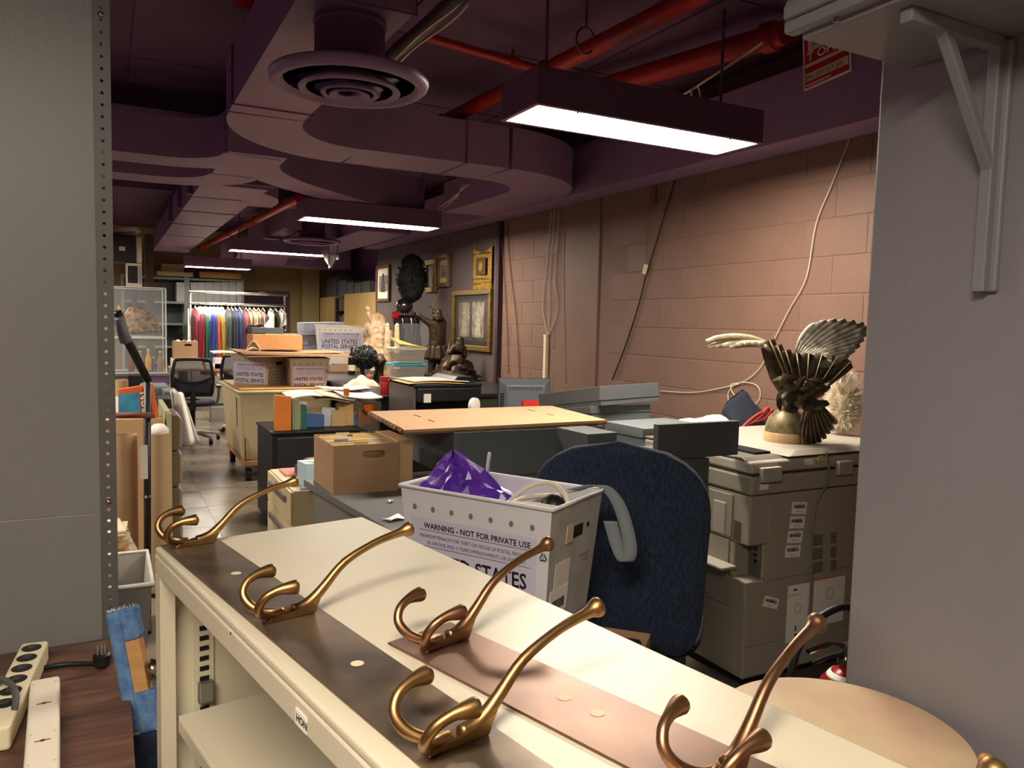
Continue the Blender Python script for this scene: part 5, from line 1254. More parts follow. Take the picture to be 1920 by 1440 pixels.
# obelisk model
q = on(734, 716); s = dep(q) / F_PX
ob = thing('obelisk_model', 'cream carved tower model beside the plastic bins', 'model', q, R(-15))
m_iv = mat('ivory_carving', '#d2b98a', .6, var=.25, vscale=40, bump=.3, bscale=80)
for sx_ in (-1, 1):
    MB().frustum((sx_ * .045 - .035, sx_ * .045 + .035), (-.05, .05), (sx_ * .045 - .018, sx_ * .045 + .018), (-.03, .03), .04, .52).build('tower', m_iv, ob, bevel=.004)
    MB().lathe([(.024, .5205), (.018, .54), (.0001, .56)], 10, (sx_ * .045, 0, 0)).build('tower_cap', m_iv, ob, smooth=True)
MB().box(-.09, .09, -.06, .06, 0, .039).build('base', m_iv, ob, bevel=.004)
for k in range(6): MB().box(-.079 + .006 * k, -.010 - .004 * k, -.052 + .003 * k, -.046 + .003 * k, .08 + k * .06, .105 + k * .06).build('carved_band', m_iv, ob)
# plastic bins stacked, papers on top
q = on(773, 742); bx0 = q.x - .17
m_bin = mat('cloudy_plastic', '#d9d2c0', .35, alpha=.35)
bn = None
for k, (z, h, c) in enumerate(((0, .10, '#e8e2d2'), (.124, .10, '#49b4c9'), (.248, .10, '#efe9da'))):
    t = thing('plastic_bin', ('clear plastic bin at the bottom of the stack with ivory lid', 'clear plastic bin with turquoise lid in the middle of the stack', 'clear plastic bin topmost of the stack with ivory lid')[k], 'bin', (q.x, q.y + .15, CZ + .001 + z))
    h2 = h
    MB().frustum((-.115, .115), (-.09, .09), (-.13, .13), (-.10, .10), 0, h2).build('tub', m_bin, t, bevel=.01)
    MB().box(-.138, .138, -.11, .11, h2 + .0005, h2 + .022).build('lid', mat('binlid%d' % (k % 2), c, .4) if k != 1 else mat('turquoise_lid', c, .4), t, bevel=.008)
    MB().box(-.09, .09, -.07, .07, .01, h2 * .7).build('contents', mat('bin_contents%d' % k, ('#c9b27e', '#8d8174', '#a8998d')[k], .8), t, bevel=.01)
o = MB().grid(lambda u, v: (q.x - .10 + .24 * u, q.y + .05 + .18 * v, CZ + .376 + .07 * (1 - u) * (.4 + .6 * v)), 6, 4, .012).build('manila_envelope', mat('golden_manila', '#e3b654', .7), None); tag(o, 'thick golden manila envelope on top of the plastic bins', 'envelope')
q = on(723, 738); rj = thing('red_jar', 'red lidded plastic jar at the front of the counter', 'jar', q)
MB().lathe([(.042, 0), (.045, .01), (.045, .09), (.04, .1), (.0001, .1)], 16).build('jar', mat('red_plastic', '#b3221c', .3), rj, smooth='auto')
MB().lathe([(.047, .1005), (.047, .135), (.0001, .135)], 16).build('lid', mat('red_plastic', '#b3221c'), rj, smooth='auto')
q = on(676, 724); o = MB().grid(lambda u, v: (q.x - .14 + .3 * u, q.y - .06 + .14 * v, CZ + .002 + .07 * math.sin(PI * u) ** .7 * math.sin(PI * v) ** .7 * (1 + .5 * math.sin(9 * u) * math.sin(7 * v))), 16, 10).build('cloth_bundle', mat('ecru_cloth', '#c9bda3', .9), None, smooth=True); tag(o, 'crumpled ecru cloth on the counter before the wig', 'cloth')
q = on(640, 728); o = MB().grid(lambda u, v: (q.x - .2 + .4 * u, q.y - .2 + .3 * v, CZ + .003 + .03 * abs(u - .5)), 6, 3, .006).build('leaflet', m_offwhite, None); tag(o, 'curled paper leaflet on the far left of the counter', 'paper')

# warrior statue
q = on(808, 708); s = dep(q) / F_PX
ws = thing('warrior_statue', 'bronze statue of a bearded warrior raising a sword', 'statue', q, FACE)
W = lambda px, py, y=0.0: Vector(((px - 808) * s, y, (706 - py) * s))
nd = [(W(818, 655), .075), (W(819, 635), .07), (W(818, 612), .085), (W(818, 600), .055), (W(819, 592), .045), (W(820, 584), .05), (W(820, 577), .032),
      (W(808, 606, -.04), .045), (W(795, 598, -.06), .032), (W(783, 589, -.08), .024), (W(780, 586, -.08), .022),
      (W(828, 602, .03), .045), (W(820, 590, .08), .035), (W(808, 580, .03), .028),
      (W(811, 672, -.03), .055), (W(810, 688, -.04), .04), (W(808, 702, -.05), .035), (W(804, 704, -.10), .022),
      (W(824, 670, .03), .055), (W(830, 686, .03), .04), (W(834, 700, .03), .035), (W(830, 703, -.03), .022)]
skin('body', m_bronze, ws, nd, [(0, 1), (1, 2), (2, 3), (3, 4), (4, 5), (5, 6), (2, 7), (7, 8), (8, 9), (9, 10), (2, 11), (11, 12), (12, 13), (0, 14), (14, 15), (15, 16), (16, 17), (0, 18), (18, 19), (19, 20), (20, 21)], 2)
MB().grid(lambda u, v: W(818, 645 + 27 * v) + Vector(((.09 + .035 * v + .012 * math.sin(9 * 2 * PI * u)) * math.cos(2 * PI * u), (.08 + .03 * v + .012 * math.sin(9 * 2 * PI * u)) * math.sin(2 * PI * u), 0)), 36, 5, .008).build('tunic_skirt', m_bronze, ws, smooth=True)
lumpy([(.052, 0), (.055, .03), (.035, .075), (0, .08)], W(819, 597, -.03), 16, 12, .2, 14, seed=5).build('hair_and_beard', m_bronze, ws, smooth=True)
MB().tube([W(806, 582, .03), W(808, 575, .03), W(822, 541, .03)], [.012, .010, .004], 6, flat=.4).build('sword', mat('bronze_bright', '#8a7656', .3, metal=.9), ws)
MB().tube([W(803, 574, .03), W(813, 579, .03)], .008, 6).build('sword_guard', m_bronze, ws)
MB().tube([W(838, 690, .08), W(846, 668, .08), W(838, 640, .06)], [.05, .04, .02], 8).build('cloak', m_bronze, ws, smooth=True)
lumpy([(.15, 0), (.155, .02), (.10, .05), (0, .055)], (0.02, 0, -.012), 20, 10, .15, 9, seed=1).build('rocky_base', m_bronze, ws, smooth=True)
# crouching bronze group on rocks
q = on(854, 714); s = dep(q) / F_PX
gs = thing('bronze_group', 'dark bronze figure sitting on a craggy rock base', 'statue', q, FACE)
G = lambda px, py, y=0.0: Vector(((px - 853) * s, y, (711 - py) * s))
lumpy([(.21, 0), (.20, .05), (.15, .13), (.12, .20), (.06, .26), (0, .28)], (0, 0, 0), 30, 30, .26, 11, seed=9, sy=.7).build('rock', m_bronze, gs, smooth=True)
nd = [(G(855, 668), .07), (G(857, 650), .065), (G(860, 641), .04), (G(860, 633), .045), (G(860, 627), .03), (G(848, 650, -.04), .035), (G(840, 662, -.06), .028), (G(868, 652, 0), .035), (G(870, 668, -.03), .028), (G(845, 676, -.06), .05), (G(838, 692, -.06), .035), (G(862, 680, -.06), .05), (G(866, 698, -.06), .035)]
skin('body', m_bronze, gs, nd, [(0, 1), (1, 2), (2, 3), (3, 4), (1, 5), (5, 6), (1, 7), (7, 8), (0, 9), (9, 10), (0, 11), (11, 12)], 2)
MB().tube([G(842, 690, .03), G(838, 660, .05), G(842, 636, .05)], [.05, .03, .008], 6).build('wing', m_bronze, gs, smooth=True)
# acrylic cover behind the statues
ac = thing('acrylic_cover', 'clear acrylic cover standing behind the warrior statue', 'cover', on(822, 704) + Vector((-.10, .34, 0)))
a, c = .22, .42
for sx_ in (-1, 1): MB().box(sx_ * a - .004, sx_ * a + .004, -.15, .15, 0, .55).build('side_pane', m_clear, ac)
MB().box(-a, a, -.156, -.1505, 0, .55).build('front_pane', m_clear, ac)
MB().box(-a, a, -.15, .15, .5505, .556).build('top_pane', m_clear, ac)

# ---------------------------------------------------------------- computer desk with printer and monitor
d3 = thing('computer_desk', 'dark desk with printer and monitor before the block wall', 'desk', (2.6, 4.9, 0))
MB().box(1.78, 3.33, 4.25, 5.62, .71, .74).build('desktop', m_dark, d3, world=True, bevel=.003)
for x, y in ((1.83, 4.3), (3.28, 4.3), (1.83, 5.57), (3.28, 5.57)): MB().box(x - .025, x + .025, y - .025, y + .025, 0, .709).build('leg', m_black, d3, world=True)
a, c = aty(762, 790, 5.0), aty(905, 709, 5.0)
pr = thing('printer', 'black multifunction printer with papers on its lid', 'printer', (a.x + .3, 5.25, .741))
m_prn = mat('printer_black', '#1b1c1f', .4); m_prs = mat('printer_side_grey', '#57544f', .5)
x0p, x1p = a.x + .04, c.x - .02; topz = aty(850, 708, 5.1).z
MB().box(x0p, x0p + .02, 4.98, 5.5, .741, topz - .02).build('side_panel', m_prs, pr, world=True, bevel=.006)
MB().box(x0p + .0205, x1p, 4.97, 5.5, .90, topz - .06).build('body', m_prn, pr, world=True, bevel=.01)
MB().box(x0p + .0205, x1p, 5.08, 5.5, .741, .8995).build('lower_body', m_prn, pr, world=True, bevel=.006)
MB().box(x0p + .0, x1p, 4.96, 5.5, topz - .0595, topz - .03).build('lid', m_prn, pr, world=True, bevel=.008)
MB().frustum((x0p + .30, x1p - .01), (5.02, 5.48), (x0p + .36, x1p - .03), (5.06, 5.46), topz - .0295, topz + .01).build('document_feeder', m_prn, pr, world=True, bevel=.008)
MB().box(x0p + .07, x0p + .12, 4.955, 4.969, .90, .96).build('sticker', m_white, pr, world=True)
MB().box(x0p + .05, x1p - .05, 4.93, 5.07, .80, .812).build('paper_tray', m_prn, pr, world=True)
for k, (mm, lb) in enumerate(((mat('golden_manila', '#e3b654'), 'golden folder on the printer lid'), (m_white, 'white papers spread on the printer lid'))):
    o = MB().grid(lambda u, v: (x0p - .05 + .05 * k + .42 * u, 4.95 + .35 * v + .03 * k, topz - .026 + .012 * k + .006 * math.sin(4 * u)), 6, 3, .004).build('paper_sheets', mm, None); tag(o, lb, 'papers')
a, c = aty(938, 770, 4.55), aty(1030, 709, 4.55)
mn = thing('monitor', 'grey and black computer monitor seen from behind', 'monitor', ((a.x + c.x) / 2, 4.55, .741), R(-16))
hw = (c.x - a.x) / 2; tz = c.z - .741
MB().frustum((-hw, hw), (.02, .05), (-hw * .97, hw * .97), (.02, .05), .06, tz).build('screen_bezel', m_black, mn, bevel=.006)
MB().hexa([(-hw * .62, -.05, .09), (hw * .62, -.05, .09), (hw, .019, .07), (-hw, .019, .07), (-hw * .72, -.03, tz - .045), (hw * .72, -.03, tz - .045), (hw * .97, .019, tz - .002), (-hw * .97, .019, tz - .002)]).build('rear_shell', mat('monitor_grey', '#5d6368', .35), mn, bevel=.006)
mb = MB()
for k in range(14):
    x = -hw * .62 + k * hw * 1.24 / 14; mb.hexa([(x, -.036, tz - .075), (x + .008, -.036, tz - .075), (x + .008, -.030, tz - .075), (x, -.030, tz - .075), (x, -.031, tz - .052), (x + .008, -.031, tz - .052), (x + .008, -.025, tz - .052), (x, -.025, tz - .052)])
mb.build('vent_slots', m_black, mn)
for k in range(9):
    z = .10 + k * .018; MB().box(-hw * .93, -hw * .72, -.018, -.006, z, z + .007).build('side_rib', m_black, mn)
MB().box(-.03, .03, -.03, .02, .012, .10).build('stand_neck', m_black, mn); MB().lathe([(.11, 0), (.11, .01), (.0001, .012)], 20).build('stand_foot', m_black, mn)
o = MB().obox((aty(1002, 750, 4.3).x, 4.3, .87), (.17, .02, .20), (R(-8), 0, R(6))).build('red_binder', mat('red_plastic_sheet', '#c4322c', .35), None); tag(o, 'red translucent binder in front of the monitor', 'binder'); o.location.z += 0
q = aty(885, 745, 4.55)
tdp = thing('tape_dispenser', 'grey and white tape dispenser on papers near the printer', 'tape dispenser', (q.x, 4.5, .86), R(30))
MB().frustum((-.09, .09), (-.03, .03), (-.07, .08), (-.028, .028), 0, .04).build('base', m_black, tdp, bevel=.008)
MB().lathe([(.045, -.015), (.05, -.013), (.05, .013), (.045, .015)], 18, (-.01, 0, .065), Matrix.Rotation(PI / 2, 3, 'X')).build('tape_roll', m_white, tdp, smooth='auto')
st_ = thing('paper_pile', 'pile of papers and folders beside the monitor', 'papers', (q.x - .04, 4.55, .741))
for k in range(6):
    MB().obox((.02 * (k % 2), .0, .010 + .0195 * k), (.40 - .03 * k, .30, .018), (0, 0, R(7 * (-1) ** k))).build('sheet', (m_offwhite, m_black, m_white, m_dark)[k % 4], st_)
o = MB().obox((q.x + .20, 4.86, .752), (.36, .12, .02), (0, 0, R(-12))).build('keyboard', m_black, None, bevel=.004); tag(o, 'black keyboard lying behind the paper pile', 'keyboard')

# ---------------------------------------------------------------- black cabinet with standing folders
bcab = thing('black_cabinet', 'black cabinet holding the upright folders beside the hamper', 'cabinet', (1.5, 5.7, 0))
a = aty(506, 800, 5.5)
cx0 = a.x
MB().box(cx0, cx0 + .62, 5.42, 6.0, 0.02, .655).build('body', m_black, bcab, world=True, bevel=.004)
MB().box(cx0 - .01, cx0 + .63, 5.40, 6.0, .6555, .675).build('top', m_black, bcab, world=True, bevel=.004)
MB().box(cx0 + .03, cx0 + .30, 5.408, 5.4195, .05, .63).build('door', m_dark, bcab, world=True, bevel=.003)
MB().box(cx0 + .31, cx0 + .59, 5.408, 5.4195, .05, .63).build('door', m_dark, bcab, world=True, bevel=.003)
fold = [(515, 546, 742, '#d2762a', 0.05, 'orange expanding file standing on the black cabinet'), (548, 562, 748, '#8f9a74', .03, 'sage green folder right of the orange expanding file'), (560, 575, 752, '#cbbfa3', .02, 'pale buff folder standing beside the sage green one'), (566, 576, 758, '#1f5f5c', .012, 'teal folder standing between pale folders'),
        (574, 608, 776, '#4a6fa8', .03, 'wide blue folder leaning among the files'), (604, 630, 764, '#c9ccd2', .02, 'silvery grey folder bundle leaning right of the blue one'), (622, 648, 770, '#b99a6a', .02, 'tan folder leaning left of the tall manila ones'), (636, 664, 756, '#cba56c', .03, 'tall tan accordion folder in the middle of the files'), (658, 674, 776, '#4270a5', .02, 'small blue folder at the right of the files'), (672, 700, 768, '#8a5a38', .03, 'brown folder at the right end of the files')]
for i, (p0, p1, pt, c, th, lb) in enumerate(fold):
    y = 5.44 + .012 * (i % 3) + (.10 if i > 3 else 0) + i * .003; A_, B_ = aty(p0, pt, y), aty(p1, pt, y)
    h = A_.z - .677
    t = thing('file_folder', lb, 'folder', ((A_.x + B_.x) / 2, y, .677), R((-3, 4, -5, 3)[i % 4]))
    w_ = (B_.x - A_.x) / 2
    mcol = mat('file_' + c[1:], c, .7, var=.08, vscale=10)
    MB().hexa([(-w_, 0, 0), (w_, 0, 0), (w_, th, 0), (-w_, th, 0), (-w_ + .006, .03, h), (w_ + .006, .03, h - .012), (w_ + .006, .03 + th, h - .012), (-w_ + .006, .03 + th, h)]).build('cover', mcol, t, bevel=.003)
    MB().hexa([(-w_ * .9, th + .001, .01), (w_ * .9, th + .001, .01), (w_ * .9, th + .03, .01), (-w_ * .9, th + .03, .01), (-w_ * .9, th + .032, h * .97), (w_ * .9, th + .032, h * .95), (w_ * .9, th + .05, h * .95), (-w_ * .9, th + .05, h * .97)]).build('pages', m_offwhite, t)
# loose papers lying over the folders
for k, (p0, p1, py, mm, lb) in enumerate(((540, 600, 745, m_white, 'white sheets lying over the orange file'), (590, 650, 752, m_card, 'brown corrugated piece lying over the folders'), (600, 660, 746, m_offwhite, 'buff sheets lying above the blue folder'), (640, 712, 744, m_white, 'white curling sheets at the right over the folders'))):
    A_, B_ = aty(p0, py, 5.6), aty(p1, py, 5.6)
    o = MB().grid(lambda u, v: (A_.x + (B_.x - A_.x) * u, 5.52 + .3 * v, A_.z + .004 * k + .02 * math.sin(2.5 * u + k) + .015 * v), 8, 3, .006).build('loose_sheets', mm, None); tag(o, lb, 'papers')
for k, (px, py, lb) in enumerate(((648, 740, 'orange plastic pill cup on the loose papers'), (692, 768, 'orange translucent tub at the right of the folders'))):
    q = aty(px, py, 5.58); t = thing('orange_cup', lb, 'cup', (q.x, 5.56, q.z - .01)); r = .024 if k == 0 else .05
    MB().lathe([(r * .8, 0), (r, .055), (r * .95, .055), (r * .75, .004), (.0001, .004)], 14).build('cup', mat('orange_plastic', '#c9651f', .35), t, smooth='auto')
    MB().lathe([(r * .72, .006), (r * .8, .035), (.0001, .036)], 12).build('contents', mat('amber', '#9a4d1c', .5), t)

# ---------------------------------------------------------------- pegboard with frames
def peg_mat():
    m = mat('pegboard', '#5c4f4c', .6, var=.15, vscale=2); nt = m.node_tree; b = nt.nodes['Principled BSDF']
    tc = nt.nodes.new('ShaderNodeTexCoord'); sep = nt.nodes.new('ShaderNodeSeparateXYZ'); nt.links.new(tc.outputs['Object'], sep.inputs[0])
    outs = []
    for ax_ in ('Y', 'Z'):
        mu = nt.nodes.new('ShaderNodeMath'); mu.operation = 'MULTIPLY'; mu.inputs[1].default_value = 1 / .0254; nt.links.new(sep.outputs[ax_], mu.inputs[0])
        fr_ = nt.nodes.new('ShaderNodeMath'); fr_.operation = 'FRACT'; nt.links.new(mu.outputs[0], fr_.inputs[0])
        su_ = nt.nodes.new('ShaderNodeMath'); su_.operation = 'SUBTRACT'; su_.inputs[1].default_value = .5; nt.links.new(fr_.outputs[0], su_.inputs[0])
        sq = nt.nodes.new('ShaderNodeMath'); sq.operation = 'MULTIPLY'; nt.links.new(su_.outputs[0], sq.inputs[0]); nt.links.new(su_.outputs[0], sq.inputs[1]); outs.append(sq)
    ad = nt.nodes.new('ShaderNodeMath'); nt.links.new(outs[0].outputs[0], ad.inputs[0]); nt.links.new(outs[1].outputs[0], ad.inputs[1])
    gt = nt.nodes.new('ShaderNodeMath'); gt.operation = 'GREATER_THAN'; gt.inputs[1].default_value = .035; nt.links.new(ad.outputs[0], gt.inputs[0])
    mx = nt.nodes.new('ShaderNodeMix'); mx.data_type = 'RGBA'; mx.inputs[6].default_value = lin('#191413'); src = b.inputs['Base Color'].links[0].from_socket
    nt.links.new(gt.outputs[0], mx.inputs[0]); nt.links.new(src, mx.inputs[7]); nt.links.new(mx.outputs[2], b.inputs['Base Color'])
    return m
pgm = peg_mat()
pgb = thing('pegboard', 'brown perforated pegboard covering the wall beyond the blocks', 'pegboard', (3.39, 8.6, 1.6))
for y0, y1 in ((6.78, 8.03), (8.034, 9.26), (9.264, 10.58)): MB().box(3.372, 3.399, y0, y1, .7, 2.43).build('board', pgm, pgb, world=True)
MB().box(3.35, 3.399, 6.72, 6.779, .6, 2.43).build('edge_trim', mat('maroon_trim', '#3b2630', .5), pgb, world=True)
def frame(label, y0, y1, z0, z1, bw, m, mats, depth=.035, tilt=0):
    t = thing('picture_frame', label, 'picture', (3.369, (y0 + y1) / 2, z0), 0, 'framed pictures on the pegboard')
    a, h = (y1 - y0) / 2, z1 - z0
    for bx_ in ((-a, a, 0, bw), (-a, a, h - bw, h), (-a, -a + bw, bw, h - bw), (a - bw, a, bw, h - bw)):
        MB().box(-depth, 0, bx_[0], bx_[1], bx_[2], bx_[3]).build('moulding', m, t, bevel=.006)
    MB().box(-.012, -.006, -a + bw, a - bw, bw, h - bw).build('mat_board', mats[0], t)
    p = MB().box(-.015, -.0125, -a + bw * 1.0 + (a - bw) * mats[2], a - bw - (a - bw) * mats[2], bw + (h - 2 * bw) * mats[2], h - bw - (h - 2 * bw) * mats[2]).build('print', mats[1], t)
    return t, p, a, h
mdp = mat('sepia_print', '#4a423c', .5, var=.6, vscale=9, col2='#2a2522')
mlp = mat('pale_print', '#8d8577', .6, var=.5, vscale=10, col2='#5c544a')
mcm = mat('cream_mat', '#d9cfbb', .7); mbm = mat('dark_mat', '#26221f', .5)
# large gilt frame with two standing panels
y0, y1 = 6.86, 7.82
t, p, a, h = frame('large gilt frame holding two dark costume prints', y0, y1, 1.17, 1.80, .055, m_gframe, (mbm, mdp, .09))
for s_, hh in ((-1, .0), (1, .0)):
    yc = s_ * .17
    MB().box(-.018, -.0155, yc - .14, yc + .14, .14, .50).build('costume_print', mlp, t)
    MB().prism([(yc - .07, .16), (yc + .07, .16), (yc + .05, .34), (yc + .06, .38), (yc + .02, .41), (yc, .46), (yc - .02, .41), (yc - .06, .38), (yc - .05, .34)], 0, .001, frame_m((-.0195, 0, 0), (0, 1, 0), (0, 0, 1)) @ Matrix.Translation((0, 0, -.0003))).build('printed_figure', mat('figure_ink', '#a39a88', .6, var=.5, vscale=30), t)
t, p, a, h = frame('narrow walnut frame with cream portrait, first beside the banner', 7.93, 8.27, 1.85, 2.20, .05, m_wframe, (mat('tan_mat', '#b39a72', .7), mlp, .22))
MB().box(-.06, -.036, -a - .01, a + .01, h - .03, h + .01).build('cornice', m_wframe, t)
t, p, a, h = frame('dark gilt frame with a bearded portrait, beside the black plume', 8.32, 8.66, 1.80, 2.18, .06, m_gframe, (mbm, mlp, .10))
MB().prism([(-.06, .09), (.06, .09), (.04, .18), (.03, .22), (.035, .27), (0, .30), (-.035, .27), (-.03, .22), (-.04, .18)], 0, .001, frame_m((-.017, 0, 0), (0, 1, 0), (0, 0, 1))).build('printed_figure', mbm, t)
t, p, a, h = frame('walnut frame with wide cream mat next to the tan cabinets', 9.97, 10.54, 1.72, 2.21, .04, m_wframe, (mcm, mlp, .24))
MB().prism([(-.10, .13), (.10, .13), (.07, .25), (.04, .29), (.05, .35), (0, .39), (-.05, .35), (-.04, .29), (-.07, .25)], 0, .001, frame_m((-.017, 0, 0), (0, 1, 0), (0, 0, 1))).build('printed_figure', mdp, t)
# tapestry banner
bnr = thing('tapestry_banner', 'small mustard tapestry banner with fringe hung on hooks', 'banner', (3.36, 7.08, 1.78))
m_tap = mat('mustard_weave', '#9c7d2e', .9, var=.35, vscale=30, col2='#77591f', bump=.3, bscale=200)
MB().grid(lambda u, v: (-.012 + .012 * math.sin(6 * u), -.215 + .43 * u, .07 + (.37 - .06 * (1 - abs(2 * u - 1)) * v) * v), 10, 10, .004).build('cloth', m_tap, bnr, smooth=True)
m_tapd = mat('dark_weave', '#4a3a22', .9)
MB().box(-.034, -.031, -.11, .11, .16, .33).build('woven_panel', m_tapd, bnr)
MB().lathe([(.0001, 0), (.05, 0), (.05, .002), (.0001, .002)], 16, (-.035, 0, .245), Matrix.Rotation(-PI / 2, 3, 'Y')).build('woven_medallion', m_tap, bnr)
for z in (.12, .37): MB().box(-.032, -.030, -.2, .2, z, z + .008).build('woven_stripe', m_tapd, bnr)
mb = MB()
for k in range(34): y = -.21 + k * .0127; mb.tube([(-.012, y, .075), (-.014 + random.uniform(-.004, .004), y + random.uniform(-.004, .004), random.uniform(-.005, .01))], .0045, 4)
mb.build('fringe', m_tap, bnr)
for y in (-.2, .2): MB().tube([(0, y, .44), (-.012, y, .46), (0, y, .50)], .003, 5).build('hook', m_steel, bnr)

# black plumed costume hanging on the pegboard
cq = Vector((3.10, 8.56, 1.30))
cst = thing('plumed_costume', 'black plumed costume with silver mask hanging on the pegboard', 'costume', (cq.x, cq.y, 1.15), FACE)
m_blk = mat('black_feathers', '#080808', .7)
lumpy([(.02, 0), (.11, .06), (.15, .18), (.16, .32), (.13, .45), (.06, .55), (0, .57)], (.04, .0, .52), 24, 24, .12, 8, sy=.6).build('plume', m_blk, cst, smooth=True)
mb = MB(); rp_ = random.Random(4)
for i in range(260):
    an = rp_.uniform(0, 2 * PI); z = rp_.uniform(0.05, .95); r = .15 * math.sin(PI * min(.98, z + .02)) ** .6
    p = Vector((.04 + r * math.cos(an), r * .6 * math.sin(an), .54 + z * .52)); mb.tube([p, p + Vector((.03 * math.cos(an), .02 * math.sin(an), .035)), p + Vector((.05 * math.cos(an), .03 * math.sin(an), .02))], [.008, .006, .001], 4)
o = mb.build('plume_barbs', m_blk, cst); o['kind'] = 'stuff'
MB().sphere((-.03, -.08, .48), .10, 16, 12, (1, 1, .95)).build('silver_mask', mat('black_chrome', '#5c5656', .2, metal=.9), cst, smooth=True)
lumpy([(.15, 0), (.16, .1), (.13, .25), (.15, .38), (.10, .46), (0, .48)], (0, 0, -.05), 24, 20, .15, 7, sy=.5, seed=4).build('robe', m_blk, cst, smooth=True)
for k in range(5):
    x = -.10 + k * .05; MB().tube(smooth_path([(x, -.11, .36), (x + .02, -.13, .25), (x + .01, -.12, .12), (x + .02, -.11, .0)], 4), .005, 6).build('chain', m_chrome if k in (1, 3) else mat('dark_red_trim', '#4a1512', .6), cst, smooth=True)
mb = MB(); 
for k in range(9): mb.tube([(-.08 + k * .02, -.12, .38), (-.075 + k * .02, -.14, .44 + .03 * math.sin(k))], [.012, .003], 5)
mb.build('collar_spikes', m_chrome, cst)
q = aty(743, 592, 8.6); o = lumpy([(0, -.06), (.05, -.03), (.06, 0), (.05, .04), (0, .06)], q, 14, 14, .25, 14).build('red_pompom', mat('red_wool', '#b3161c', .9), None, smooth=True); tag(o, 'bright red pompom hanging left of the plumed costume', 'pompom')
# hanging cloth under costume
o = lumpy([(.16, 0), (.17, .1), (.12, .28), (.08, .36), (0, .38)], (3.1, 8.55, CZ + .002), 20, 16, .2, 8, seed=7).build('dark_bundle', mat('dark_green_cloth', '#23251a', .9), None, smooth=True); tag(o, 'dark green fabric bundle on the counter below the costume', 'fabric')

# ---------------------------------------------------------------- tan cabinets in the alcove
m_tan = mat('tan_cabinet', '#a08750', .5, var=.05, vscale=5)
def cabinet(label, y0, y1, z1, ndoor, xf=3.40):
    t = thing('storage_cabinet', label, 'cabinet', (xf + .25, (y0 + y1) / 2, 0))
    MB().box(xf + .02, xf + .5, y0, y1, 0.05, z1).build('body', m_tan, t, world=True)
    w = (y1 - y0) / ndoor
    for k in range(ndoor):
        d = MB().box(xf, xf + .0195, y0 + k * w + .004, y0 + (k + 1) * w - .004, .08, z1 - .01); d = d.build('door', m_tan, t, world=True, bevel=.003)
    for k in (-1, 1):
        yc = (y0 + y1) / 2 + k * .14
        MB().box(xf - .003, xf - .0005, yc - .07, yc + .07, .98 + .12, 1.22).build('label_card', m_white, t, world=True)
    return t
ya, yb = atx(704, 600, 3.40).y, atx(645, 600, 3.40).y
ze = atx(675, 549, 3.40).z
cabinet('wide tan two-door cabinet right of the pictures', max(10.66, ya), yb, ze, 2)
yc_ = atx(626, 600, 3.40).y; yd = min(14.6, atx(600, 600, 3.40).y)
bs = thing('book_shelf', 'dark narrow bookshelf filled with volumes between tan cabinets', 'bookshelf', (3.6, (yb + yc_) / 2, 0))
for y in (yb + .03, yc_ - .03): MB().box(3.42, 3.85, y - .012, y + .012, 0, ze - .05).build('side_panel', m_dark, bs, world=True)
for k in range(6): MB().box(3.42, 3.85, yb + .045, yc_ - .045, .1 + k * .30, .12 + k * .30).build('shelf', m_dark, bs, world=True)
bk = ['#5a4a38', '#6a2f28', '#3f3a34', '#7a6a50', '#4a3030', '#574f46']
for k in range(3, 6):
    y = yb + .06; i = 0
    while y < yc_ - .17 and i < 14:
        h = .18 + .06 * ((i * 37 + k * 11) % 7) / 7; w = .06 + .03 * ((i * 13 + k) % 3)
        o = MB().box(0, .2, .003, w - .003, 0, h).build('book', mat('book_%d' % ((i + k) % 6), bk[(i + k) % 6], .7), None, bevel=.003, loc=(3.46, y, .1205 + k * .30)); tag(o, ORD[i] + ' book on the ' + ('lower', 'middle', 'upper')[k - 3] + ' visible shelf between the tan cabinets', 'book', 'books in the dark bookshelf'); y += w; i += 1
cabinet('narrow tan cabinet next to the khaki column', yc_ + .01, max(yd, yc_ + .5), atx(612, 557, 3.40).z, 2)
for k, (p0, p1, pt, lb) in enumerate(((612, 630, 520, 'slate box on the cabinets, leftmost'), (634, 648, 528, 'upright dark folder box on the cabinets'), (650, 662, 532, 'middle grey file box on top of the tan cabinets'), (664, 676, 533, 'fourth grey file box on top of the cabinets'), (678, 692, 530, 'grey file box nearest the walnut frame'))):
    A_, B_ = atx(p0, 545, 3.5), atx(p1, 545, 3.5); zt = atx((p0 + p1) / 2, pt, 3.5).z
    boxthing('file_box', lb, 'box', 3.5, 3.8, B_.y, A_.y, ze + .001 if p0 > 644 else min(ze, atx(612, 557, 3.40).z) + .001, zt + .02, m_grey, lidh=.03)

# ---------------------------------------------------------------- tote and lilac boxes at the end of the counter
q = on(640, 692)
tote((q.x - .22, q.y, CZ + .001), R(-12), .44, .34, .20, 'white mail tote underneath another on the counter end', False, True, m=mat('white_plastic', '#e6e0d8', .45))
tote((q.x - .30, q.y + .0, CZ + .204), R(-12), .56, .36, .30, 'clean white mail tote on top with UNITED POSTAL lettering', True, False, m=mat('white_plastic', '#e6e0d8'))
m_lil = mat('lilac_board', '#b3b1c4', .6)
q2 = aty(606, 660, q.y + .55)
bx1 = boxthing('shoe_box', 'pale blue box at the bottom of the lilac stack', 'box', q2.x - .16, q2.x + .16, q.y + .5, q.y + .9, CZ + .001, 1.14, mat('pale_blue_board', '#a9b9c4', .6))
boxthing('shoe_box', 'greyish lilac box in the middle of the stack', 'box', q2.x - .20, q2.x + .18, q.y + .5, q.y + .9, 1.141, 1.27, mat('grey_lilac_board', '#8f8b97', .6))
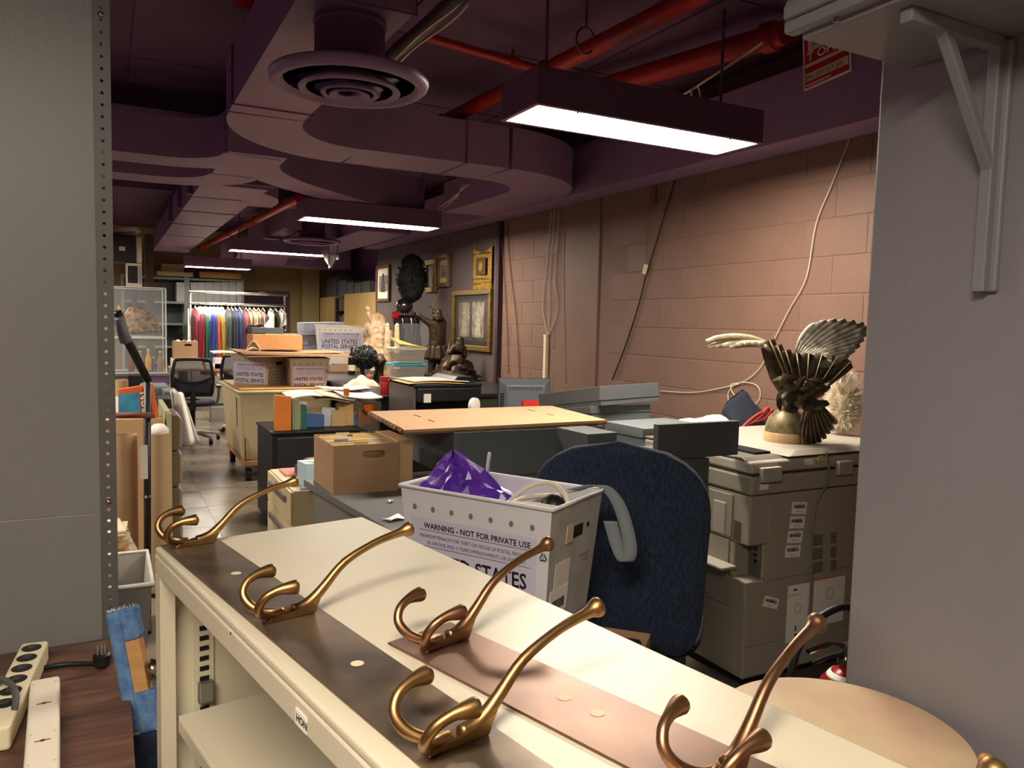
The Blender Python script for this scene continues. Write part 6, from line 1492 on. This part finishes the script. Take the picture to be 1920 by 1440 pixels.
boxthing('shoe_box', 'lilac box with overhanging lid on top of the stack', 'box', q2.x - .24, q2.x + .24, q.y + .46, q.y + .9, 1.271, 1.42, m_lil, rot=(0, R(-2), 0), lidh=.11)
q3 = on(590, 692); mg = thing('mug', 'white and brown mug beside the white totes', 'mug', q3)
MB().lathe([(.05, 0), (.055, .01), (.055, .12), (.05, .12), (.045, .02), (.0001, .02)], 16).build('cup', m_white, mg, smooth='auto'); MB().lathe([(.0556, .03), (.0556, .09)], 16).build('band', m_card, mg)
boxthing('carton', 'flat brown carton on the counter left of the bottle', 'carton', q3.x + .05, q3.x + .55, q3.y - .5, q3.y - .15, CZ + .001, CZ + .07, m_card)
# ================================================================ far end of the room
# steel shelving with white boxes
m_gsh = mat('green_grey_steel', '#6d7569', .45)
SY = 14.3
xa, xb, xc = aty(268, 560, SY).x, aty(348, 560, SY).x, aty(455, 560, SY).x
zt = aty(350, 519, SY).z
for k, (x0, x1, lb) in enumerate(((xa - .3, xb, 'grey-green steel shelving bay left, partly behind the display case'), (xb + .04, xc, 'grey-green steel shelving bay right, behind the clothes rack'))):
    t = thing('steel_shelves', lb, 'shelving', ((x0 + x1) / 2, SY + .2, 0))
    for x in (x0, x1):
        for y in (SY, SY + .45): MB().box(x - .022, x + .022, y - .015, y + .015, 0, zt).build('post', m_gsh, t, world=True)
    for z in (.15, .55, .95, 1.335, 1.70, zt - .02): MB().box(x0 + .023, x1 - .023, SY - .012, SY + .46, z - .035, z).build('shelf', m_gsh, t, world=True)
    MB().box(x0 + .023, x1 - .023, SY + .468, SY + .472, 0, zt).build('back_sheet', mat('dark_backing', '#3f4340', .6), t, world=True)
zs_ = 1.701
wb_ = None
for k in range(8):
    p0 = 331 if k == 0 else 357 + (k - 1) * 14.5; A_ = aty(p0, 545, SY - .02); w = .125
    o = MB().box(0, w - .004, 0, .32, 0, aty(p0, 529, SY).z - zs_).build('document_box', mat('white_document_box', '#9a9e9e', .6), None, bevel=.003, loc=(A_.x, SY - .01, zs_)); tag(o, ORD[k] + ' pale document box from the left on the upper steel shelf', 'box', 'row of pale document boxes')
for k, (p0, p1, pt, pb, c, lb) in enumerate(((295, 362, 511, 518, '#c9b48e', 'long flat carton lying on the shelving top, lowest'), (302, 345, 504, 511, '#8f7a5c', 'dull brown flat box on the shelving top'), (303, 350, 498, 504, '#a08a64', 'topmost flat tan box on the shelving'), (375, 452, 513, 524, '#d0a262', 'orange-tan flat carton on the right shelving top'))):
    A_, B_ = aty(p0, pb, SY), aty(p1, pt, SY); z0 = zt + .001 + (0, .075, .145, 0)[k]
    boxthing('flat_carton', lb, 'carton', A_.x, B_.x, SY + .02, SY + .42, z0, z0 + (.073, .068, .06, .10)[k], mat('fc%d' % k, c, .8, var=.08))
# white panel hanging behind the clothes
o = MB().box(aty(352, 580, 13.8).x, aty(455, 580, 13.8).x, 13.8, 13.82, 0, aty(400, 580, 13.8).z).build('white_backdrop', m_white, None); tag(o, 'white sheet panel standing behind the hanging costumes', 'panel')

# double-bar clothes rack
RY = 13.0
rx0, rx1 = aty(357, 560, RY).x, aty(534, 560, RY).x; zu = aty(360, 547, RY).z; zl = aty(360, 568, RY).z
rk = thing('clothes_rack', 'chrome rolling clothes rack with two bars', 'clothes rack', ((rx0 + rx1) / 2, RY, 0))
m_bar = mat('bright_chrome', '#dcdcd0', .25, metal=.9)
for z, y in ((zu, RY - .1), (zl, RY)): MB().tube([(rx0 - .03, y, z), (rx1 + .03, y, z)], .022, 10).build('rail', m_bar, rk, world=True, smooth=True)
for x in (rx0, rx1):
    MB().tube([(x, RY, .08), (x, RY, zu + .01)], .018, 10).build('upright', m_bar, rk, world=True, smooth=True)
    MB().tube([(x, RY - .3, .07), (x, RY + .3, .07)], .02, 8).build('foot', m_bar, rk, world=True, smooth=True)
    MB().tube([(x, RY - .12, zu), (x, RY + .02, zu)], .014, 8).build('brace', m_bar, rk, world=True)
    for y in (RY - .28, RY + .28): MB().lathe([(.0001, -.015), (.035, -.015), (.035, .015), (.0001, .015)], 10, (x, y, .036), Matrix.Rotation(PI / 2, 3, 'X')).build('caster', m_black, rk, world=True)
garm = [(366, '#7a1030', .95, 'dark crimson robe at the left end of the rack'), (375, '#8f1631', .9, 'bright crimson gown second on the rack'), (385, '#14603f', 1.05, 'emerald green gown on the rack'), (395, '#1b2f86', .95, 'royal blue gown on the rack'), (401, '#4a3f7a', .95, 'violet blue gown beside the royal blue one'), (408, '#d4581c', .95, 'bright orange gown on the rack'), (415, '#a58c2a', .95, 'mustard yellow gown on the rack'), (427, '#39453f', .85, 'grey-green coat on the rack'), (434, '#1b2230', .85, 'black-blue coat on the rack'), (441, '#222d4d', .85, 'navy coat on the rack'), (449, '#2b3f6e', .85, 'brighter navy jacket on the rack'), (461, '#7d4048', .85, 'dusty red jacket on the rack'), (468, '#b9a07f', .85, 'beige jacket on the rack, first of the pale ones'), (476, '#c9b08d', .8, 'cream jacket on the rack, second of the pale ones'), (484, '#b58f83', .8, 'pinkish tan jacket on the rack'), (493, '#8b8378', .8, 'grey-brown jacket on the rack'), (507, '#d8cdb8', .55, 'ivory blouse near the right end of the rack'), (516, '#15141a', .95, 'black robe near the right end of the rack'), (527, '#c9bfae', .35, 'pale folded shawl at the right end of the rack')]
for i, (px, c, ln, lb) in enumerate(garm):
    x = aty(px, 600, RY).x; t = thing('hanging_garment', lb, 'garment', (x, RY, zl))
    m = mat('cloth_' + c[1:], c, .8, var=.3, vscale=12, bump=.15, bscale=40, sheen=.15)
    rg = random.Random(i); ph = rg.uniform(0, 6)
    def gf(u, v, ln=ln, ph=ph):
        a = u * 2 * PI; sh = min(1, v / .10) ** .6
        wy = (.05 + .17 * sh) * (1 + .25 * v); wx = (.015 + .028 * sh) * (1 + .7 * v)
        f = 1 + .22 * math.sin(6 * a + ph + 2 * v) * min(1, v * 2)
        return (wx * math.cos(a) * f + .012 * math.sin(3 * v + ph), wy * math.sin(a) * f, -.06 - .10 * (1 - sh) * 0 - ln * v - .05 * abs(math.sin(a)) * (v < .12))
    MB().grid(gf, 22, 12).build('cloth', m, t, smooth=True)
    MB().tube([(0, 0, .024), (0, .018, .016), (0, .02, 0), (0, .004, -.02), (0, 0, -.06)], .004, 5).build('hanger_hook', m_steel, t)
    MB().tube([(0, -.20, -.10), (0, 0, -.05), (0, .20, -.10)], .007, 6).build('hanger', m_white, t)
    if 366 < px < 420: MB().grid(lambda u, v: ((.03 + .02 * v) * math.cos(2 * PI * u) * 1.2, (.16 + .03 * v) * math.sin(2 * PI * u), -.055 - .22 * v), 16, 4).build('plastic_cover', mat('clear_film', '#f4f6f8', .25, alpha=.55), t, smooth=True)
# black hat
q = aty(498, 636, 11.6)
ht = thing('tricorne_hat', 'black plumed hat with white trim in front of the rack', 'hat', (q.x, 11.6, 1.16), FACE)
MB().lathe([(.0001, .17), (.07, .165), (.10, .12), (.11, .05), (.13, .03), (.0001, .03)], 20).build('crown', m_black, ht, smooth=True)
MB().grid(lambda u, v: ((.1 + .15 * v) * math.cos(2 * PI * u) * 1.15, (.1 + .13 * v) * math.sin(2 * PI * u), .04 + .09 * v * v * (1 + .8 * math.cos(3 * 2 * PI * u))), 30, 5, .005).build('brim', m_black, ht, smooth=True)
MB().grid(lambda u, v: (.03 + .10 * u + .02 * math.sin(5 * v), -.12 - .01 * math.sin(4 * u), .10 + .20 * v * (.4 + u * .6)), 6, 6, .01).build('white_plume', m_white, ht, smooth=True)
boxthing('carton', 'tall hidden carton carrying the black hat', 'carton', q.x - .2, q.x + .2, 11.45, 11.8, .7415, 1.159, m_card)

# far work table with cartons and papers
TY = 11.3
ft = thing('work_table', 'far cluttered work table in front of the clothes rack', 'table', (1.5, TY + .4, 0))
tx0, tx1 = aty(322, 690, TY).x, 2.35
MB().box(tx0, tx1, TY, TY + .8, .71, .74).build('tabletop', mat('pinkish_tabletop', '#a08068', .5), ft, world=True, bevel=.003)
for x in (tx0 + .05, tx1 - .05):
    for y in (TY + .05, TY + .75): MB().box(x - .03, x + .03, y - .03, y + .03, 0, .709).build('leg', m_offwhite, ft, world=True)
a, c = aty(326, 673, TY + .2), aty(371, 640, TY + .2)
fc = thing('carton', 'brown open carton with hand hole on the far table', 'carton', ((a.x + c.x) / 2, TY + .35, a.z))
boxthing('paper_stack', 'white ream stack under the brown open carton', 'papers', a.x - .02, c.x + .05, TY + .15, TY + .55, .7415, a.z - .001, m_white)
open_box(fc, a.x, c.x, TY + .2, TY + .5, a.z, c.z, m_card)
MB().grid(lambda u, v: (a.x + .01 + (c.x - a.x - .02) * u, TY + .22 + .25 * v, c.z - .01 + .03 * math.sin(13 * u + 2) * math.sin(5 * v + 1)), 14, 5, .004).build('torn_paper', m_white, fc, world=True)
for k, (p0, p1, pt, pb, mm, lb) in enumerate(((387, 420, 682, 712, m_white, 'white paper stack behind the mesh chair'), (402, 446, 671, 705, mat('lilac_paper', '#cfc6cf', .7), 'lilac-white paper stack beside the black chair'), (405, 428, 705, 718, mat('pink_card', '#c89a7e', .7), 'low pinkish carton between the far chairs'), (398, 455, 660, 670, m_offwhite, 'wide cream papers lying on the stacks'))):
    A_, B_ = aty(p0, pb, TY + .06 * k), aty(p1, pt, TY + .06 * k)
    z0 = .7415 if k < 3 else None
    if k == 3:
        o = MB().grid(lambda u, v: (A_.x + (B_.x - A_.x) * u, TY + .1 + .4 * v, B_.z + .01 * math.sin(4 * u)), 6, 3, .02).build('loose_sheets', mm, None); tag(o, lb, 'papers')
    else: boxthing('paper_stack', lb, 'papers', A_.x, B_.x, TY + .02 + .0 * k, TY + .28, max(.7415, A_.z) if k != 1 else .7415, B_.z, mm)
# desk items under the far table
for k, (p0, p1, pt, lb, c) in enumerate(((402, 436, 768, 'grey printed carton under the far table', '#8b857c'), (436, 455, 770, 'white box under the far table by the hamper', '#b3aca0'))):
    A_, B_ = aty(p0, 800, TY - .2), aty(p1, pt, TY - .2); boxthing('carton', lb, 'carton', A_.x, B_.x, TY + .1, TY + .4, .001, max(.2, B_.z), mat('fl%d' % k, c, .7, var=.15))

# mesh-back office chairs
def mesh_chair(loc, rz, label, m_mesh):
    t = thing('task_chair', label, 'chair', loc, rz, 'mesh-back task chairs in the far aisle')
    ring = [(-.20, .02, .56), (-.215, .0, .75), (-.19, .015, .93), (-.14, .02, .965), (.14, .02, .965), (.19, .015, .93), (.215, .0, .75), (.20, .02, .56)]
    MB().tube(smooth_path(ring, 5) + [Vector(ring[0])], .018, 8).build('back_frame', m_black, t, smooth=True)
    MB().grid(lambda u, v: (-.20 + .40 * u, .01 + .03 * math.sin(PI * u), .73 - .05 * math.sin(PI * u) * (v < .01) + 0 + .22 * v), 8, 6, .003).build('mesh_panel', m_mesh, t, smooth=True)
    MB().grid(lambda u, v: (-.19 + .38 * u, .015 + .03 * math.sin(PI * u), .57 + (.20 - .06 * math.sin(PI * u)) * v), 8, 5, .025).build('lumbar_pad', mat('charcoal_fabric', '#2c2930', .9), t, smooth=True)
    MB().grid(lambda u, v: (.25 * math.copysign(abs(math.cos(u * 2 * PI)) ** .5, math.cos(u * 2 * PI)) * math.sin(PI * (.02 + .96 * v)) ** .4, .24 + .23 * math.copysign(abs(math.sin(u * 2 * PI)) ** .5, math.sin(u * 2 * PI)) * math.sin(PI * (.02 + .96 * v)) ** .4, .455 - .035 * math.cos(PI * v)), 24, 8).build('seat', mat('charcoal_fabric', '#2c2930'), t, smooth=True)
    MB().box(-.03, .03, -.01, .2, .38, .41).box(-.03, .03, -.02, .0, .41, .62).build('spine', m_black, t, bevel=.005)
    for s_ in (-1, 1):
        MB().tube([(s_ * .26, .22, .42), (s_ * .28, .2, .52), (s_ * .28, .12, .64)], .014, 8).build('arm_post', m_steel, t, smooth=True)
        MB().box(s_ * .28 - .035, s_ * .28 + .035, .05, .30, .642, .668).build('armrest', m_black, t, bevel=.01)
    MB().lathe([(.028, .10), (.028, .38), (.05, .415), (.0001, .415)], 12, (0, .22, 0)).build('column', m_black, t, smooth='auto')
    for k in range(5):
        an = k * 2 * PI / 5 - .9
        MB().tube([(0, .22, .12), (.30 * math.cos(an), .22 + .30 * math.sin(an), .075)], [.022, .014], 8).build('leg', m_steel, t, smooth='auto')
        MB().lathe([(.0001, -.02), (.03, -.02), (.03, .02), (.0001, .02)], 10, (.30 * math.cos(an), .22 + .30 * math.sin(an), .031), Matrix.Rotation(PI / 2, 3, 'Y')).build('caster', m_black, t, smooth='auto')
    return t
m_mesh = mat('dark_mesh', '#3a363c', .8, alpha=.55)
q = aty(362, 760, 9.4)
mesh_chair((q.x, 9.4, 0), R(-4), 'black mesh-back task chair standing in the far aisle', m_mesh)
q = aty(438, 760, 10.2)
mesh_chair((q.x, 10.2, 0), R(-55), 'black task chair half hidden behind the hamper', m_mesh)

# ================================================================ left side: display case, tubes, stand
DY = 8.7
dx0, dx1 = aty(214, 600, DY).x - .12, aty(311, 600, DY).x
z0, z1, z2 = aty(300, 700, DY).z, aty(300, 635, DY).z, aty(300, 541, DY).z
pe = thing('pedestal', 'purple painted plinth under the acrylic display cases', 'plinth', ((dx0 + dx1) / 2, DY + .25, 0))
MB().box(dx0 - .02, dx1 + .02, DY - .02, DY + .52, 0, z0 - .03).build('plinth_body', m_purple, pe, world=True, bevel=.006)
MB().box(dx0 - .03, dx1 + .03, DY - .03, DY + .53, z0 - .0295, z0).build('plinth_top', m_steel, pe, world=True, bevel=.004)
m_edge = mat('acrylic_edge', '#cfd6d2', .2)
def case(label, za, zb):
    t = thing('display_case', label, 'display case', ((dx0 + dx1) / 2, DY + .25, za))
    w, d, h = (dx1 - dx0) / 2, .25, zb - za
    for nm, b_ in (('pane', (-w, w, -d, -d + .004, .004, h)), ('pane', (-w, w, d - .004, d, .004, h)), ('pane', (-w, -w + .004, -d + .005, d - .005, .004, h)), ('pane', (w - .004, w, -d + .005, d - .005, .004, h)), ('pane', (-w + .005, w - .005, -d + .005, d - .005, h - .004, h))): MB().box(*b_).build(nm, m_clear, t)
    for x in (-w, w):
        for y in (-d, d): MB().box(x - .006, x + .006, y - .006, y + .006, .0, h).build('edge_bar', m_edge, t)
    for y in (-d, d):
        for z in (.0, h): MB().box(-w, w, y - .006, y + .006, z, z + .008).build('edge_bar', m_edge, t)
    return t
case('lower clear display case holding bottles, on the purple plinth', z0 + .001, z1 - .002)
case('upper clear display case holding the bronze wing', z1 + .008, z2)
m_bw = mat('bronze_wing_metal', '#b0906a', .35, metal=.5, var=.6, vscale=25, col2='#4f3c28')
bw = thing('bronze_wing', 'bronze feathered wing sculpture inside the upper display case', 'sculpture', (dx0 + .30, DY + .2, z1 + .017), FACE * .3)
rt = Vector((-.13, 0, .03)); b0 = None
for i in range(13):
    a_ = R(6 + i * 5.2); L_ = .40 - .008 * i
    o = blade(rt + Vector((0, 0, .006 * i)), rt + Vector((L_ * math.cos(a_), -.02 + .003 * i, L_ * math.sin(a_))), (0, -.03, .02), .05, (0, -1, .1), .45, .5, 8).build('wing' if b0 is None else 'feather', m_bw, bw if b0 is None else b0, smooth=True); b0 = b0 or o
lumpy([(.06, 0), (.07, .03), (.05, .1), (.03, .22), (.02, .30), (0, .33)], (-.13, 0, 0), 16, 16, .2, 12).build('shoulder', m_bw, bw, smooth=True)
for k, (px, c, h, lb) in enumerate(((246, '#6e3b22', .22, 'brown bottle in the lower display case'), (263, '#9a8f7c', .2, 'grey glass jar in the lower display case'), (278, '#c79a34', .22, 'yellow bottle in the lower display case'), (288, '#56618a', .14, 'blue box-shaped bottle in the lower display case'), (300, '#8b6a50', .2, 'tan figurine at the right of the lower case'))):
    q = aty(px, 690, DY + .25); t = thing('glass_bottle', lb, 'bottle', (q.x, DY + .22 + .04 * (k % 2), z0 + .010)); r = .028
    MB().lathe([(r, 0), (r * 1.1, .01), (r * 1.1, h * .6), (r * .45, h * .78), (r * .42, h * .97), (.0001, h * .98)], 14).build('body', mat('bt' + c[1:], c, .3), t, smooth='auto'); MB().lathe([(r * .5, h * .981), (r * .5, h * 1.05), (.0001, h * 1.05)], 10).build('stopper', m_offwhite, t)
# tall dark shelving tower at far left with monitor and equipment box
lt = thing('equipment_rack', 'dark equipment rack at far left above the display case', 'rack', (.1, 9.8, 0))
lx1 = aty(264, 520, 9.6).x
MB().box(-.55, lx1 - .02, 9.6, 10.1, 1.74, 1.765).build('shelf', m_dark, lt, world=True)
for x in (-.5, lx1 - .06):
    for y in (9.63, 10.07): MB().box(x - .02, x + .02, y - .02, y + .02, 0, 1.7395).build('post', m_dark, lt, world=True)
a, c = aty(240, 545, 9.6), aty(266, 494, 9.6)
tv = thing('crt_monitor', 'old beige-framed monitor on the far left rack', 'monitor', ((a.x + c.x) / 2, 9.7, 1.766))
ww = (c.x - a.x) / 2; hh_ = c.z - 1.766
MB().box(-ww * 1.2, ww, -.08, .25, 0, hh_).build('cabinet', m_offwhite, tv, bevel=.008); MB().box(-ww * 1.0, ww * .4, -.086, -.0805, .04, hh_ - .03).build('screen', m_black, tv, bevel=.003); MB().box(ww * .55, ww * .9, -.086, -.0805, .03, hh_ - .03).build('control_strip', mat('lilac_strip', '#8d8290', .5), tv)
a, c = aty(215, 495, 9.6), aty(262, 440, 9.6)
eb = thing('equipment_box', 'dark hanging speaker box with white pipe above the old monitor', 'speaker', ((a.x + c.x) / 2, 9.75, 1.766 + hh_ + .01))
MB().box(a.x - .2 - eb.location.x, c.x - .04 - eb.location.x, -.12, .3, .0, .30).build('box', m_dark, eb, bevel=.008)
q = aty(229, 460, 9.6); MB().box(q.x - .03 - eb.location.x, q.x + .03 - eb.location.x, -.123, -.1205, .12, .165).build('label', m_offwhite, eb)
MB().tube(smooth_path([(-.15, .05, .34), (-.02, .0, .36), (.08, -.02, .37), (.12, -.02, .33)], 4), .035, 10).build('white_pipe', m_white, eb, smooth=True)
MB().box(c.x - .035 - eb.location.x, c.x + .02 - eb.location.x, -.1, .2, .0, .28).build('side_bracket', m_offwhite, eb)
o = MB().box(aty(272, 480, 10.5).x, aty(288, 480, 10.5).x, 10.5, 10.6, 0, 2.44).build('timber_post', mat('old_timber', '#5a4730', .8, var=.3, vscale=8), None); tag(o, 'old brown timber post at far left behind the rack', 'post')

# ---------------------------------------------------------------- clutter behind the steel post
m_kraft = mat('kraft_tube', '#b39571', .75, var=.06, vscale=6)
kh = thing('plywood_cart', 'tall khaki plywood cart behind the cardboard tubes', 'cart', (.0, 5.2, 0))
xk = aty(269, 900, 5.0).x
MB().box(-.7, xk, 5.0, 5.7, .08, aty(250, 812, 5.0).z).build('body', mat('khaki_plywood', '#7b6a45', .7, var=.15, vscale=5), kh, world=True, bevel=.004)
for x in (-.6, xk - .1): MB().lathe([(.0001, -.02), (.038, -.02), (.038, .02), (.0001, .02)], 10, (x, 5.1, .039), Matrix.Rotation(PI / 2, 3, 'Y')).build('caster', m_black, kh, world=True)
def ktube(label, px, ptop, y, r, base=0.0, cap=None, m=None):
    q = aty(px, ptop, y); t = thing('cardboard_tube', label, 'tube', (q.x, y, base), 0, 'upright cardboard tubes')
    h = q.z - base
    MB().lathe([(r, 0), (r, h), (r * .93, h), (r * .93, .01), (.0001, .01)], 20).build('tube_wall', m or m_kraft, t, smooth='auto')
    if cap: MB().lathe([(r * .92, h - .02), (r * .9, h + .02), (r * .5, h + .045), (.0001, h + .05)], 18).build('paper_filling', cap, t, smooth=True)
    return t
ktube('thick kraft tube close behind the steel post, left', 232, 815, 4.4, .062)
ktube('kraft tube stuffed with white paper beside the black stand', 298, 812, 4.3, .052, 0, m_white)
ktube('slim kraft tube with blue and white wrapping, tallest', 224, 712, 4.9, .045)
o = MB().lathe([(.047, 0), (.047, .10), (.046, .10)], 18, (aty(224, 760, 4.9).x, 4.9, aty(224, 775, 4.9).z)).build('label_band', m_white, bpy.data.objects['cardboard_tube.002'], world=True)
# pale boards
xbd = aty(317, 800, 4.6).x
o = MB().box(xbd - .012, xbd + .014, 4.6, 5.4, 0, aty(317, 775, 4.6).z).build('pale_board', mat('sage_board', '#a6a684', .6), None, bevel=.002); tag(o, 'upright sage green board edge beside the kraft tubes', 'board')
o = MB().box(aty(283, 800, 4.75).x, xbd - .02, 4.75, 4.77, 0, aty(295, 782, 4.75).z).build('pale_board', mat('sage_board', '#a6a684'), None); tag(o, 'sage green board standing behind the stuffed tube', 'board')
# clear drawer tower
x0_ = aty(323, 850, 4.9).x; x1_ = aty(342, 850, 4.9).x; w = (x1_ - x0_) / 2
dt = thing('drawer_tower', 'tall brown tower of clear plastic drawers beside the tubes', 'drawers', ((x0_ + x1_) / 2, 5.1, 0))
for k in range(4):
    zz = .02 + .215 * k
    t = MB().box(-w, w * .3, -.2, .2, zz, zz + .205).build('drawer', mat('brown_frame', '#6f5a44', .6), dt, bevel=.004)
    MB().box(w * .32, w, -.18, .18, zz + .01, zz + .19).build('clear_front', mat('smoky_plastic', '#a89c88', .3, alpha=.7), t, bevel=.01)
# black stand with boom
sd = thing('boom_stand', 'black boom stand with angled arm beside the steel post', 'stand', aty(275, 1180, 4.0) * Vector((1, 1, 0)) if False else Vector((aty(276, 900, 4.0).x, 4.0, 0)))
b0 = Vector((aty(277, 1150, 4.0).x, 4.0, .02)); b1 = aty(276, 715, 4.0)
MB().tube([b0, b1], .016, 10).build('pole', m_black, sd, world=True, smooth=True)
MB().tube([b1 + Vector((.005, 0, .0)), aty(240, 640, 3.95), aty(218, 585, 3.9)], [.018, .02, .022], 10).build('boom_arm', m_black, sd, world=True, smooth=True)
MB().tube([aty(236, 640, 3.93), aty(222, 596, 3.88)], .026, 10).build('grey_grip', m_greyl, sd, world=True, smooth=True)
for py in (930, 1042): 
    q = aty(276, py, 4.0); MB().lathe([(.019, -.006), (.019, .006)], 12, q).build('ring', m_chrome, sd, world=True)
q = aty(270, 870, 3.98); MB().box(q.x - .016, q.x + .016, 3.972, 3.976, q.z - .07, q.z + .09).build('white_label', m_white, sd, world=True)
for k in range(3):
    an = k * 2 * PI / 3 + .5; MB().tube([(b0.x, 4.0, .12), (b0.x + .22 * math.cos(an), 4.0 + .22 * math.sin(an), .012)], .012, 8).build('foot', m_black, sd, world=True)
q0, q1 = aty(212, 779, 4.0), aty(290, 779, 3.97)
o = MB().tube([q0, q1], .014, 8).build('rusty_rod', mat('rusty_iron', '#7d4a32', .7, var=.3, vscale=40), sd, world=True, smooth=True)
# orange framed box
a, c = aty(222, 782, 4.7), aty(295, 718, 4.7)
of = thing('orange_box', 'orange-edged box with a blue picture and white numerals', 'box', ((a.x + c.x) / 2, 4.62, a.z), R(-6))
ww, hh_ = (c.x - a.x) / 2, c.z - a.z
m_or = mat('orange_print', '#d9622f', .5)
MB().hexa([(-ww, 0, 0), (ww, 0, -.0), (ww, .06, 0), (-ww, .06, 0), (-ww, 0, hh_ * .85), (ww * .7, 0, hh_), (ww * .7, .06, hh_), (-ww, .06, hh_ * .85)]).build('box_body', m_or, of, bevel=.002)
MB().hexa([(-ww, -.002, .01), (ww * .1, -.002, .01), (ww * .1, -.0005, .01), (-ww, -.0005, .01), (-ww, -.002, hh_ * .7), (ww * .05, -.002, hh_ * .78), (ww * .05, -.0005, hh_ * .78), (-ww, -.0005, hh_ * .7)]).build('blue_picture', mat('blue_print', '#4c9cc4', .5, var=.4, vscale=12), of)
MB().hexa([(ww * .2, -.002, .01), (ww * .72, -.002, .01), (ww * .72, -.0005, .01), (ww * .2, -.0005, .01), (ww * .2, -.002, hh_ * .86), (ww * .52, -.002, hh_ * .9), (ww * .52, -.0005, hh_ * .9), (ww * .2, -.0005, hh_ * .86)]).build('dark_strip', mat('maroon_print', '#3a2126', .5), of)
text('lettering', 'CON', .055, m_white, of, frame_m((ww * .60, -.003, .02), (-.12, 0, 1), (-1, 0, -.1)), bold=.001)
boxthing('support_carton', 'carton behind the steel post carrying the orange box', 'carton', a.x - .3, c.x + .02, 4.60, 4.74, 0, a.z - .001, mat('pale_cardboard', '#cfa97c', .8))
# bins and white cloth
a, c = aty(297, 792, 6.2), aty(321, 748, 6.2)
boxthing('black_bin', 'small black bin beside the white cloth', 'bin', a.x, c.x, 6.2, 6.5, 0, c.z, m_black, bev=.01)
a, c = aty(290, 740, 7.0), aty(313, 724, 7.0)
boxthing('grey_bin', 'sloped grey bin behind the small black bin', 'bin', a.x - .1, c.x + .02, 7.0, 7.4, 0, c.z, m_greyl, bev=.02)
q = aty(330, 735, 6.6)
o = MB().grid(lambda u, v: (q.x - .045 + .09 * u * (1 + .8 * v) + .06 * v, 6.6 + .05 * math.sin(8 * u + v), q.z + .02 - .05 * abs(u - .3) * (v < .05) - .44 * v), 12, 10, .008).build('white_drape', m_white, None, smooth=True); tag(o, 'long white cloth draped beside the mesh chair', 'cloth')
boxthing('grey_bin', 'tall bin behind the white cloth carrying it', 'bin', q.x - .08, q.x + .02, 6.68, 7.0, 0, q.z, m_greyl, bev=.01)
o = MB().box(aty(240, 735, 7.6).x, aty(285, 735, 7.6).x, 7.6, 7.9, 0, aty(260, 704, 7.6).z).build('black_chest', m_black, None, bevel=.01); tag(o, 'black chest below the acrylic display cases', 'chest')
# translucent tote and folder pile at lower left
TYl = 3.1
a, c = aty(285, 1092, TYl), aty(262, 1030, TYl + .5)
m_trl = mat('milky_tote', '#c6c4bd', .4, var=.08)
x1_, zr = a.x, a.z
tl = thing('mail_tote', 'dirty translucent tote on the floor behind the steel post', 'tote', (x1_ - .25, TYl + .2, 0))
for nm, P_ in (('front_panel', [(-.20, -.19, 0), (.21, -.19, 0), (.21, -.186, 0), (-.20, -.186, 0), (-.22, -.22, zr), (.25, -.22, zr), (.25, -.216, zr), (-.22, -.216, zr)]), ('rear_panel', [(-.20, .19, 0), (.21, .19, 0), (.21, .194, 0), (-.20, .194, 0), (-.22, .22, zr), (.25, .22, zr), (.25, .224, zr), (-.22, .224, zr)]), ('end_panel', [(.206, -.185, 0), (.21, -.185, 0), (.21, .189, 0), (.206, .189, 0), (.246, -.215, zr), (.25, -.215, zr), (.25, .219, zr), (.246, .219, zr)]), ('end_panel', [(-.20, -.185, 0), (-.196, -.185, 0), (-.196, .189, 0), (-.20, .189, 0), (-.22, -.215, zr), (-.216, -.215, zr), (-.216, .219, zr), (-.22, .219, zr)]), ('floor_panel', [(-.19, -.18, .001), (.2, -.18, .001), (.2, .18, .001), (-.19, .18, .001), (-.19, -.18, .006), (.2, -.18, .006), (.2, .18, .006), (-.19, .18, .006)])): MB().hexa(P_).build(nm, m_trl, tl)
MB().tube([(-.222, -.222, zr), (.252, -.222, zr), (.252, .226, zr), (-.222, .226, zr)], .010, 8, closed=True).build('rim', m_trl, tl, smooth=True)
q = aty(256, 1143, TYl)
for j in range(3):
    g = lambda an, r=.018: Vector((q.x - tl.location.x + r * math.cos(an), -.216 + .0 - .006, q.z + r * math.sin(an)))
    a0, a1 = PI / 2 + j * 2 * PI / 3, PI / 2 + (j + 1) * 2 * PI / 3
    MB().tube([g(a0).lerp(g(a1), .1), g(a0).lerp(g(a1), .85)], .002, 5).build('recycling_mark', m_text, tl)
MB().grid(lambda u, v: (-.15 + .3 * u, -.15 + .3 * v, zr * .75 + .03 * math.sin(6 * u) * math.sin(4 * v)), 8, 8, .01).build('brown_paper', m_card, tl)
q = aty(214, 1005, 3.75)
fs_ = thing('folder_pile', 'pile of fanned manila folders behind the steel post', 'folders', (q.x - .1, 3.95, q.z - .12))
for k in range(9):
    MB().obox((.0 + .008 * math.sin(k * 2), 0, .008 + .013 * k), (.36 - .010 * k, .26, .011), (0, 0, R(6 * math.sin(k * 1.7)))).build('folder', m_offwhite if k % 3 else mat('golden_manila', '#e3b654'), fs_)
boxthing('support_box', 'tan carton under the fanned manila folders', 'carton', q.x - .32, q.x + .03, 3.80, 4.06, 0, q.z - .121, mat('pale_cardboard', '#cfa97c'))
q = aty(250, 960, 4.9); o = MB().tube([(q.x + .05 * math.cos(t), 4.96, q.z + .022 * math.sin(t)) for t in [i / 14 * 2 * PI for i in range(14)]], .008, 6, closed=True).build('cable_coil', m_black, None, smooth=True); tag(o, 'black cable coil hanging on the khaki cart', 'cable')
